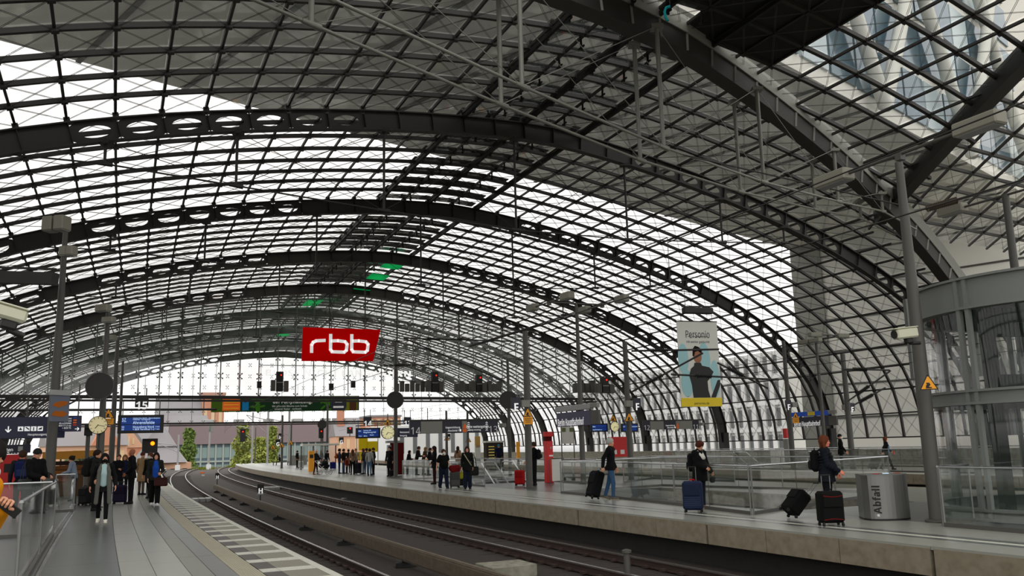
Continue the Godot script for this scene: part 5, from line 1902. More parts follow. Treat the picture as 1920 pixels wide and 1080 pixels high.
func clock(label: String, p: Vector3, r: float, xf0: Basis, face: Material, hang: float) -> void:
	var t := thing("clock", label, "clock", Transform3D(xf0, p))
	var tilt := Transform3D(Basis(Vector3.RIGHT, PI / 2), Vector3.ZERO)
	var b := MB.new()
	b.lathe(tilt, [Vector2(0, -0.09), Vector2(r * 0.9, -0.09), Vector2(r, -0.06), Vector2(r, 0.07), Vector2(r * 0.94, 0.085), Vector2(r * 0.94, 0.07)], 40)
	part(t, "case", b, M.black)
	b = MB.new()
	b.lathe(tilt, [Vector2(r * 0.95, 0.06), Vector2(0, 0.062)], 40)
	part(t, "face", b, face)
	for i in 12:
		b = MB.new()
		var a := TAU * i / 12
		b.box(Transform3D(Basis(Vector3.BACK, -a), Vector3(sin(a), cos(a), 0) * r * 0.8 + Vector3(0, 0, 0.07)), Vector3(r * 0.05, r * 0.22, 0.008))
		part(t, "hour_mark", b, M.black)
	for e in [[TAU * (7.28 / 12.0), 0.52, 0.075], [TAU * 0.285, 0.78, 0.05]]:
		b = MB.new()
		b.box(Transform3D(Basis(Vector3.BACK, -e[0]), Vector3(sin(e[0]), cos(e[0]), 0) * r * e[1] * 0.4 + Vector3(0, 0, 0.08)), Vector3(r * e[2], r * e[1], 0.008))
		part(t, "hand", b, M.black)
	if hang != 0.0:
		b = MB.new()
		b.tube(Vector3(0, r * signf(hang), 0), Vector3(0, hang, 0), 0.03, -1, 8)
		part(t, "stem", b, M.post_grey)

func rows_text(t: Node3D, lines: Array, m: Material) -> void: # [text, x, y, size, align]
	for l in lines:
		text(t, l[0], at(l[1], l[2], 0.075 if l.size() < 6 else l[5]), l[3], m, l.size() > 6, 0.004, l[4])

func display(label: String, xf: Transform3D, w: float, h: float, lines: Array, stem := 0.7) -> void:
	var t := thing("departure_display", label, "display", xf, "blue departure displays")
	plate(t, "case", Transform3D(), w, h, 0.14, M.black)
	var pw := w * 0.84; var ph := h * 0.36
	plate(t, "screen", at(w * 0.0, h * 0.17, 0.068), pw, ph, 0.008, M.screen_blue)
	plate(t, "screen", at(w * 0.0, -h * 0.2, 0.068), pw, ph * 0.85, 0.008, M.screen_blue)
	rows_text(t, lines, M.screen_text)
	var b := MB.new()
	for sx in [-0.4, 0.4]:
		b.tube(Vector3(w * sx, h * 0.5, 0), Vector3(w * sx, h * 0.5 + stem, 0), 0.02, -1, 6)
	part(t, "hanger", b, M.post_grey)

func fence(label: String, pts: Array, y: float, h := 1.02, pane := 1.9, group := "glass balustrades") -> void:
	var t := thing("glass_balustrade", label, "balustrade", Transform3D(), group)
	var rail := MB.new(); var shoe := MB.new()
	var rp := []
	for i in pts.size():
		rp.append(pts[i] + Vector3(0, h + 0.03, 0))
	for i in pts.size() - 1:
		var a: Vector3 = pts[i]; var b: Vector3 = pts[i + 1]
		var L := a.distance_to(b)
		var k := maxi(1, int(round(L / pane)))
		rail.tube(rp[i], rp[i + 1], 0.024, -1, 10)
		shoe.bar(a + Vector3(0, 0.03, 0), b + Vector3(0, 0.03, 0), 0.05, 0.08)
		for j in k:
			var d := (b - a) / L
			var m := MB.new()
			m.bar(a.lerp(b, float(j) / k) + d * 0.012 + Vector3(0, 0.04 + h * 0.5, 0), a.lerp(b, float(j + 1) / k) - d * 0.012 + Vector3(0, 0.04 + h * 0.5, 0), 0.016, h - 0.06)
			part(t, "glass_panel", m, M.fence_glass)
			if j > 0:
				m = MB.new()
				m.tube(a.lerp(b, float(j) / k), a.lerp(b, float(j) / k) + Vector3(0, h, 0), 0.008, -1, 6)
				part(t, "joint_strip", m, M.post_grey)
	part(t, "handrail", rail, M.chrome_rail)
	part(t, "base_channel", shoe, M.post_grey)
	for i in pts.size():
		var m := MB.new()
		m.tube(pts[i], pts[i] + Vector3(0, h + 0.02, 0), 0.022, -1, 8)
		part(t, "post", m, M.brushed)

func fixtures() -> void:
	var y := Y14 + 0.006
	var lampsize := Vector3(0.3, 0.24, 0.85)
	# ---------- posts of the middle platform
	var dirt := P(14, 0) - P(10, 0)
	var mr := mast("lamp_post", "thick grey lamp post beside the round glass lift tower", 1758, 978, y, 7.4, 0.145, 0.08)
	lamp_arm("floodlight_pair", "pair of floodlight boxes on the arm of the thick post by the lift", at_depth(1687, 289, 17.4), dirt, 1.75, Vector3(0.34, 0.26, 0.9))
	var p2 := at_depth(1885, 366, 24.5)
	var t := thing("lamp_post", "lamp post rising behind the lift tower near the right edge", "post", Transform3D(Basis(), Vector3(p2.x, y, p2.z)))
	var b := MB.new()
	b.lathe(Transform3D(), [Vector2(0.14, 0), Vector2(0.14, 2.4), Vector2(0.09, p2.y - y), Vector2(0, p2.y - y)], 14)
	part(t, "shaft", b, M.post_grey)
	lamp_arm("floodlight_pair", "pair of floodlight boxes above the lift tower near the right edge", p2, dirt, 1.7, Vector3(0.34, 0.26, 0.85))
	mast("sign_post", "thick grey post with the letter F sign and yellow notice left of the red pillar", 993, 915, y, 6.35, 0.14, 0.11)
	mast("lamp_post", "tall slim post that carries the station name board left of the grey-haired man", 1094, 907, y, 7.75, 0.115, 0.07)
	mast("sign_post", "thick post behind the grey-haired man with the letter F sign", 1184, 901, y, 6.35, 0.13, 0.11)
	mast("sign_post", "dark slim post beside the round clock on the middle platform", 742, 895, y, 8.2, 0.125, 0.08)
	mast("sign_post", "thin post behind the platform 14 direction board", 957, 894, y, 6.6, 0.1, 0.07)
	for e in [[528, 878, 5.5, "second post from the far tip of the middle platform"], [613, 878, 6.2, "post with the letter G beside the round board at mid distance"], [604, 872, 5.6, "slim post carrying the small round board"], [545, 872, 5.4, "third far post near the platform tip, right of the letter G post"], [478, 866, 6.3, "pale mast at the tip of the middle platform"], [838, 876, 4.9, "far post with yellow sign behind the stout woman"], [878, 876, 4.7, "far post right of the beige coat with yellow sign"]]:
		mast("sign_post", "thin dark %s" % e[3], e[0], e[1], y, e[2], 0.12, 0.09)
	# H of four lamps on the slim post
	var c1 := at_depth(1080, 569, 38.0)
	var rt := F(34, 0).basis.x
	for e in [[-1.3, "left"], [1.3, "right"]]:
		lamp_arm("floodlight_pair", "pair of floodlight boxes on the %s end of the crossbar above the station name board" % e[1], c1 + rt * e[0], dirt, 1.6, Vector3(0.32, 0.3, 0.75))
	t = thing("lamp_crossbar", "short crossbar on top of the slim post between four floodlights", "crossbar", Transform3D(Basis(), c1))
	b = MB.new()
	b.tube(-rt * 1.22, rt * 1.22, 0.035, -1, 8)
	b.tube(Vector3(0, -0.6, 0), Vector3(0, 0, 0), 0.06, -1, 8)
	part(t, "bar", b, M.post_grey)
	# posts of the far platform
	mast("lamp_post", "post at the left end of the far station name board", 1488, 879, y, 7.3, 0.15, 0.1)
	mast("sign_post", "post at the right end of the far station name board", 1600, 882, y, 6.0, 0.15, 0.12)
	var c3 := at_depth(1530, 640, 46.0)
	t = thing("lamp_post", "slim lamp post between the two name board posts on the far platform", "post", Transform3D(Basis(), Vector3(c3.x, y, c3.z)))
	b = MB.new()
	b.lathe(Transform3D(), [Vector2(0.1, 0), Vector2(0.07, c3.y - y + 0.4), Vector2(0, c3.y - y + 0.4)], 12)
	part(t, "shaft", b, M.post_grey)
	lamp_arm("floodlight_pair", "upper pair of dark floodlights above the far name board", c3 + Vector3(0, 0.35, 0) + rt * 0.9, rt, 0.95, Vector3(0.3, 0.22, 0.75))
	lamp_arm("floodlight_pair", "lower pair of dark floodlights above the far name board", c3 + rt * -0.4, dirt, 0.4, Vector3(0.3, 0.22, 0.7))
	# ---------- masts of the near platform
	t = mast("lamp_mast", "tall dark mast on the near platform rising above the blue signs", 88, 960, 0, 8.8, 0.15, 0.075)
	lamp_arm("floodlight", "boxy floodlights near the top of the tallest dark mast", at_depth(106, 420, 26.7), Vector3(1, 0, 0.2), 0.2, Vector3(0.42, 0.45, 0.34), "", false)
	lamp_arm("floodlight", "small floodlight just below the top of the tallest dark mast", at_depth(128, 471, 26.7), Vector3(1, 0, 0.2), 0.12, Vector3(0.3, 0.3, 0.24), "", false)
	t = mast("lamp_mast", "second mast on the near platform behind the round board and clock", 182, 952, 0, 6.55, 0.11, 0.07)
	lamp_arm("floodlight", "boxy floodlight on top of the mast with the round board", at_depth(194, 578, 28.9), Vector3(1, 0, 0.2), 0.08, Vector3(0.3, 0.24, 0.3), "", false)
	lamp_arm("floodlight", "small floodlight under the top one on the mast with the round board", at_depth(204, 600, 28.9), Vector3(1, 0, 0.2), 0.08, Vector3(0.25, 0.2, 0.25), "", false)
	t = mast("lamp_mast", "third mast on the near platform just right of the clock", 205, 925, 0, 6.9, 0.12, 0.08)
	lamp_arm("floodlight", "floodlight on the third mast just right of the round board", at_depth(206, 634, 35.0), Vector3(1, 0, 0.2), 0.1, Vector3(0.3, 0.22, 0.3), "", false)
	mast("lamp_mast", "thin grey mast standing left of the departure display", 218, 915, 0, 6.6, 0.08, 0.06)
	mast("lamp_mast", "thin grey mast far left below the small camera lamp", 42, 905, 0, 5.8, 0.07, 0.05)
	# ---------- round boards
	disc("large dark round board in front of the second near mast", at_depth(188, 724, 28.2), 0.43, Vector3(0.15, 0, 1))
	disc("dark round board on the post beside the middle platform clock", at_depth(741, 750, 52.4), 0.5, Vector3(0.1, 0, 1))
	disc("dark round board left of the letter F sign", at_depth(953, 750, 45.6), 0.46, Vector3(0, 0, 1))
	disc("small far round board on a thin post", at_depth(604, 796, 105.0), 0.54, Vector3(0.2, 0, 1))
	# ---------- clocks and displays
	clock("round station clock with a cream face on the near platform", at_depth(184, 797, 28.6), 0.29, F(33, 0).basis, M.clock_face, -0.75)
	clock("lit round clock beside the departure display on the middle platform", at_depth(727, 811, 52.2), 0.4, F(52, 0).basis, M.clock_lit, 1.1)
	clock("small lit round clock under the roof foot on the far platform", at_depth(1152, 800, 70.0), 0.4, F(60, 0).basis, M.clock_lit, 0.8)
	display("departure display showing S7 Ahrensfelde at the near platform", F(36.2, 1.29, at_depth(265, 795, 33).y), 1.6, 0.68, [["S7", -0.66, 0.17, 0.13, 1], ["8 min", -0.66, 0.1, 0.06, 1], ["Hackescher Markt - Alexanderplatz -", -0.28, 0.215, 0.06, 1], ["Ostkreuz - Springpfuhl", -0.28, 0.165, 0.06, 1], ["Ahrensfelde", -0.28, 0.045, 0.14, 1], ["S5", -0.66, -0.11, 0.09, 1], ["Strausberg Nord", -0.28, -0.11, 0.1, 1], ["4 min", 0.66, -0.11, 0.06, 2], ["S9", -0.66, -0.2, 0.08, 1], ["+ BER Terminal 1-2", -0.28, -0.2, 0.09, 1], ["7 min", 0.66, -0.2, 0.06, 2]], 0.55)
	display("departure display left of the lit clock on the middle platform", Transform3D(F(52.5, 0).basis, at_depth(690, 812, 53)), 1.5, 0.62, [["RE1", -0.6, 0.12, 0.1, 1], ["Magdeburg Hbf", -0.3, 0.04, 0.11, 1], ["Potsdam Hbf", -0.3, 0.16, 0.08, 1], ["19:21", -0.6, -0.18, 0.09, 1], ["RB14", -0.28, -0.18, 0.09, 1], ["Nauen", 0.1, -0.12, 0.08, 1]], 0.35)
	display("far platform display left of the small clock", Transform3D(F(60, 0).basis, at_depth(1123, 802, 70)), 1.55, 0.66, [["Bitte", -0.6, 0.08, 0.12, 1], ["Zug fällt heute aus", -0.6, -0.16, 0.1, 1]], 0.5)
	display("far platform display right of the small clock behind the post", Transform3D(F(60, 0).basis, at_depth(1180, 802, 70)), 1.5, 0.66, [["ICE", -0.6, 0.08, 0.12, 1], ["Hannover", 0.2, 0.08, 0.12, 1]], 0.5)
	# ---------- blue signs over the near platform
	var bs := F(33.2, -2.35, 2.62)
	t = thing("direction_sign", "long dark blue overhead sign with a down arrow and white pictograms", "sign", bs)
	plate(t, "panel", Transform3D(), 2.5, 0.7, 0.12, M.sign_blue)
	b = MB.new()
	b.bar(Vector3(-0.4, 0.05, 0.065), Vector3(-0.4, -0.14, 0.065), 0.035, 0.02, Vector3.BACK)
	b.bar(Vector3(-0.4, -0.14, 0.065), Vector3(-0.48, -0.05, 0.065), 0.035, 0.02, Vector3.BACK)
	b.bar(Vector3(-0.4, -0.14, 0.065), Vector3(-0.32, -0.05, 0.065), 0.035, 0.02, Vector3.BACK)
	part(t, "arrow", b, M.sign_white)
	for i in 4:
		plate(t, "pictogram", at(-0.05 + i * 0.19, -0.04, 0.062), 0.16, 0.15, 0.012, M.sign_white)
		b = MB.new()
		b.prism(at(-0.05 + i * 0.19, -0.04, 0.068), [PackedVector2Array([Vector2(-0.05, -0.04), Vector2(0.05, -0.04), Vector2(0, 0.05)]), PackedVector2Array([Vector2(-0.06, 0.05), Vector2(0.06, -0.05), Vector2(0.06, 0.0), Vector2(-0.02, 0.06)]), PackedVector2Array([Vector2(-0.015, -0.06), Vector2(0.015, -0.06), Vector2(0.015, 0.05), Vector2(-0.015, 0.05)]), PackedVector2Array([Vector2(-0.06, -0.03), Vector2(0.04, -0.03), Vector2(0.06, 0.05), Vector2(-0.02, 0.02)])][i], 0.006)
		part(t, "symbol", b, M.sign_blue)
	text(t, "Hauptausgang", at(0.75, -0.23, 0.064), 0.09, M.sign_white, false, 0.004, 2)
	hang_from(t, [-1.1, 1.1], 0.35, 1.4)
	var bs2 := F(31.6, -1.02, 2.68)
	t = thing("direction_sign", "smaller blue sign listing train lines with an arrow, right of the tall mast", "sign", bs2)
	plate(t, "panel", Transform3D(), 0.92, 0.5, 0.1, M.sign_blue)
	for i in 5:
		text(t, ["Hauptbahnhof Spandau Wannsee", "Strausberg Nord", "Ahrensfelde", "+ BER T1-2 via", "+ BER T5"][i] if i > 0 else "Wannsee", at(0.17, 0.16 - i * 0.075, 0.052), 0.065, M.sign_white, false, 0.004, 2)
		if i < 4: plate(t, "line_badge", at(0.27, 0.18 - i * 0.075, 0.052), 0.1, 0.045, 0.01, [M.screen_blue, M.orange, M.orange, M.red][i])
	b = MB.new()
	b.bar(Vector3(0.28, -0.17, 0.055), Vector3(0.4, -0.17, 0.055), 0.02, 0.02, Vector3.BACK)
	b.bar(Vector3(0.4, -0.17, 0.055), Vector3(0.35, -0.12, 0.055), 0.02, 0.02, Vector3.BACK)
	b.bar(Vector3(0.4, -0.17, 0.055), Vector3(0.35, -0.22, 0.055), 0.02, 0.02, Vector3.BACK)
	part(t, "arrow", b, M.sign_white)
	hang_from(t, [-0.35, 0.35], 0.25, 1.0)
	t = thing("ticket_sign", "dark sign reading S-Bahn-Fahrkarten above the red machine", "sign", F(37.5, -3.3, 1.98))
	plate(t, "panel", Transform3D(), 1.75, 0.3, 0.14, M.sign_navy)
	text(t, "S-Bahn-Fahrkarten", at(0.32, -0.03, 0.072), 0.15, M.sign_white, false, 0.004, 2)
	text(t, "rapid transit tickets", at(0.2, -0.12, 0.072), 0.07, M.sign_white, false, 0.004, 2)
	plate(t, "pictogram", at(0.55, 0.0, 0.072), 0.16, 0.18, 0.01, M.lightgrey)
	hang_from(t, [-0.7, 0.7], 0.15, 1.6)
	# 15 board, station and direction boards
	var l15 := letter_sign("black board with the white number 15 hanging under the glazed apron", "15", Transform3D(F(36.5, 0).basis, at_depth(266, 753, 33)), 0.47, 0.42, M.black, "platform number boards")
	hang_from(l15, [-0.15, 0.15], 0.2, 0.3)
	station_board("violet station name board Berlin Hauptbahnhof on the middle platform post", F(34.6, 18.85, 2.72, -PI / 2), 4.0, 0.62, M.sign_violet, true)
	station_board("far station name board Berlin Hauptbahnhof between two posts", F(38.2, 35.4, 2.52, -PI / 2), 3.5, 0.52, M.sign_navy, false)
	direction_board("overhead board with 14 and 13 and a yellow warning sign", F(44.0, 16.6, 2.67), 4.9, 0.62, "14", "13", "Bitte weitergehen")
	direction_board("far overhead board with 12 and 11 and a yellow warning sign", F(57.0, 38.3, 2.85), 4.9, 0.62, "12", "11", "")
	var sm := letter_sign("small dark board with the number 14 above the departure display", "14", Transform3D(F(70, 0).basis, at_depth(689, 789, 60)), 0.56, 0.54, M.sign_navy, "platform number boards")
	hang_from(sm, [-0.2, 0.2], 0.27, 0.5)
	sm = letter_sign("small dark board with the number 13 right of the slim clock post", "13", Transform3D(F(70, 0).basis, at_depth(764, 789, 60)), 0.5, 0.5, M.sign_navy, "platform number boards")
	hang_from(sm, [-0.2, 0.2], 0.25, 0.5)
	t = thing("sign_gantry", "thin arm that carries the small 14 and 13 boards", "arm", Transform3D(Basis(), at_depth(727, 797, 60)))
	b = MB.new()
	b.tube(Vector3(-2.2, 0, 0), Vector3(2.0, 0.05, 0), 0.04, -1, 6)
	part(t, "tube", b, M.beam_dark)
	t = thing("direction_sign", "dark blue board behind the slim clock post reading departures", "sign", Transform3D(F(52, 0).basis, at_depth(764, 811, 54)))
	plate(t, "panel", Transform3D(), 1.3, 0.56, 0.1, M.sign_blue)
	text(t, "Reisezentrum", at(-0.5, 0.02, 0.052), 0.14, M.sign_white, false, 0.004, 1)
	text(t, "Ausgang", at(-0.5, -0.18, 0.052), 0.12, M.sign_white, false, 0.004, 1)
	# letters F and G
	var camface := F(30, 0).basis
	for e in [["F", 967, 756, 35.2, 0.4, "blue letter F board on the thick post left of the red pillar", "navy"], ["F", 1194, 756, 40.0, 0.4, "blue letter F board on the post behind the grey-haired man", "navy"], ["F", 1478, 758, 49.0, 0.4, "blue letter F board at the left end of the far name board", "navy"], ["F", 1597, 763, 46.5, 0.36, "blue letter F board at the right end of the far name board", "navy"], ["G", 521, 829, 91.5, 0.5, "dark letter G board at the far tip of the platform", "black"], ["G", 640, 825, 112.5, 0.6, "dark letter G board behind the waiting group", "black"], ["H", 526, 817, 98.0, 0.45, "small black letter H board above the far G board", "black"], ["G", 840, 819, 86.0, 0.5, "dark letter G board under the platform 14 direction board", "black"]]:
		t = letter_sign(e[5], e[0], Transform3D(camface, at_depth(e[1], e[2], e[3])), e[4], e[4] * 1.15, M.sign_navy if e[6] == "navy" else M.black)
		if e[0] == "F": plate(t, "side_box", at(0.42 if e[1] in [967, 1478] else -0.42, -0.02, -0.02), 0.36, 0.28, 0.2, M.panel_grey)
		b = MB.new()
		b.tube(Vector3(0.42 if e[1] in [967, 1478, 521, 526] else -0.42, 0, -0.05), Vector3(0, 0, -0.05), 0.03, -1, 6)
		part(t, "bracket", b, M.post_grey)
	# warning triangles
	triangle_sign("large yellow warning triangle on the thick lamp post by the lift tower", Transform3D(Basis(Vector3.UP, -0.35), at_depth(1742, 731, 17.15)), 0.34, 0.0)
	triangle_sign("yellow warning triangle with a notice plate on the thick post left of the red pillar", Transform3D(Basis(Vector3.UP, -0.05), at_depth(990, 781, 34.95)), 0.4, 0.3)
	triangle_sign("yellow warning triangle on the post behind the grey-haired man", Transform3D(Basis(), at_depth(1180, 790, 39.6)), 0.46, 0.0)
	triangle_sign("yellow warning triangle with plate at the left end of the far name board", Transform3D(Basis(Vector3.UP, -0.3), at_depth(1492, 783, 48.5)), 0.34, 0.3)
	triangle_sign("yellow warning triangle at the right end of the far name board", Transform3D(Basis(Vector3.UP, -0.3), at_depth(1592, 788, 46.3)), 0.3, 0.0)
	triangle_sign("yellow warning triangle with plate on the third near mast beside the clock", Transform3D(Basis(Vector3.UP, 0.3), at_depth(203, 784, 32.0)), 0.4, 0.22)
	triangle_sign("yellow warning triangle above the lit clock on the middle platform", Transform3D(Basis(), at_depth(727, 797, 52.0)), 0.44, 0.0)
	for e in [[528, 839, 91.5, "small yellow warning triangle on the far post with the letter G"], [545, 834, 100.0, "small yellow warning triangle on the third far post"], [612, 836, 113.0, "small yellow warning triangle on the far post behind the group"], [512, 842, 100.0, "smallest yellow warning triangle nearest the platform tip"], [838, 826, 85.0, "yellow warning sign on the far post above the stout woman"], [878, 829, 85.0, "yellow warning sign on the far post above the green jacket"], [1150, 790, 69.5, "yellow warning triangle above the small far clock"]]:
		triangle_sign(e[3], Transform3D(Basis(), at_depth(e[0], e[1], e[2])), 0.6, 0.0)
	# ---------- balustrades
	var A := P(28.3, 14.93, y); var B := P(16.5, 13.75, y); var C := P(19.6, 21.5, y); var D := P(29.6, 20.0, y)
	fence("long glass balustrade behind the woman with the blue suitcase", [A, P(24.2, 14.72, y), P(20.4, 14.35, y), B], y, 1.06)
	fence("glass balustrade running from the front corner to the back right", [B + Vector3(0.06, 0, 0), P(18.2, 18.0, y), C], y, 1.06)
	fence("rear glass balustrade of the stair opening in front of the track", [A + Vector3(0.08, 0, -0.1), D, P(24.0, 21.2, y), C + Vector3(-0.1, 0, -0.1)], y, 1.06)
	fence("glass balustrade in front of the lift tower at the right edge", [P(11.9, 14.52, y), P(8.0, 14.4, y), P(3.5, 14.3, y)], y, 1.06)
	fence("short glass balustrade running back from the thick lamp post", [P(12.0, 14.6, y), P(12.2, 15.7, y)], y, 1.06, 1.1)
	fence("glass balustrade round the stairs behind the maroon trousers", [P(47.9, 14.9, y), P(44.0, 14.9, y), P(35.6, 14.95, y)], y, 1.0)
	fence("left end of the glass balustrade round the far stairs", [P(48.0, 15.0, y), P(48.6, 19.2, y)], y, 1.0)
	fence("rear glass balustrade of the far stairs beyond the red suitcase", [P(48.6, 19.3, y), P(42, 19.3, y), P(33.5, 19.3, y)], y, 1.0)
	fence("glass balustrade beyond the thick post on the track side", [P(33.2, 20.4, y), P(36, 23.6, y), P(30, 23.8, y)], y, 1.0)
	fence("long glass balustrade along the far platform", [P(52, 34.5, Y14), P(44, 34.45, Y14), P(37.5, 34.4, Y14), P(27.0, 34.5, Y14)], Y14, 1.05)
	fence("second glass balustrade on the far platform before the roof foot", [P(60, 40.5, Y14), P(50, 40.4, Y14), P(40, 40.4, Y14), P(28.0, 40.4, Y14)], Y14, 1.05)
	fence("near glass balustrade at the lower left beside the escalator opening", [P(12.2, -0.68, 0), P(16.8, -0.68, 0), P(21.3, -0.68, 0)], 0, 1.08, 2.3)
	fence("cross piece of the near balustrade behind the man in the flat cap", [P(21.5, -0.75, 0), P(21.5, -4.2, 0)], 0, 1.08, 1.8)
	fence("glass balustrade at the head of the near escalator", [P(30.5, -0.6, 0), P(30.5, -1.12, 0)], 0, 1.08, 1.8)
	# metal channel strips in the floor
	t = thing("floor_channel", "two bright metal strips in the floor leading to the near escalator", "channel")
	for oo in [-0.72, -0.58]:
		b = MB.new()
		strip(b, 5, 31, 2.6, oo, oo + 0.05, 0.0, 0.012)
		part(t, "metal_strip", b, M.stainless)
	escalator("near escalator with steel balustrade left of the woman with the scarf", F(31.6, -0.92, 0), 0.5, 7.0, -1.0)
	escalator("left escalator going down inside the far stair opening", F(37.1, 16.2, y), 1.0, 9.0, 1.0)
	escalator("right escalator going down inside the far stair opening", F(37.1, 17.9, y), 1.0, 9.0, 1.0)
	escalator("left escalator behind the balustrade on the far platform", F(43.5, 36.6, y), 1.0, 8.0, 1.0)
	escalator("right escalator behind the balustrade on the far platform", F(36.5, 36.8, y), 1.0, 8.0, 1.0)
	lift_tower()
	banners()
	gantry_things()
	wires()
	small_things()

func hang_from(t: Node3D, xs: Array, top: float, l: float) -> void:
	for x in xs:
		var b := MB.new()
		b.tube(Vector3(x, top, 0), Vector3(x, top + l, 0), 0.022, -1, 6)
		part(t, "hanger", b, M.post_grey)

func station_board(label: String, xf: Transform3D, w: float, h: float, m: Material, side: bool) -> void:
	var t := thing("station_name_board", label, "sign", xf)
	plate(t, "panel", at(0, 0, 0), w * 0.8, h, 0.14, m)
	text(t, "Berlin Hauptbahnhof", at(-w * 0.37, -h * 0.22, 0.072), h * 0.66, M.sign_white, false, 0.006, 1, 0.64, "lettering", 1.0)
	plate(t, "light_strip", at(-0.02, h * 0.5 + 0.17, 0), w * 0.82, 0.24, 0.2, M.lightgrey if side else M.screen_blue)
	plate(t, "grey_panel", at(w * 0.48, 0, 0), w * 0.17, h * 0.95, 0.12, M.post_grey)
	plate(t, "top_box", at(w * 0.45, h * 0.5 + 0.2, 0), w * 0.2, 0.2, 0.16, M.panel_grey)
	if not side:
		plate(t, "colour_patch", at(w * 0.05, h * 0.5 + 0.17, 0.1), w * 0.16, 0.2, 0.02, M.banner_yellow)
	var b := MB.new()
	b.tube(Vector3(w * 0.3, -h * 0.3, -0.12), Vector3(w * 0.3, h * 0.8, -0.12), 0.04, -1, 6)
	part(t, "bracket", b, M.post_grey)

func direction_board(label: String, xf: Transform3D, w: float, h: float, l: String, r: String, words: String) -> void:
	var t := thing("direction_board", label, "sign", xf, "overhead platform direction boards")
	plate(t, "number_panel", at(-w * 0.44, 0, 0), w * 0.12, h, 0.16, M.sign_navy)
	text(t, l, at(-w * 0.44, -h * 0.28, 0.082), h * 0.78, M.white, false, 0.006)
	plate(t, "blank_panel", at(-w * 0.26, 0, 0), w * 0.24, h, 0.15, M.panel_grey)
	plate(t, "blue_panel", at(-w * 0.03, 0, 0), w * 0.22, h, 0.16, M.sign_navy)
	text(t, "Gegenrichtung", at(w * 0.06, -0.02, 0.082), h * 0.2, M.sign_white, false, 0.004, 2)
	text(t, "Abschnitt F ↑", at(w * 0.07, -h * 0.3, 0.082), h * 0.2, M.sign_white, false, 0.004, 2)
	plate(t, "grey_panel", at(w * 0.11, 0, 0), w * 0.06, h, 0.15, M.panel_grey)
	var b := MB.new()
	b.prism(at(w * 0.11, -h * 0.02, 0.07), PackedVector2Array([Vector2(-w * 0.024, -h * 0.1), Vector2(w * 0.024, -h * 0.1), Vector2(0, h * 0.36)]), 0.02)
	part(t, "warning_triangle", b, M.orange)
	plate(t, "warning_plate", at(w * 0.11, -h * 0.3, 0.08), w * 0.045, h * 0.26, 0.02, M.orange)
	plate(t, "blue_panel" if words else "blank_panel", at(w * 0.26, 0, 0), w * 0.24, h, 0.16, M.sign_navy if words else M.panel_grey)
	if words:
		text(t, words, at(w * 0.26, 0.0, 0.082), h * 0.26, M.sign_white, false, 0.004)
		text(t, "keep moving", at(w * 0.23, -h * 0.26, 0.082), h * 0.18, M.sign_white, false, 0.004)
		b = MB.new()
		for sx in [-1.0, 1.0]:
			for i in 5:
				var x: float = w * 0.26 + sx * w * 0.105
				var yy := -h * 0.34 + i * h * 0.16
				b.bar(Vector3(x - 0.06, yy, 0.085), Vector3(x, yy + 0.06, 0.085), 0.02, 0.01, Vector3.BACK)
				b.bar(Vector3(x, yy + 0.06, 0.085), Vector3(x + 0.06, yy, 0.085), 0.02, 0.01, Vector3.BACK)
		part(t, "chevron", b, M.sign_white)
	plate(t, "number_panel", at(w * 0.44, 0, 0), w * 0.12, h, 0.16, M.sign_navy)
	text(t, r, at(w * 0.44, -h * 0.28, 0.082), h * 0.78, M.white, false, 0.006)
	b = MB.new()
	b.bar(Vector3(-w * 0.5, h * 0.5 + 0.05, 0), Vector3(w * 0.56, h * 0.5 + 0.05, 0), 0.12, 0.1)
	part(t, "carrier", b, M.beam_dark)
	hang_from(t, [-w * 0.3, w * 0.3], h * 0.5, 0.7)
	b = MB.new()
	b.rbox(at(w * 0.56, 0.05, 0), Vector3(0.28, 0.22, 0.4), 0.03)
	part(t, "loudspeaker", b, M.panel_grey)

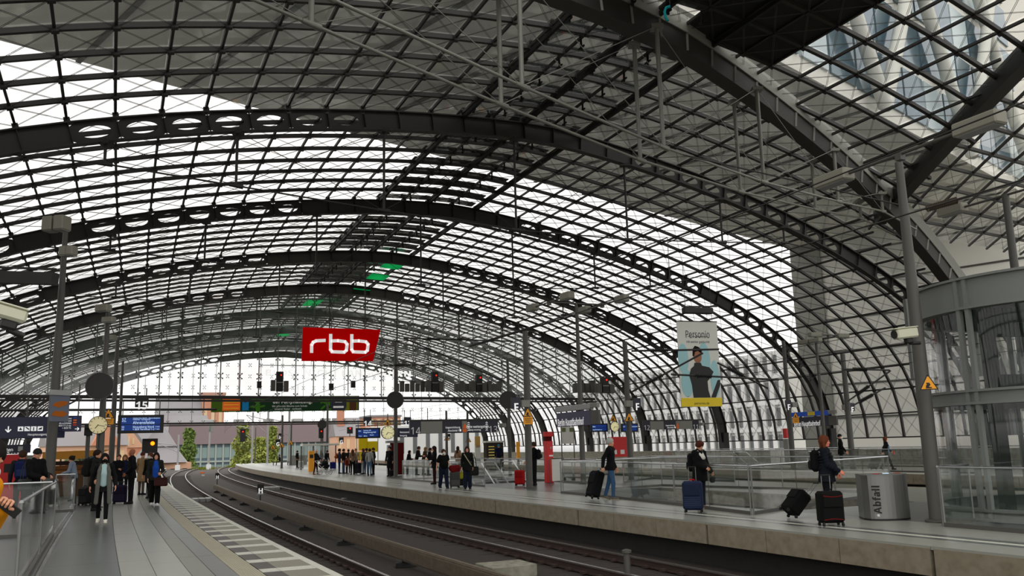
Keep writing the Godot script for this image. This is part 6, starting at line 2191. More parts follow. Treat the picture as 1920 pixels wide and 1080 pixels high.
func escalator(label: String, xf: Transform3D, w: float, l: float, way: float) -> void:
	# top landing at local z = -l * 0.45, runs down towards +z (way 1) below the floor
	var t := thing("escalator", label, "escalator", xf, "escalators in the platform openings")
	var a := Vector3(0, 0.0, -l * 0.5); var k := Vector3(0, 0.0, -l * 0.5 + 1.2); var e := Vector3(0, -1.75, -l * 0.5 + 1.2 + 3.0)
	if way < 0:
		a = Vector3(0, 0, 0.6); k = Vector3(0, 0, -0.4); e = Vector3(0, -0.95, -2.1)
	var zb := 1.0
	for sx in [-1.0, 1.0]:
		var off := Vector3(sx * w * 0.5, 0, 0)
		var b := MB.new()
		for q in [[a, k], [k, e]]:
			var n0: Vector3 = q[0] + off; var n1: Vector3 = q[1] + off
			var u := Vector3(0, 0.85, 0)
			var s0 := Vector3(0.012, 0, 0)
			b.hexa([n0 - s0, n0 + s0, n1 + s0, n1 - s0, n0 - s0 + u, n0 + s0 + u, n1 + s0 + u, n1 - s0 + u] if n1.z < n0.z else [n1 - s0, n1 + s0, n0 + s0, n0 - s0, n1 - s0 + u, n1 + s0 + u, n0 + s0 + u, n0 - s0 + u])
		part(t, "side_glass", b, M.fence_glass)
		b = MB.new()
		var up := Vector3(0, 0.92, 0)
		var back := (a - k).normalized()
		b.rope([a + off + Vector3(0, 0.35, 0) + back * 0.25, a + off + Vector3(0, 0.7, 0) + back * 0.32, a + off + up + back * 0.12, k + off + up, e + off + up], 0.035, 8)
		part(t, "handrail", b, M.chrome_rail if sx > 0 or way < 0 else M.lightgrey)
		b = MB.new()
		b.bar(a + off + Vector3(0, 0.06, 0), k + off + Vector3(0, 0.06, 0), 0.12, 0.16)
		b.bar(k + off + Vector3(0, 0.06, 0), e + off + Vector3(0, 0.06, 0), 0.12, 0.2)
		part(t, "skirt", b, M.stainless)
	for i in 9:
		var b := MB.new()
		var f := i / 9.0
		var q := k.lerp(e, f)
		b.cube(q + Vector3(0, -0.1, 0), Vector3(w - 0.14, 0.2, absf(e.z - k.z) / 9.0))
		part(t, "step", b, M.post_grey)
	var b := MB.new()
	b.cube((a + k) * 0.5 + Vector3(0, -0.02, 0), Vector3(w - 0.14, 0.05, absf(k.z - a.z)))
	part(t, "landing_plate", b, M.brushed)

func lift_tower() -> void:
	var c0 := P(11.9, 19.0, 0)
	var t := thing("lift_tower", "round steel and glass lift tower at the right edge", "lift", Transform3D(Basis(Vector3.UP, 0.12), c0))
	var R0 := 3.0
	var K := 48
	for e in [["ring_beam", 4.12, 4.78, R0 + 0.02, "lift_grey"], ["ring_beam", 2.2, 2.5, R0 + 0.02, "lift_grey"], ["base_ring", -0.07, 0.16, R0 + 0.02, "lift_grey"]]:
		var b := MB.new()
		b.lathe(Transform3D(), [Vector2(e[3] - 0.2, e[1]), Vector2(e[3], e[1]), Vector2(e[3], e[2]), Vector2(e[3] - 0.2, e[2])], K)
		for yy in [e[1], e[2] - 0.05]:
			b.lathe(Transform3D(), [Vector2(e[3], yy), Vector2(e[3] + 0.07, yy), Vector2(e[3] + 0.07, yy + 0.05), Vector2(e[3], yy + 0.05)], K)
		part(t, e[0], b, M[e[4]])
	var b := MB.new()
	b.lathe(Transform3D(), [Vector2(0.1, 4.7), Vector2(R0 - 0.1, 4.7), Vector2(R0 - 0.1, 4.76), Vector2(0.1, 4.76)], K)
	part(t, "roof_disc", b, M.lift_grey)
	for i in 9:
		var a := TAU * (i + 0.14) / 9.0
		for dd in [-0.035, 0.035]:
			b = MB.new()
			var d := Vector3(cos(a + dd), 0, sin(a + dd))
			b.bar(d * (R0 + 0.02) + Vector3(0, -0.07, 0), d * (R0 + 0.02) + Vector3(0, 4.75, 0), 0.09, 0.09, d)
			part(t, "mullion", b, M.lift_grey)
	for lv in [[0.16, 2.2], [2.5, 4.12]]:
		for i in 9:
			b = MB.new()
			var a0 := TAU * (i + 0.18) / 9.0; var a1 := TAU * (i + 1.1) / 9.0
			b.lathe(Transform3D(), [Vector2(R0 - 0.05, lv[0]), Vector2(R0 - 0.05, lv[1])], 10, a0, a1)
			part(t, "curved_pane", b, M.lift_glass)
	# inside: shaft rails, car, machinery
	var car := thing("lift_car", "dark lift car inside the round glass tower", "lift", Transform3D(Basis(Vector3.UP, 0.5), c0 + Vector3(0.25, 0, 0.2)))
	b = MB.new()
	b.rbox(at(0, 1.25, -0.55), Vector3(2.0, 2.35, 0.1), 0.02)
	b.rbox(at(-0.95, 1.25, 0), Vector3(0.1, 2.35, 1.1), 0.02)
	b.rbox(at(0, 2.45, 0), Vector3(2.1, 0.12, 1.3), 0.02)
	b.rbox(at(0, 0.05, 0), Vector3(2.1, 0.12, 1.3), 0.02)
	part(car, "cabin", b, M.beam_dark)
	plate(car, "door", at(0.3, 1.2, 0.62), 1.0, 2.1, 0.06, M.lift_grey)
	plate(car, "handrail", at(0, 0.95, -0.45), 1.6, 0.05, 0.05, M.stainless)
	plate(car, "notice", at(0.6, 1.5, 0.68), 0.4, 0.5, 0.03, M.offwhite)
	var sh := t
	for q in [[-1.3, -0.9], [1.35, -0.9], [-1.3, 0.95], [1.35, 0.95]]:
		b = MB.new()
		b.bar(Vector3(q[0], -0.07, q[1]), Vector3(q[0], 4.7, q[1]), 0.24, 0.24, Vector3.BACK)
		part(sh, "column", b, M.beam_dark)
	for yy in [2.75, 3.9]:
		b = MB.new()
		b.bar(Vector3(-1.3, yy, 0.95), Vector3(1.35, yy, 0.95), 0.2, 0.3)
		b.bar(Vector3(-1.3, yy, -0.9), Vector3(1.35, yy, -0.9), 0.2, 0.3)
		part(sh, "cross_beam", b, M.beam_dark)
	b = MB.new()
	b.rbox(at(0, 3.2, 0.2), Vector3(1.1, 0.7, 0.8), 0.05)
	part(sh, "machine", b, M.black)
	b = MB.new()
	b.rope([Vector3(-0.9, 4.1, 1.2), Vector3(-0.6, 3.4, 1.25), Vector3(-0.1, 3.2, 1.25), Vector3(0.3, 3.5, 1.2), Vector3(0.6, 4.1, 1.15)], 0.03, 6)
	part(sh, "cable_loop", b, M.black)

func banners() -> void:
	# red banner
	var p := at_depth(640, 646, 62)
	var t := thing("red_banner", "red slanted banner with white letters rbb hanging from the roof", "banner", Transform3D(F(62, 0).basis * Basis(Vector3.UP, -0.12), p))
	var b := MB.new()
	b.prism(at(0, 0, -0.04), PackedVector2Array([Vector2(-2.72, -1.17), Vector2(2.22, -1.17), Vector2(2.76, 1.08), Vector2(-2.68, 1.2)]), 0.08)
	part(t, "panel", b, M.banner_red)
	# three letters of squared, round-cornered strokes
	var w := 0.22
	var stroke := func(pts: Array, called: String) -> void:
		var m := MB.new()
		for i in pts.size() - 1:
			var a := Vector3(pts[i].x, pts[i].y, 0.06); var e := Vector3(pts[i + 1].x, pts[i + 1].y, 0.06)
			var d := (e - a).normalized()
			m.bar(a - d * w * 0.25, e + d * w * 0.25, w, 0.05, Vector3.BACK)
		part(t, called, m, M.sign_white)
	stroke.call([Vector2(-2.05, -0.55), Vector2(-2.05, -0.05), Vector2(-1.95, 0.14), Vector2(-1.75, 0.24), Vector2(-1.15, 0.28)], "letter_r")
	for x0 in [-0.75, 0.72]:
		stroke.call([Vector2(x0, 0.68), Vector2(x0, -0.36), Vector2(x0 + 0.1, -0.52), Vector2(x0 + 0.95, -0.55), Vector2(x0 + 1.1, -0.42), Vector2(x0 + 1.15, 0.02), Vector2(x0 + 1.0, 0.2), Vector2(x0 + 0.5, 0.26), Vector2(x0 + 0.05, 0.24)], "letter_b")
	b = MB.new()
	for x in [-2.4, 2.5]: b.tube(Vector3(x, 1.1, 0), Vector3(x, 3.6, 0), 0.015, -1, 5)
	part(t, "suspension_cable", b, M.beam_dark)
	# white poster banner
	p = at_depth(1311, 682, 40)
	t = thing("poster_banner", "tall white banner picturing a person in black with a yellow foot strip", "banner", Transform3D(F(37, 0).basis * Basis(Vector3.UP, -0.12) * Basis.from_scale(Vector3.ONE * 0.889), p))
	plate(t, "sheet", at(0, 0.0, 0), 2.32, 4.38, 0.03, M.offwhite)
	plate(t, "yellow_strip", at(0, -1.96, 0.01), 2.32, 0.44, 0.03, M.banner_yellow)
	text(t, "personio.de", at(0, -2.02, 0.03), 0.16, M.black, false, 0.004)
	text(t, "Personio", at(0, 1.5, 0.02), 0.5, M.black, false, 0.004, 0, 0.72, "lettering", 1.0)
	plate(t, "underline", at(0, 1.4, 0.02), 1.15, 0.025, 0.012, M.black)
	text(t, "HR weiter gedacht!", at(0, 1.12, 0.02), 0.16, M.black, false, 0.004)
	var pale := cloth(Color(0.62, 0.78, 0.8))
	for e in [[0.3, 0.2, 0.34, 0.9], [-0.9, 0.25, 0.3, 0.8], [0.85, -0.75, 0.28, 0.95], [-0.75, -1.0, 0.35, 0.7]]:
		b = MB.new()
		b.ell(at(e[0], e[1], 0.016), Vector3(e[2], e[3], 0.006), 20, 8)
		part(t, "print_shape", b, pale)
	b = MB.new()
	b.prism(at(0, 0, 0.02), PackedVector2Array([Vector2(-0.45, -1.73), Vector2(-0.5, -1.1), Vector2(-0.62, -0.6), Vector2(-0.5, -0.25), Vector2(-0.32, -0.12), Vector2(-0.28, 0.05), Vector2(0.08, 0.05), Vector2(0.14, -0.1), Vector2(0.55, -0.18), Vector2(0.78, -0.42), Vector2(0.62, -0.68), Vector2(0.4, -0.9), Vector2(0.42, -1.35), Vector2(0.52, -1.73)]), 0.008)
	b.prism(at(0, 0, 0.02), PackedVector2Array([Vector2(0.55, -1.73), Vector2(0.98, -0.85), Vector2(1.12, -0.82), Vector2(1.14, -1.05), Vector2(0.82, -1.73)]), 0.008)
	part(t, "printed_figure", b, M.black)
	b = MB.new()
	b.ell(at(-0.08, 0.36, 0.02), Vector3(0.24, 0.34, 0.014), 20, 10)
	part(t, "printed_face", b, cloth(Color(0.62, 0.42, 0.33)))
	b = MB.new()
	b.prism(at(0, 0, 0.024), PackedVector2Array([Vector2(-0.36, 0.4), Vector2(-0.34, 0.75), Vector2(-0.2, 0.92), Vector2(0.0, 0.86), Vector2(0.18, 0.7), Vector2(0.16, 0.52), Vector2(-0.05, 0.66), Vector2(-0.22, 0.6), Vector2(-0.28, 0.38)]), 0.014)
	part(t, "printed_hair", b, cloth(Color(0.13, 0.09, 0.075)))
	b = MB.new()
	b.rbox(at(0.1, 2.75, 0), Vector3(1.7, 0.32, 0.32), 0.04)
	part(t, "roller_box", b, M.beam_dark)
	b = MB.new()
	b.tube(Vector3(-0.8, 2.95, 0), Vector3(1.25, 3.0, 0), 0.04, -1, 6)
	for x in [-0.9, 0.9]: b.tube(Vector3(x, 2.19, 0), Vector3(x, 2.62, 0), 0.012, -1, 5)
	for x in [-0.6, 0.9]: b.tube(Vector3(x, 2.9, 0), Vector3(x, 5.4, 0), 0.015, -1, 5)
	b.tube(Vector3(-1.18, 2.19, 0), Vector3(1.18, 2.19, 0), 0.03, -1, 6)
	part(t, "suspension", b, M.beam_dark)
	# autumn poster on the tall near mast
	t = thing("mast_poster", "pale poster with an orange autumn scene fixed to the tallest near mast", "poster", Transform3D(F(30.6, 0).basis * Basis(Vector3.UP, 0.75), at_depth(112, 763, 26.3)))
	plate(t, "top_box", at(0, 0.42, 0), 0.72, 0.16, 0.1, M.lightgrey)
	plate(t, "sheet", at(0, -0.05, 0), 0.66, 0.78, 0.04, cloth(Color(0.4, 0.42, 0.47)))
	b = MB.new()
	b.prism(at(0, 0.08, 0.02), PackedVector2Array([Vector2(-0.28, -0.05), Vector2(-0.05, -0.1), Vector2(0.2, -0.02), Vector2(0.28, 0.08), Vector2(0.05, 0.1), Vector2(-0.2, 0.04)]), 0.008)
	b.prism(at(0, -0.18, 0.02), PackedVector2Array([Vector2(-0.3, -0.08), Vector2(0.1, -0.12), Vector2(0.28, -0.02), Vector2(0.1, 0.06), Vector2(-0.2, 0.05)]), 0.008)
	part(t, "printed_leaves", b, cloth(Color(0.66, 0.36, 0.12)))

func gantry_things() -> void:
	# signals and cabinets on the sill beam of the near glazed apron
	var sx := 74.01
	for e in [[524, 734, 0.52, 1.55, "signal with a small red light between two grey cabinets left on the sill beam"], [815, 735, 0.5, 1.5, "signal with a small red light in the middle of the sill beam"], [898, 735, 0.46, 1.3, "signal with a small red light right of the middle one on the sill beam"], [1134, 737, 0.44, 1.0, "signal with a small red light at the right end of the sill beam"]]:
		var p := at_depth(e[0], e[1], 69.0 if e[0] < 700 else 66.0)
		if e[0] == 1134: p = at_depth(e[0], e[1], 56.0)
		var t := thing("signal", e[4], "signal", Transform3D(F(60, 0).basis, p), "signals on the sill beam")
		plate(t, "housing", at(0, e[3] * 0.5, 0), e[2], e[3], 0.4, M.black)
		plate(t, "mid_bar", at(0, e[3] * 0.45, 0.2), e[2], 0.05, 0.04, M.lightgrey)
		var b := MB.new()
		b.ell(at(e[2] * 0.15, e[3] * 0.82, 0.21), Vector3(0.055, 0.055, 0.03), 14, 8)
		part(t, "red_light", b, M.signal_red)
		for s in [-1.0, 1.0]:
			plate(t, "cabinet", at(s * (e[2] * 0.5 + 0.24), e[3] * (0.26 if s > 0 else 0.3), 0), 0.34, e[3] * 0.55, 0.4, M.post_grey)
	for e in [[778, 735, 3.2, "row of grey cabinets left of the middle signal"], [870, 735, 1.6, "grey cabinets between the two right signals"], [925, 735, 1.8, "grey cabinets right of the third signal"], [1100, 737, 2.0, "dark switch boxes near the right end of the sill beam"]]:
		var t := thing("cabinet_row", e[3] + " on the sill beam", "cabinet", Transform3D(F(60, 0).basis, at_depth(e[0], e[1], 66.0 if e[0] < 1000 else 57.0)))
		var n := int(e[2] / 0.4)
		for i in n:
			plate(t, "cabinet", at(-e[2] * 0.5 + 0.2 + i * 0.4, 0.32 + 0.1 * (i % 2), 0), 0.3, 0.6 + 0.2 * (i % 2), 0.3, M.post_grey)
		var b := MB.new()
		b.bar(Vector3(-e[2] * 0.5, 0.75, 0.2), Vector3(e[2] * 0.5, 0.75, 0.2), 0.03, 0.03)
		part(t, "guard_rail", b, M.beam_dark)
	for e in [[621, 726, "square dark box left of centre on the sill beam"], [662, 721, "taller dark box hanging near the centre of the sill beam"], [486, 722, "small dark camera box left of the first signal"]]:
		var t := thing("signal_box", e[2], "box", Transform3D(F(60, 0).basis, at_depth(e[0], e[1], 69.0)))
		plate(t, "box", Transform3D(), 0.32, 0.48, 0.3, M.black)
		plate(t, "lid", at(0, 0.26, 0), 0.36, 0.05, 0.34, M.beam_dark)
	# words hung across the far hall
	var t := thing("hall_lettering", "row of large white letters hung across the far hall under the roof", "lettering", Transform3D(F(104, 0).basis * Basis(Vector3.UP, 0.05), at_depth(632, 700, 103)))
	text(t, "BLOSS NICHT LANGWEILEN", Transform3D(Basis(), Vector3(0.4, 0, 0)), 0.98, M.letter_white, true, 0.06, 0, 1.36)
	var b := MB.new()
	b.bar(Vector3(-8.8, 0.85, -0.05), Vector3(9.2, 0.85, -0.05), 0.06, 0.08)
	for x in [-7.0, -3.0, 3.0, 7.0]: b.tube(Vector3(x, 0.85, -0.05), Vector3(x, 3.0, -0.05), 0.02, -1, 5)
	part(t, "carrier", b, M.post_grey)
	# green hoarding above the far sill
	t = thing("hoarding", "long green advertising board with plants and an orange bench above the far sill", "billboard", Transform3D(F(131, 0).basis * Basis(Vector3.UP, -0.02), at_depth(538, 757, 126)))
	plate(t, "board", Transform3D(), 20.6, 2.15, 0.12, cloth(Color(0.08, 0.2, 0.11)))
	plate(t, "leaf_panel", at(-8.6, 0, 0.06), 3.4, 2.1, 0.04, cloth(Color(0.25, 0.36, 0.08)))
	plate(t, "bench_panel", at(-7.6, 0.05, 0.09), 2.4, 1.9, 0.04, M.orange)
	for yy in [0.3, -0.1, -0.6]: plate(t, "bench_slat", at(-7.6, yy, 0.12), 2.0, 0.16, 0.03, M.yellow)
	plate(t, "blue_print", at(-5.7, -0.3, 0.1), 0.9, 1.2, 0.04, cloth(Color(0.08, 0.45, 0.65)))
	b = MB.new()
	b.ell(at(-5.7, 0.5, 0.12), Vector3(0.24, 0.3, 0.03), 12, 8)
	part(t, "printed_face", b, cloth(Color(0.3, 0.19, 0.13)))
	b = MB.new()
	for i in 26:
		var a := TAU * rng.randf()
		var o := Vector3(rng.randf_range(-4.6, -3.2), rng.randf_range(-0.9, 0.8), 0.08)
		if i % 2: o.x = rng.randf_range(4.6, 6.6)
		b.ell(Transform3D(Basis(Vector3.BACK, a), o), Vector3(0.5, 0.16, 0.03), 8, 5)
	part(t, "printed_leaf", b, cloth(Color(0.22, 0.42, 0.1)))
	text(t, "der Fortpflanzung.", at(0.8, 0.25, 0.07), 0.62, M.white, true, 0.02)
	text(t, "Wir pflanzen Bäume zum Schutz", at(0.4, -0.35, 0.07), 0.34, M.white, false, 0.02)
	text(t, "unserer Natur - weltweit.", at(0.2, -0.75, 0.07), 0.34, M.white, false, 0.02)
	plate(t, "tree_panel", at(8.3, 0, 0.06), 3.6, 2.1, 0.04, cloth(Color(0.42, 0.44, 0.1)))
	b = MB.new()
	b.prism(at(7.3, 0.0, 0.08), PackedVector2Array([Vector2(-0.9, -1.0), Vector2(0.9, -1.0), Vector2(1.15, -0.5), Vector2(1.15, 0.6), Vector2(0.9, 1.0), Vector2(-0.9, 1.0), Vector2(-1.15, 0.6), Vector2(-1.15, -0.5)]), 0.05)
	part(t, "label_print", b, M.sign_navy)
	plate(t, "label_strip", at(7.3, -0.55, 0.14), 1.5, 0.28, 0.03, M.white)
	plate(t, "label_strip", at(7.3, 0.2, 0.14), 1.0, 0.2, 0.03, M.white)
	plate(t, "brown_print", at(9.4, -0.3, 0.09), 1.0, 1.4, 0.03, cloth(Color(0.3, 0.17, 0.1)))
	# lower rail of the near apron, left part only
	t = thing("service_tube", "horizontal dark tube below the left part of the near apron", "tube")
	b = MB.new()
	b.tube(R(73.5, -13.0, 5.05), R(73.5, 7.0, 5.1), 0.09, -1, 8)
	part(t, "tube", b, M.beam_dark)
	for o in [-12.0, -6.0, 0.0, 6.0]:
		b = MB.new()
		b.tube(R(73.5, o, 5.05), R(73.9, o, 6.1), 0.03, -1, 6)
		part(t, "strut", b, M.beam_dark)

func insulator(b: MB, a: Vector3, d: Vector3, l: float, r: float) -> void:
	d = d.normalized()
	var k := int(l / (r * 0.55))
	for i in k:
		var p := a + d * (l * i / k)
		b.tube(p, p + d * (l / k * 0.55), r, r * 0.55, 10)
	b.tube(a, a + d * l, r * 0.4, -1, 8)

func wires() -> void:
	# overhead contact lines: contact wire and carrier with droppers, over each track
	var nm := ["nearest", "second", "third", "fourth"]
	var q := 0
	for o in [4.65, 10.12, 27.15, 30.95]:
		if q == 0: # the suburban track has a conductor rail instead
			q += 1
			continue
		var t := thing("contact_line", "thin overhead contact wire and carrier wire above the %s track" % nm[q], "overhead wire")
		var b := MB.new(); var d := MB.new()
		var s := 6.0
		while s < 140.0:
			b.tube(P(s, o, 4.65), P(s + 8.0, o, 4.65), 0.012, -1, 4, false)
			b.tube(P(s, o, 5.6), P(s + 8.0, o, 5.5 if int(s / 8.0) % 2 == 0 else 5.6), 0.012, -1, 4, false)
			d.tube(P(s, o, 4.65), P(s, o, 5.6), 0.007, -1, 4, false)
			s += 8.0
		part(t, "wire", b, M.beam_dark)
		part(t, "dropper", d, M.beam_dark)
		q += 1
	# cantilever brackets with insulators
	var list := [[[1184, 658], [1348, 655], 37.0, "upper wire stay with an insulator across the white banner"], [[1184, 735], [1318, 662], 37.0, "slanting stay with insulator rising to the white banner"], [[1258, 702], [1460, 712], 37.5, "nearly level stay with insulators below the white banner"], [[1345, 680], [1440, 728], 38.0, "slanting stay with insulator right of the white banner"],
		[[757, 634], [962, 640], 52.0, "level bracket tube with dark insulator right of the red banner"], [[757, 634], [945, 715], 52.0, "slanting bracket tube from the insulator right of the red banner"], [[712, 685], [845, 684], 52.0, "short level tube with insulator below the red banner"], [[880, 650], [1080, 590], 46.0, "thin stay rising to the right behind the lamp post"],
		[[1590, 752], [1670, 695], 45.0, "slanting bracket with insulator right of the far name board post"], [[1580, 692], [1668, 694], 45.0, "level bracket right of the far name board post"], [[1600, 760], [1660, 727], 45.0, "lower bracket right of the far name board post"],
		[[1735, 392], [1920, 340], 17.0, "thick cable with a ribbed insulator right of the thick lamp post"], [[1280, 290], [1690, 385], 20.0, "thin stay wire running to the thick lamp post"]]
	for e in list:
		var a := at_depth(e[0][0], e[0][1], e[2]); var z := at_depth(e[1][0], e[1][1], e[2])
		var t := thing("wire_bracket", e[3], "overhead wire", Transform3D(Basis(), a))
		var b := MB.new()
		b.tube(Vector3.ZERO, z - a, 0.045 if e[2] > 30 else 0.018, -1, 6)
		part(t, "tube", b, M.beam_dark)
		if e[2] != 20.0 and e[2] != 46.0:
			b = MB.new()
			var l := 0.75 if e[2] > 30 else 0.62
			insulator(b, (z - a) * (0.22 if e[2] > 30 else 0.02), z - a, l, 0.11 if e[2] > 30 else 0.075)
			part(t, "insulator", b, M.black if e[2] > 30 else M.rail_cover)

func small_things() -> void:
	var y := Y14 + 0.006
	# emergency pillar
	var p := on_level(1030, 905, y)
	var t := thing("emergency_pillar", "tall bright red square pillar beside the thick grey post", "pillar", Transform3D(F(37, 0).basis, p))
	plate(t, "column", at(0, 0.93, 0), 0.34, 1.86, 0.3, M.red)
	plate(t, "neck", at(0, 1.98, 0), 0.3, 0.24, 0.26, cloth(Color(0.3, 0.03, 0.03)))
	plate(t, "head", at(0, 2.17, 0), 0.37, 0.22, 0.33, M.red)
	plate(t, "slot_plate", at(0.06, 1.2, 0.15), 0.2, 0.07, 0.02, M.white)
	plate(t, "button_plate", at(0.06, 1.55, 0.15), 0.07, 0.1, 0.02, M.lightgrey)
	# litter bin
	p = on_level(1666, 973, y)
	t = thing("litter_bin", "brushed steel litter bin with curved sides and the word Abfall", "bin", Transform3D(F(13.9, 0).basis * Basis(Vector3.UP, -0.5), p))
	var poly := PackedVector2Array()
	for i in 13:
		var a := lerpf(-0.95, 0.95, i / 12.0)
		poly.append(Vector2(-0.08 + sin(a + 0.25) * 0.54, -0.02 - cos(a + 0.25) * 0.42 + 0.1))
	poly.append(Vector2(0.42, 0.42)); poly.append(Vector2(-0.46, 0.42)); poly.append(Vector2(-0.5, -0.05))
	var up := Transform3D(Basis(Vector3.RIGHT, Vector3.BACK, Vector3.UP), Vector3.ZERO) # polygon xy to world x,z
	var b := MB.new()
	b.prism(Transform3D(Basis(Vector3(1, 0, 0), Vector3(0, 0, -1), Vector3(0, 1, 0)), Vector3(0, 0.03, 0)), poly, 0.86)
	part(t, "body", b, M.brushed)
	var pl2 := PackedVector2Array()
	for v in poly: pl2.append(v * 1.02)
	b = MB.new()
	b.prism(Transform3D(Basis(Vector3(1, 0, 0), Vector3(0, 0, -1), Vector3(0, 1, 0)), Vector3(0, 0.89, 0)), pl2, 0.025)
	part(t, "lid", b, M.lift_grey)
	b = MB.new()
	b.prism(Transform3D(Basis(Vector3(1, 0, 0), Vector3(0, 0, -1), Vector3(0, 1, 0)), Vector3(0, 0.0, 0)), poly, 0.03)
	part(t, "plinth", b, M.black)
	text(t, "Abfall", Transform3D(Basis(Vector3.UP, -0.46) * Basis(Vector3.BACK, PI / 2), Vector3(-0.3, 0.42, 0.318)), 0.2, M.black, true, 0.02, 0, 1.0, "lettering", 1.0)
	plate(t, "handle_slot", at(-0.34, 0.58, 0.26, Basis(Vector3.UP, -0.7)), 0.12, 0.03, 0.03, M.black)
	plate(t, "label_plate", at(-0.32, 0.1, 0.28, Basis(Vector3.UP, -0.7)), 0.12, 0.05, 0.02, M.white)
	for e in [[-0.2, 0.1, "red"], [0.05, -0.05, "screen_text"], [0.3, -0.1, "red"]]:
		plate(t, "sticker", at(e[0], 0.92, e[1]), 0.12, 0.012, 0.08, M[e[2]])
	# luggage trolleys
	for k in 3:
		p = on_level(1075 + k * 17, 903, y)
		t = thing("luggage_trolley", ["left", "middle", "right"][k] + "most of the three nested luggage trolleys behind the glass", "trolley", Transform3D(F(36.5, 0).basis, p))
		b = MB.new()
		for sx in [-0.25, 0.25]:
			b.rope([Vector3(sx, 0.16, 0.5), Vector3(sx, 0.2, -0.4), Vector3(sx, 1.0, -0.55)], 0.018, 6)
		b.rope([Vector3(-0.25, 1.0, -0.55), Vector3(0.25, 1.0, -0.55)], 0.022, 6)
		for yy in [0.35, 0.6]: b.rope([Vector3(-0.25, yy, -0.45), Vector3(0.25, yy, -0.45)], 0.012, 5)
		part(t, "frame", b, M.brushed)
		plate(t, "deck", at(0, 0.2, 0.05), 0.46, 0.03, 0.85, M.post_grey)
		for q in [Vector3(-0.24, 0.1, 0.42), Vector3(0.24, 0.1, 0.42), Vector3(-0.24, 0.1, -0.38), Vector3(0.24, 0.1, -0.38)]:
			b = MB.new()
			b.tube(q - Vector3(0.02, 0, 0), q + Vector3(0.02, 0, 0), 0.1, -1, 14)
			part(t, "wheel", b, M.rubber)
	p = on_level(1066, 906, y)
	t = thing("trolley_stand", "white panel with a bent tube frame beside the luggage trolleys", "stand", Transform3D(F(36.6, 0).basis * Basis(Vector3.UP, 0.1), p + Vector3(-0.5, 0, 0)))
	plate(t, "panel", at(0, 0.58, 0), 0.5, 0.95, 0.04, M.offwhite)
	b = MB.new()
	b.rope([Vector3(-0.38, 0, 0), Vector3(-0.38, 1.0, 0), Vector3(-0.3, 1.08, 0), Vector3(0.4, 1.08, 0)], 0.022, 6)
	part(t, "tube_frame", b, M.post_grey)
	# booths, machines, shelters
	p = on_level(736, 892, y)
	t = thing("red_booth", "red and white booth behind the man in the long black coat", "booth", Transform3D(F(53, 0).basis, p + Vector3(0, 0, -1.0)))
	plate(t, "red_front", at(0.15, 1.05, 0), 0.85, 2.05, 0.3, cloth(Color(0.35, 0.03, 0.05)))
	plate(t, "white_side", at(-0.38, 1.0, 0), 0.22, 1.9, 0.34, M.lightgrey)
	plate(t, "top", at(0, 2.15, 0), 1.15, 0.16, 0.4, M.lightgrey)
	plate(t, "red_stripe", at(-0.38, 0.9, 0.18), 0.2, 0.5, 0.02, M.red)
	p = on_level(926, 876, y)
	t = thing("vending_machine", "brown vending machine with lit yellow shelves beyond the stairs", "vending machine", Transform3D(F(64, 0).basis, p))
	plate(t, "case", at(0, 1.0, 0), 1.5, 2.0, 0.7, cloth(Color(0.24, 0.2, 0.17)))
	for i in 5: plate(t, "lit_shelf", at(-0.32, 0.75 + i * 0.23, 0.36), 0.5, 0.055, 0.03, glow("shelf_light", Color(0.85, 0.75, 0.35), 0.12) if i == 0 else M.shelf_light)
	plate(t, "frame", at(-0.32, 1.2, 0.35), 0.7, 1.3, 0.02, M.black)
	plate(t, "top", at(0, 2.06, 0), 1.65, 0.14, 0.8, M.offwhite)
	p = on_level(896, 874, y)
	t = thing("info_column", "slim cream info column left of the vending machine", "column", Transform3D(F(66, 0).basis, p))
	plate(t, "column", at(0, 0.9, 0), 0.5, 1.8, 0.2, M.offwhite)
	plate(t, "amber_panel", at(0, 2.1, 0), 0.45, 1.0, 0.2, cloth(Color(0.75, 0.6, 0.35)))
	p = on_level(972, 871, Y14)
	t = thing("yellow_column", "thin bright yellow column between the two posts", "column", Transform3D(F(70, 0).basis, p))
	plate(t, "column", at(0, 1.3, 0), 0.3, 1.5, 0.2, M.yellow)
	plate(t, "foot", at(0, 0.28, 0), 0.2, 0.56, 0.16, M.post_grey)
	p = on_level(583, 884, y)
	t = thing("yellow_machine", "yellow ticket machine column behind the man with the pram", "ticket machine", Transform3D(F(75, 0).basis, p))
	plate(t, "column", at(0, 0.85, 0), 0.42, 1.7, 0.4, M.yellow)
	plate(t, "screen", at(0, 1.25, 0.2), 0.3, 0.3, 0.02, M.black)
	p = on_level(599, 880, y)
	t = thing("glass_shelter", "grey framed glass shelter behind the pram", "shelter", Transform3D(F(80, 0).basis, p))
	plate(t, "roof_slab", at(0, 2.25, 0), 3.4, 0.18, 1.6, M.offwhite)
	for sx in [-1.6, -0.5, 0.6, 1.6]: plate(t, "upright", at(sx, 1.1, -0.6), 0.1, 2.2, 0.1, M.post_grey)
	for i in 3: plate(t, "pane", at(-1.05 + i * 1.1, 1.15, -0.6), 0.98, 1.9, 0.02, M.lift_glass)
	p = on_level(535, 872, y)
	t = thing("bench", "far grey bench beside the pale cabinet near the platform tip", "bench", Transform3D(F(118, 0).basis, p))
	plate(t, "seat", at(-0.6, 0.44, 0), 2.2, 0.06, 0.5, M.post_grey)
	plate(t, "cabinet", at(1.6, 0.6, 0), 2.2, 1.2, 0.8, M.panel_grey)
	for sx in [-1.5, 0.3]: plate(t, "leg", at(sx, 0.21, 0), 0.08, 0.42, 0.4, M.post_grey)
	# red ticket machine and wooden kiosk on the near platform
	p = on_level(20, 935, 0)
	t = thing("ticket_machine", "red ticket machine at the left edge behind the masked man", "ticket machine", Transform3D(F(36, 0).basis, p))
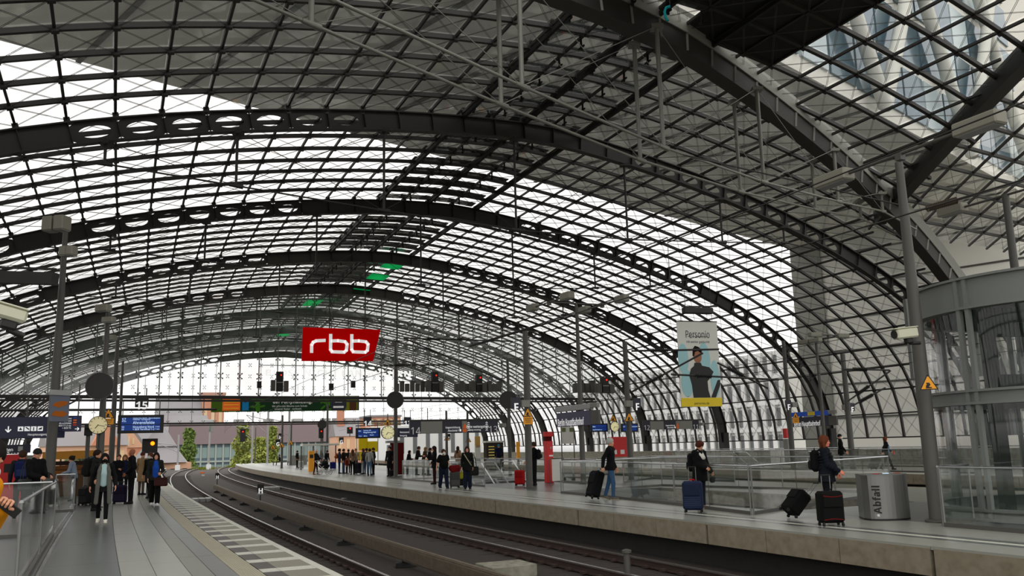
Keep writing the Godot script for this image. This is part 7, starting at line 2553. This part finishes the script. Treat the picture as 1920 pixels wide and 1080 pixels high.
	plate(t, "case", at(0, 0.9, 0), 0.95, 1.8, 0.6, M.red)
	plate(t, "top_panel", at(0.5, 1.5, -0.05), 0.7, 0.5, 0.5, M.panel_grey)
	plate(t, "screen", at(-0.1, 1.25, 0.3), 0.4, 0.35, 0.03, M.black)
	p = on_level(137, 930, 0)
	t = thing("kiosk", "low wooden kiosk with brown panels and slanted ochre top behind the tall mast", "kiosk", Transform3D(F(41, 0).basis, p + Vector3(0, 0, -0.6)))
	var wood := cloth(Color(0.48, 0.3, 0.13), 0.6)
	plate(t, "counter", at(-0.5, 0.55, 0), 2.0, 1.1, 0.8, cloth(Color(0.33, 0.24, 0.16), 0.7))
	for i in 3: plate(t, "wood_panel", at(-0.5, 1.0 + i * 0.19, 0.05), 2.0, 0.17, 0.8, [wood, cloth(Color(0.42, 0.25, 0.1), 0.6), cloth(Color(0.16, 0.08, 0.06), 0.6)][i])
	b = MB.new()
	b.prism(at(-1.5, 1.55, 0.1), PackedVector2Array([Vector2(0, 0), Vector2(1.6, 0), Vector2(2.6, 0.36), Vector2(0, 0.32)]), 0.5)
	part(t, "slanted_top", b, cloth(Color(0.72, 0.5, 0.2)))
	# glass case right of the kiosk
	t = thing("display_case", "pale glass case with posters behind the dark-haired backpacker", "case", F(46, -1.0, 0))
	plate(t, "frame", at(0, 1.0, 0), 1.9, 0.06, 0.1, M.post_grey)
	for sx in [-0.9, -0.1, 0.9]: plate(t, "upright", at(sx, 0.9, 0), 0.07, 1.8, 0.1, M.post_grey)
	plate(t, "sheet", at(0.4, 1.35, 0), 0.85, 0.7, 0.04, cloth(Color(0.35, 0.42, 0.46)))
	plate(t, "pane", at(-0.5, 1.35, 0), 0.75, 0.7, 0.03, M.lift_glass)
	# signals beside the near platform
	sig(at_depth(281, 836, 38.0), 0.62, 0.62, M.signal_amber, "black signal with a bright amber light beyond the bald man", Vector3(0.1, 0.1, 0), "amber")
	sig(at_depth(166, 806, 31.0), 0.26, 0.4, null, "dark signal box on a thin stem left of the near clock", Vector3(), "")
	sig(at_depth(455, 816, 150.0), 0.9, 2.2, M.signal_red, "tall far signal with a red light right of the poplars", Vector3(0, 0.6, 0), "red")
	sig(at_depth(602, 812, 104.0), 0.55, 1.2, M.signal_red, "far signal with a red light below the small round board", Vector3(0, 0.2, 0), "red")
	sig(at_depth(656, 807, 140.0), 0.9, 1.0, M.signal_red, "far signal with a red light left of the departure display", Vector3(0, 0.3, 0), "red")
	# cameras
	cctv("white security camera on the thick lamp post by the lift", at_depth(1697, 625, 17.0), Vector3(-1, -0.12, 0.35), 0.52, 0.1)
	cctv("large pale security camera at the left edge of the picture", at_depth(16, 587, 9.5), Vector3(-0.75, 0.24, 0.7), 0.36, 0.075)
	# dark arm at the left
	t = thing("catenary_gantry", "dark horizontal box beam reaching left from the tallest near mast", "beam", Transform3D(Basis(), at_depth(104, 523, 26.4)))
	b = MB.new()
	var far_end := at_depth(-140, 516, 27.2) - at_depth(104, 523, 26.4)
	b.bar(Vector3.ZERO, far_end, 0.3, 0.36)
	b.bar(Vector3(0, 0.3, 0), far_end + Vector3(0, 0.32, 0), 0.08, 0.06)
	part(t, "beam", b, M.beam_dark)
	var sq := thing("turquoise_fitting", "small curled turquoise fitting on the dark beam at the top of the picture", "fitting", Transform3D(Basis(), at_depth(1253, 25, 24.0)))
	b = MB.new()
	b.rope([Vector3(0.06, 0.2, 0), Vector3(-0.05, 0.17, 0), Vector3(-0.1, 0.05, 0), Vector3(-0.08, -0.12, 0), Vector3(-0.02, -0.22, 0)], 0.04, 6)
	part(sq, "curl", b, cloth(Color(0.05, 0.5, 0.52)))
	b = MB.new()
	b.tube(Vector3(0.06, 0.2, 0), Vector3(0.06, 1.2, 0), 0.01, -1, 5)
	part(sq, "wire", b, M.beam_dark)
	# red notice boards on the far platform
	for e in [[1159, 838, 62.0, 1.5, 1.4, "red and white timetable board behind the grey-haired man", "b"], [1064, 815, 64.0, 1.0, 1.3, "pale timetable board with a green print behind the slim post", "a"]]:
		t = thing("timetable_board", e[5], "notice board", Transform3D(F(56, 0).basis, at_depth(e[0], e[1], e[2])))
		plate(t, "sheet", Transform3D(), e[3], e[4], 0.06, M.red if e[6] == "b" else M.offwhite)
		for i in 2: plate(t, "print", at(-0.3 + i * 0.62, -0.35 if e[6] == "b" else 0.35, 0.03), 0.32, 0.3, 0.02, M.white if e[6] == "b" else cloth(Color(0.42, 0.46, 0.3)))
		for sx in [-0.5, 0.5]:
			b = MB.new()
			b.tube(Vector3(sx * e[3], e[4] * 0.5, 0), Vector3(sx * e[3], Y14 - at_depth(e[0], e[1], e[2]).y, 0), 0.04, -1, 6)
			part(t, "leg", b, M.post_grey)
	t = thing("white_cabinet", "white cabinet with striped edge on the far platform", "cabinet", Transform3D(F(44, 0).basis, at_depth(1459, 855, 55)))
	plate(t, "case", Transform3D(), 0.8, 0.95, 0.5, M.offwhite)
	for i in 6: plate(t, "stripe", at(-0.32 + i * 0.13, 0.42, 0.25, Basis(Vector3.BACK, 0.5)), 0.05, 0.1, 0.02, M.black)
	t = thing("red_column", "small red and white call column beside the white cabinet", "column", Transform3D(F(44, 0).basis, at_depth(1475, 815, 54)))
	plate(t, "red_box", at(0, 0.08, 0), 0.34, 0.6, 0.3, M.red)
	plate(t, "stand", at(0.05, -1.0, 0), 0.4, 1.5, 0.4, M.panel_grey)
	# H stop boards and bits in the track
	for e in [[488, 944, "nearer black and white letter H stop board between the tracks"], [407, 909, "farther black and white letter H stop board between the tracks"]]:
		p = on_level(e[0], e[1], BED_Y)
		t = thing("stop_board", e[2], "sign", Transform3D(F(47, 0).basis, p), "stop boards in the track")
		plate(t, "board", at(0, 0.78, 0), 0.34, 0.42, 0.03, M.black)
		text(t, "H", at(0, 0.64, 0.017), 0.38, M.sign_white, true, 0.01)
		plate(t, "small_plate", at(0, 0.5, 0), 0.32, 0.12, 0.025, M.lightgrey)
		plate(t, "stem", at(0, 0.28, -0.02), 0.06, 0.56, 0.04, M.black)
	p = on_level(379, 893, BED_Y)
	t = thing("track_marker", "small orange and white marker lying between the far tracks", "marker", Transform3D(F(80, 0).basis, p))
	plate(t, "orange_top", at(0, 0.42, 0), 0.5, 0.16, 0.3, M.orange)
	plate(t, "white_foot", at(0.1, 0.1, 0.3), 0.3, 0.14, 0.3, M.white)
	p = on_level(1177, 1082, BED_Y)
	t = thing("bollard", "short grey bollard with a flat cap at the bottom edge", "bollard", Transform3D(F(15, 0).basis, p))
	b = MB.new()
	b.lathe(Transform3D(), [Vector2(0.07, -0.0), Vector2(0.065, 0.46), Vector2(0.1, 0.47), Vector2(0.1, 0.52), Vector2(0.04, 0.54), Vector2(0, 0.54)], 16)
	part(t, "shaft", b, M.post_grey)
	p = on_level(945, 1080, BED_Y)
	t = thing("cable_duct_lid", "pale concrete duct lid at the bottom edge between the tracks", "duct lid", Transform3D(F(17, 0).basis, p))
	plate(t, "lid", at(0, 0.14, 0.1), 1.0, 0.24, 0.9, M.concrete)
	# crossing slabs between the rails
	for e in [[53.5, 4.65, 2.3], [56.5, 4.65, 0.1], [66.0, 10.12, 2.3]]:
		if e[2] < 1: continue
		t = thing("track_slabs", "pale rubber crossing slabs between the rails of the %s track" % ("nearest" if e[1] < 6 else "second"), "slabs", F(e[0], e[1], BED_Y))
		for i in 4: plate(t, "slab", at(-0.5 + i * 0.34, 0.1, 0), 0.3, 0.2, 1.4, M.lightgrey)
	# scraps of litter
	var lit := [[620, 924, "scrap of pale litter on the track near the far pram"], [645, 935, "small white scrap on the second track bed"], [985, 985, "crumpled white wrapper at the foot of the platform wall"], [1040, 998, "second white wrapper farther right along the platform wall"], [700, 955, "tiny white scrap beside the second track rail"], [860, 990, "long pale scrap between the rails of the second track"]]
	for e in lit:
		p = on_level(e[0], e[1], BED_Y)
		b = MB.new()
		b.prism(Transform3D(Basis(Vector3.RIGHT, Vector3.FORWARD, Vector3.UP), Vector3.ZERO), PackedVector2Array([Vector2(-0.14, -0.05), Vector2(0.02, -0.08), Vector2(0.15, 0.0), Vector2(0.04, 0.07), Vector2(-0.1, 0.05)]), 0.04)
		solo("litter", e[2], "litter", Transform3D(Basis(), p), b, M.offwhite, "scraps of litter on the tracks")

func sig(p: Vector3, w: float, h: float, light: Material, label: String, off: Vector3, col_: String) -> void:
	var t := thing("signal", label, "signal", Transform3D(F(40, 0).basis, p))
	plate(t, "housing", Transform3D(), w, h, 0.3, M.black)
	var b := MB.new()
	b.tube(Vector3(0, -h * 0.5, 0), Vector3(0, (0.0 if p.z > -60.0 else Y14) - p.y if p.y < 4.0 else -h, 0), 0.07, -1, 8)
	part(t, "stem", b, M.post_grey)
	if light:
		b = MB.new()
		b.ell(Transform3D(Basis(), off + Vector3(0, 0, 0.16)), Vector3.ONE * w * 0.14, 12, 8)
		part(t, "lens", b, light)
	b = MB.new()
	b.bar(Vector3(-w * 0.4, off.y + w * 0.28, 0.24), Vector3(w * 0.4, off.y + w * 0.28, 0.24), 0.2, 0.03)
	part(t, "hood", b, M.black)

func cctv(label: String, p: Vector3, dir: Vector3, l: float, r: float) -> void:
	dir = dir.normalized()
	var x := Vector3.UP.cross(dir).normalized()
	var t := thing("security_camera", label, "camera", Transform3D(Basis(x, dir.cross(x), dir), p))
	var b := MB.new()
	b.rbox(Transform3D(), Vector3(r * 1.9, r * 2.0, l), 0.03)
	part(t, "housing", b, M.cctv_white)
	b = MB.new()
	b.rbox(at(0, r * 1.05, l * 0.06), Vector3(r * 2.1, 0.02, l * 1.1), 0.006)
	part(t, "sun_shield", b, M.cctv_white)
	b = MB.new()
	b.tube(Vector3(0, 0, l * 0.5), Vector3(0, 0, l * 0.5 + 0.02), r * 0.8, -1, 16)
	part(t, "lens", b, M.black)
	b = MB.new()
	b.rope([Vector3(0, -r, -l * 0.1), Vector3(0, -r - 0.1, -l * 0.15), Vector3(0, -r - 0.12, -l * 0.6)], 0.035, 8)
	b.rbox(at(0, -r - 0.05, -l * 0.1), Vector3(0.12, 0.1, 0.16), 0.02)
	part(t, "bracket", b, M.black)

# ---------------------------------------------------------------- beyond the hall
func facade(called: String, label: String, xf: Transform3D, size: Vector3, wall: Material, nx: int, ny: int, wfrac: Vector2, win: Material, base := 0.0, ledge: Material = null) -> Node3D:
	# a block whose +z face carries a grid of recessed windows, each a part
	var t := thing(called, label, "building", xf)
	var b := MB.new()
	b.cube(Vector3(0, size.y * 0.5, -size.z * 0.5), size)
	part(t, "wall", b, wall)
	var cw := size.x / nx; var chh := (size.y - base) / ny
	for j in ny:
		for i in nx:
			var w := MB.new()
			w.cube(Vector3(-size.x * 0.5 + (i + 0.5) * cw, base + (j + 0.5) * chh, 0.02), Vector3(cw * wfrac.x, chh * wfrac.y, 0.12))
			part(t, "window", w, win)
		if ledge:
			var l := MB.new()
			l.cube(Vector3(0, base + j * chh, 0.12), Vector3(size.x, chh * 0.1, 0.3))
			part(t, "ledge", l, ledge)
	if ledge: # piers between the windows
		for i in nx + 1:
			var l := MB.new()
			l.cube(Vector3(-size.x * 0.5 + i * cw, size.y * 0.5, 0.1), Vector3(cw * (1.0 - wfrac.x) * 0.8, size.y, 0.26))
			part(t, "pier", l, ledge)
	return t

func gable_roof(t: Node3D, c0: Vector3, w: float, d: float, h: float, m: Material, called := "roof") -> void: # ridge along x
	var b := MB.new()
	b.prism(Transform3D(Basis(Vector3.UP, PI / 2), c0 + Vector3(-w * 0.5, 0, 0)), PackedVector2Array([Vector2(-d * 0.5, 0), Vector2(d * 0.5, 0), Vector2(0, h)]), w)
	part(t, called, b, m)

func tree(label: String, p: Vector3, h: float, r: float, c0: Color, slim := true) -> void:
	var t := thing("poplar_tree" if slim else "leafy_tree", label, "tree", Transform3D(Basis(), p), "trees beyond the tracks")
	var b := MB.new()
	b.tube(Vector3.ZERO, Vector3(0, h * 0.5, 0), 0.3, 0.12, 8)
	part(t, "trunk", b, cloth(Color(0.2, 0.16, 0.12)))
	b = MB.new()
	var k := 2600
	for i in k:
		var f := rng.randf()
		var yy := h * (0.06 + 0.94 * f)
		var rr := r * pow(sin(PI * clampf(0.08 + 0.88 * (1.0 - f), 0, 1)), 0.55) * (0.8 + 0.2 * sin(f * 23.0 + p.x))
		var a := rng.randf() * TAU
		var q := Vector3(cos(a), 0, sin(a)) * rr * sqrt(rng.randf()) + Vector3(0, yy, 0)
		var u := Vector3(rng.randfn(), rng.randfn(), rng.randfn()).normalized() * rng.randf_range(0.25, 0.5)
		var v := u.cross(Vector3(rng.randfn(), rng.randfn(), rng.randfn())).normalized() * rng.randf_range(0.16, 0.3)
		b.tri(q - u, q + v, q + u)
		b.tri(q - u, q + u, q - v)
	part(t, "foliage", b, cloth(c0), "", true)

func outside() -> void:
	var brick := cloth(Color(0.72, 0.5, 0.4))
	var brick2 := cloth(Color(0.78, 0.62, 0.52))
	var slate := cloth(Color(0.5, 0.49, 0.5), 0.8)
	var slate2 := cloth(Color(0.39, 0.34, 0.35), 0.8)
	var cream := cloth(Color(0.8, 0.7, 0.56))
	var dwin := mat("far_window", Color(0.12, 0.15, 0.17), 0.15)
	var lwin := mat("pale_window", Color(0.5, 0.58, 0.58), 0.2)
	var face := func(p: Vector3, turn := 0.0) -> Transform3D: return Transform3D(Basis(Vector3.UP, atan2(-p.x, -p.z) + turn), p)
	var g := -8.0
	# modern block with a deep purple-brown roof
	var p := at_depth(400, 840, 225); p.y = g
	var t := facade("modern_building", "long modern building with a steep purple-brown roof and two rows of windows", face.call(at_g(500, 225, g), 0.12), Vector3(46, 12.0, 14), cloth(Color(0.36, 0.42, 0.46)), 26, 2, Vector2(0.72, 0.6), lwin, 3.4, cloth(Color(0.6, 0.64, 0.63)))
	var b := MB.new()
	b.prism(Transform3D(Basis(Vector3.UP, PI / 2), Vector3(-23.4, 12.0, -7)), PackedVector2Array([Vector2(-7.6, 0), Vector2(7.6, 0), Vector2(5.5, 5.4), Vector2(-3.4, 5.4)]), 46.8)
	part(t, "steep_roof", b, slate2)
	for i in 5:
		b = MB.new()
		b.rbox(at(-14.0 + i * 7.5, 17.8, -6), Vector3(2.6, 1.0, 2.0), 0.1)
		part(t, "roof_unit", b, M.lightgrey)
	# brick hospital-like group on the left
	t = facade("brick_building", "old brick building with a broad grey roof and a striped gable behind the poplar", face.call(at_g(322, 240, g), 0.25), Vector3(22, 13.5, 12), brick2, 9, 3, Vector2(0.4, 0.6), cream, 1.5)
	gable_roof(t, Vector3(0, 13.5, -6), 22, 13, 7.0, slate)
	t = facade("brick_tower", "square brick tower with cream stripes and a flat cap above the brick roofs", face.call(at_g(397, 262, g), 0.1), Vector3(6.4, 27.0, 6), brick, 3, 1, Vector2(0.42, 0.4), cream, 14.0)
	b = MB.new()
	b.cube(Vector3(0, 27.4, -3), Vector3(7.2, 0.8, 6.8))
	part(t, "cap", b, brick)
	gable_roof(t, Vector3(-9.5, 20.5, -3), 13, 9, 6.4, slate)
	b = MB.new()
	b.cube(Vector3(-9.5, 10.2, -3), Vector3(13, 20.6, 8))
	part(t, "hall_wall", b, brick2)
	t = facade("brick_house", "brick house with a pointed orange striped gable below the departure display", face.call(at_g(236, 205, g), 0.2), Vector3(9.0, 11.5, 10), brick, 5, 2, Vector2(0.4, 0.6), cream, 2.0)
	b = MB.new()
	b.prism(at(0, 11.5, -10), PackedVector2Array([Vector2(-4.9, 0), Vector2(4.9, 0), Vector2(0, 6.5)]), 9.8)
	part(t, "roof", b, slate)
	b = MB.new()
	b.prism(at(0, 11.5, -0.3), PackedVector2Array([Vector2(-4.0, 0), Vector2(4.0, 0), Vector2(0, 5.4)]), 0.5)
	part(t, "gable_wall", b, brick2)
	for i in 4:
		b = MB.new()
		b.cube(Vector3(-1.5 + i, 13.0, 0.25), Vector3(0.4, 2.8 - absf(i - 1.5) * 0.9, 0.12))
		part(t, "gable_stripe", b, cream)
	t = thing("slate_pavilion", "pavilion with a grey hipped slate roof in front of the brick buildings", "building", face.call(at_g(300, 165, g), 0.1))
	b = MB.new()
	b.lathe(Transform3D(Basis(Vector3.UP, PI / 4) * Basis.from_scale(Vector3(1.35, 1, 1)), Vector3(0, 8.2, 0)), [Vector2(6.0, 0), Vector2(3.4, 2.8), Vector2(3.6, 3.0), Vector2(0.9, 6.6), Vector2(0, 6.7)], 4)
	part(t, "hipped_roof", b, slate)
	b = MB.new()
	b.cube(Vector3(0, 4.1, 0), Vector3(10.4, 8.2, 8))
	part(t, "wall", b, brick2)
	for i in 5:
		b = MB.new()
		b.cube(Vector3(-4.0 + i * 2.0, 6.2, 4.05), Vector3(0.8, 1.8, 0.15))
		part(t, "window", b, dwin)
	t = facade("brick_wing", "low brick wing with grey roof at the far left behind the kiosk", face.call(at_g(165, 190, g), 0.2), Vector3(16, 12.0, 9), brick2, 8, 2, Vector2(0.4, 0.55), cream, 2.0)
	gable_roof(t, Vector3(0, 12, -4.5), 16.5, 10, 5.0, slate)
	b = MB.new()
	b.prism(at(3.4, 12.0, -2.0), PackedVector2Array([Vector2(-3.0, 0), Vector2(3.0, 0), Vector2(0, 5.2)]), 3.0)
	part(t, "dormer_gable", b, brick)
	# right of the modern block
	t = facade("red_brick_building", "tall pink-orange brick building with white framed windows beyond the platform display", face.call(at_g(722, 190, g), 0.25), Vector3(7.0, 16.6, 9), cloth(Color(0.76, 0.53, 0.43)), 5, 5, Vector2(0.5, 0.62), cream, 2.5)
	b = MB.new()
	b.cube(Vector3(0, 16.75, -4.5), Vector3(7.4, 0.4, 9.4))
	part(t, "parapet", b, slate)
	t = facade("orange_building", "small orange brick building between the clock and the white building", face.call(at_g(757, 216, g), 0.25), Vector3(6.0, 12.0, 9), cloth(Color(0.78, 0.56, 0.45)), 3, 3, Vector2(0.4, 0.6), lwin, 2.0)
	t = facade("grey_roof_house", "house with a grey mansard roof and brick chimney left of the tall brick building", face.call(at_g(668, 215, g), 0.2), Vector3(10, 13.0, 9), brick2, 5, 3, Vector2(0.4, 0.6), cream, 2.0)
	gable_roof(t, Vector3(0, 13.0, -4.5), 10.4, 9.6, 4.6, slate)
	b = MB.new()
	b.cube(Vector3(-3.4, 17.5, -3), Vector3(1.6, 4.0, 1.6))
	part(t, "chimney", b, brick)
	t = thing("yellow_posters", "yellow poster panels on a glass wall behind the waiting group", "poster", Transform3D(F(100, 0).basis, at_depth(688, 846, 118)))
	for e in [[-0.5, 1.0, 1.7, 2.5], [0.75, 0.6, 2.2, 2.0], [-0.8, -0.6, 1.6, 1.6]]:
		plate(t, "poster", at(e[0], e[1], 0), e[2] * 0.7, e[3] * 0.7, 0.05, cloth(Color(0.75, 0.66, 0.06)))
	for sx in [-1.4, 1.5]: plate(t, "frame_post", at(sx, -0.4, 0), 0.1, 4.2, 0.1, M.lightgrey)
	facade("white_building", "bright white building with tall narrow windows behind the stairs", face.call(at_g(826, 150, g), 0.5), Vector3(17, 13.5, 12), M.white, 7, 2, Vector2(0.3, 0.7), mat("grey_window", Color(0.4, 0.41, 0.42), 0.3), 2.5)
	# white gridded block seen through the right foot of the roof
	for e in [[62.0, 78.0, 30.0, "left"], [22.0, 80.0, 26.0, "right"]]:
		pass
	facade("gridded_office", "white office block with a grid of tall windows beyond the right side of the roof", Transform3D(Basis(Vector3.UP, -heading(70) - PI / 2), P(125, 76, g)), Vector3(58, 21, 14), M.white, 29, 6, Vector2(0.42, 0.68), mat("office_window", Color(0.38, 0.39, 0.4), 0.3), 0.5, M.white)
	bridge_block()
	# railing on the viaduct edge in the bend
	t = thing("viaduct_railing", "pale metal railing along the outer edge of the bend", "railing")
	b = MB.new()
	var rl := MB.new()
	var s := 84.0
	while s < 150.0:
		b.bar(P(s, -3.0, BED_Y), P(s, -3.0, 0.3), 0.06, 0.06, Vector3.RIGHT)
		s += 0.9
	s = 84.0
	while s < 148.0:
		for yy in [0.3, -0.75]: rl.bar(P(s, -3.0, yy), P(s + 6, -3.0, yy), 0.06, 0.06)
		s += 6.0
	part(t, "baluster", b, M.lightgrey, "", true)
	part(t, "rail", rl, M.lightgrey)
	t = thing("viaduct_kerb", "bright concrete kerb along the outer edge of the bend", "kerb")
	s = 80.0
	while s < 150.0:
		b = MB.new()
		strip(b, s, s + 3.96, 2, -2.9, -2.3, BED_Y, -0.72)
		part(t, "kerb_block", b, M.edge_light)
		s += 4.0
	# trees
	tree("dense tall poplar standing left of the modern building", at_g(354, 205, g), 15.6, 2.2, Color(0.42, 0.5, 0.26))
	tree("loose tall poplar right of the far red signal", at_g(455, 190, g), 15.6, 2.6, Color(0.55, 0.58, 0.3))
	tree("shorter poplar in front of the right part of the purple-brown roof", at_g(487, 180, g), 12.6, 2.0, Color(0.57, 0.6, 0.3))
	tree("slim poplar just right of the third pale mast", at_g(511, 190, g), 15.0, 1.7, Color(0.52, 0.56, 0.28))
	tree("round leafy tree at the foot of the poplars", at_g(472, 172, g), 9.0, 3.0, Color(0.57, 0.6, 0.32), false)
	tree("low bush behind the kiosk at the left", at_g(143, 150, g), 10.5, 2.4, Color(0.52, 0.56, 0.28), false)
	# weeds in the track
	for e in [[383, 880, 2.0, "yellow-green weeds growing between the far tracks"], [436, 876, 1.2, "small clump of weeds at the foot of the far platform tip"]]:
		p = on_level(e[0], e[1], BED_Y)
		b = MB.new()
		for i in 500:
			var q := Vector3(rng.randfn() * e[2] * 0.45, 0, rng.randfn() * e[2])
			var hh := rng.randf_range(0.15, 0.5)
			var d := Vector3(rng.randfn(), 0, rng.randfn()).normalized() * 0.06
			b.tri(q - d, q + d, q + Vector3(rng.randfn() * 0.1, hh, rng.randfn() * 0.1))
		var o := solo("weeds", e[3], "weeds", Transform3D(F(90, 0).basis, p), b, cloth(Color(0.4, 0.44, 0.08)))
		o.set_meta("kind", "stuff")
	# pale masts outside
	for e in [[391, 879, 150.0, 7.5, "pale mast with a small lamp head in front of the modern building"], [472, 868, 150.0, 9.5, "pale catenary mast left of the platform tip"], [501, 866, 140.0, 11.0, "tall pale catenary mast behind the platform tip"], [333, 872, 150.0, 6.0, "pale mast in front of the brick building"], [541, 864, 135.0, 10.0, "pale catenary mast right of the far letter G"]]:
		p = at_depth(e[0], e[1], e[2])
		t = thing("catenary_mast", e[4], "mast", Transform3D(F(130, 0).basis, Vector3(p.x, BED_Y, p.z)), "pale masts beyond the hall")
		b = MB.new()
		b.bar(Vector3.ZERO, Vector3(0, e[3], 0), 0.3, 0.3, Vector3.BACK)
		part(t, "mast", b, M.lightgrey)
		plate(t, "footing", at(0, 0.4, 0), 0.8, 0.9, 0.8, M.white)
		if e[0] == 391: plate(t, "lamp_head", at(0.2, e[3] - 0.5, 0), 0.9, 1.4, 0.3, M.panel_grey)
		else:
			b = MB.new()
			b.tube(Vector3(0, e[3] * 0.7, 0), Vector3(-3.4, e[3] * 0.78, 0), 0.07, -1, 6)
			b.tube(Vector3(0, e[3] * 0.5, 0), Vector3(-3.4, e[3] * 0.78, 0), 0.06, -1, 6)
			part(t, "bracket", b, M.lightgrey)

func at_g(px: float, depth: float, g: float) -> Vector3:
	var p := at_depth(px, 840, depth)
	p.y = g
	return p

func bridge_block() -> void:
	# the office block that spans the roof: soffit above the glass, one leg beyond the right side
	var yb := 21.0
	var d := Vector3(0.723, 0, -0.691)
	var n := Vector3(0.691, 0, 0.723)
	var q := on_level(490, 205, yb)
	var leg := on_level(1462, 470, yb)
	var along := (leg - q).dot(d)
	var t := thing("bridge_building", "grey office block that bridges the glass roof with one leg on the right", "building", Transform3D(Basis(d, Vector3.UP, n), q))
	var W := 23.0
	var H := 34.0
	var b := MB.new()
	b.hexa([Vector3(-60, 0, W), Vector3(along + 26, 0, W), Vector3(along + 26, 0, 0), Vector3(-60, 0, 0), Vector3(-60, H, W), Vector3(along + 26, H, W), Vector3(along + 26, H, 0), Vector3(-60, H, 0)])
	part(t, "span", b, M.bridge_wall)
	b = MB.new()
	b.hexa([Vector3(along, -29, W), Vector3(along + 26, -29, W), Vector3(along + 26, -29, 0), Vector3(along, -29, 0), Vector3(along, 0, W), Vector3(along + 26, 0, W), Vector3(along + 26, 0, 0), Vector3(along, 0, 0)])
	part(t, "leg", b, M.bridge_wall)
	# seams of the soffit and the leg panels
	for i in 22:
		b = MB.new()
		b.cube(Vector3(-58 + i * (along + 58) / 22.0, -0.04, W * 0.5), Vector3(0.25, 0.12, W))
		part(t, "soffit_joint", b, M.post_grey)
	for i in 9:
		b = MB.new()
		b.cube(Vector3(along - 0.05, -1.5 - i * 3.2, W * 0.5), Vector3(0.12, 0.16, W))
		part(t, "leg_joint", b, M.post_grey)
	b = MB.new()
	b.cube(Vector3(along - 0.1, -14.5, 1.6), Vector3(0.24, 29, 3.2))
	part(t, "corner_strip", b, M.panel_grey)
	# glazed near face with white diagonal members
	var F0 := W + 0.05
	for j in 6:
		for i in 26:
			b = MB.new()
			b.cube(Vector3(-30 + i * 3.4, 2.6 + j * 4.0, F0), Vector3(3.1, 3.3, 0.2))
			part(t, "office_window", b, M.office_glass if (i * 7 + j * 3) % 5 else M.office_bright)
	for i in 7:
		for sg in [-1.0, 1.0]:
			b = MB.new()
			var x := -28.0 + i * 14.0
			b.tube(Vector3(x, 0, F0 + 0.8), Vector3(x + sg * 14.0, 24, F0 + 0.8), 0.45, -1, 8)
			part(t, "diagonal_brace", b, M.offwhite)

func build_all() -> void:
	mat("bridge_wall", Color(0.88, 0.87, 0.84), 0.8)
	mat("office_glass", Color(0.3, 0.4, 0.46), 0.1, 0.3)
	mat("office_bright", Color(0.7, 0.76, 0.78), 0.2)
	outside()
	crowd()
	fixtures()
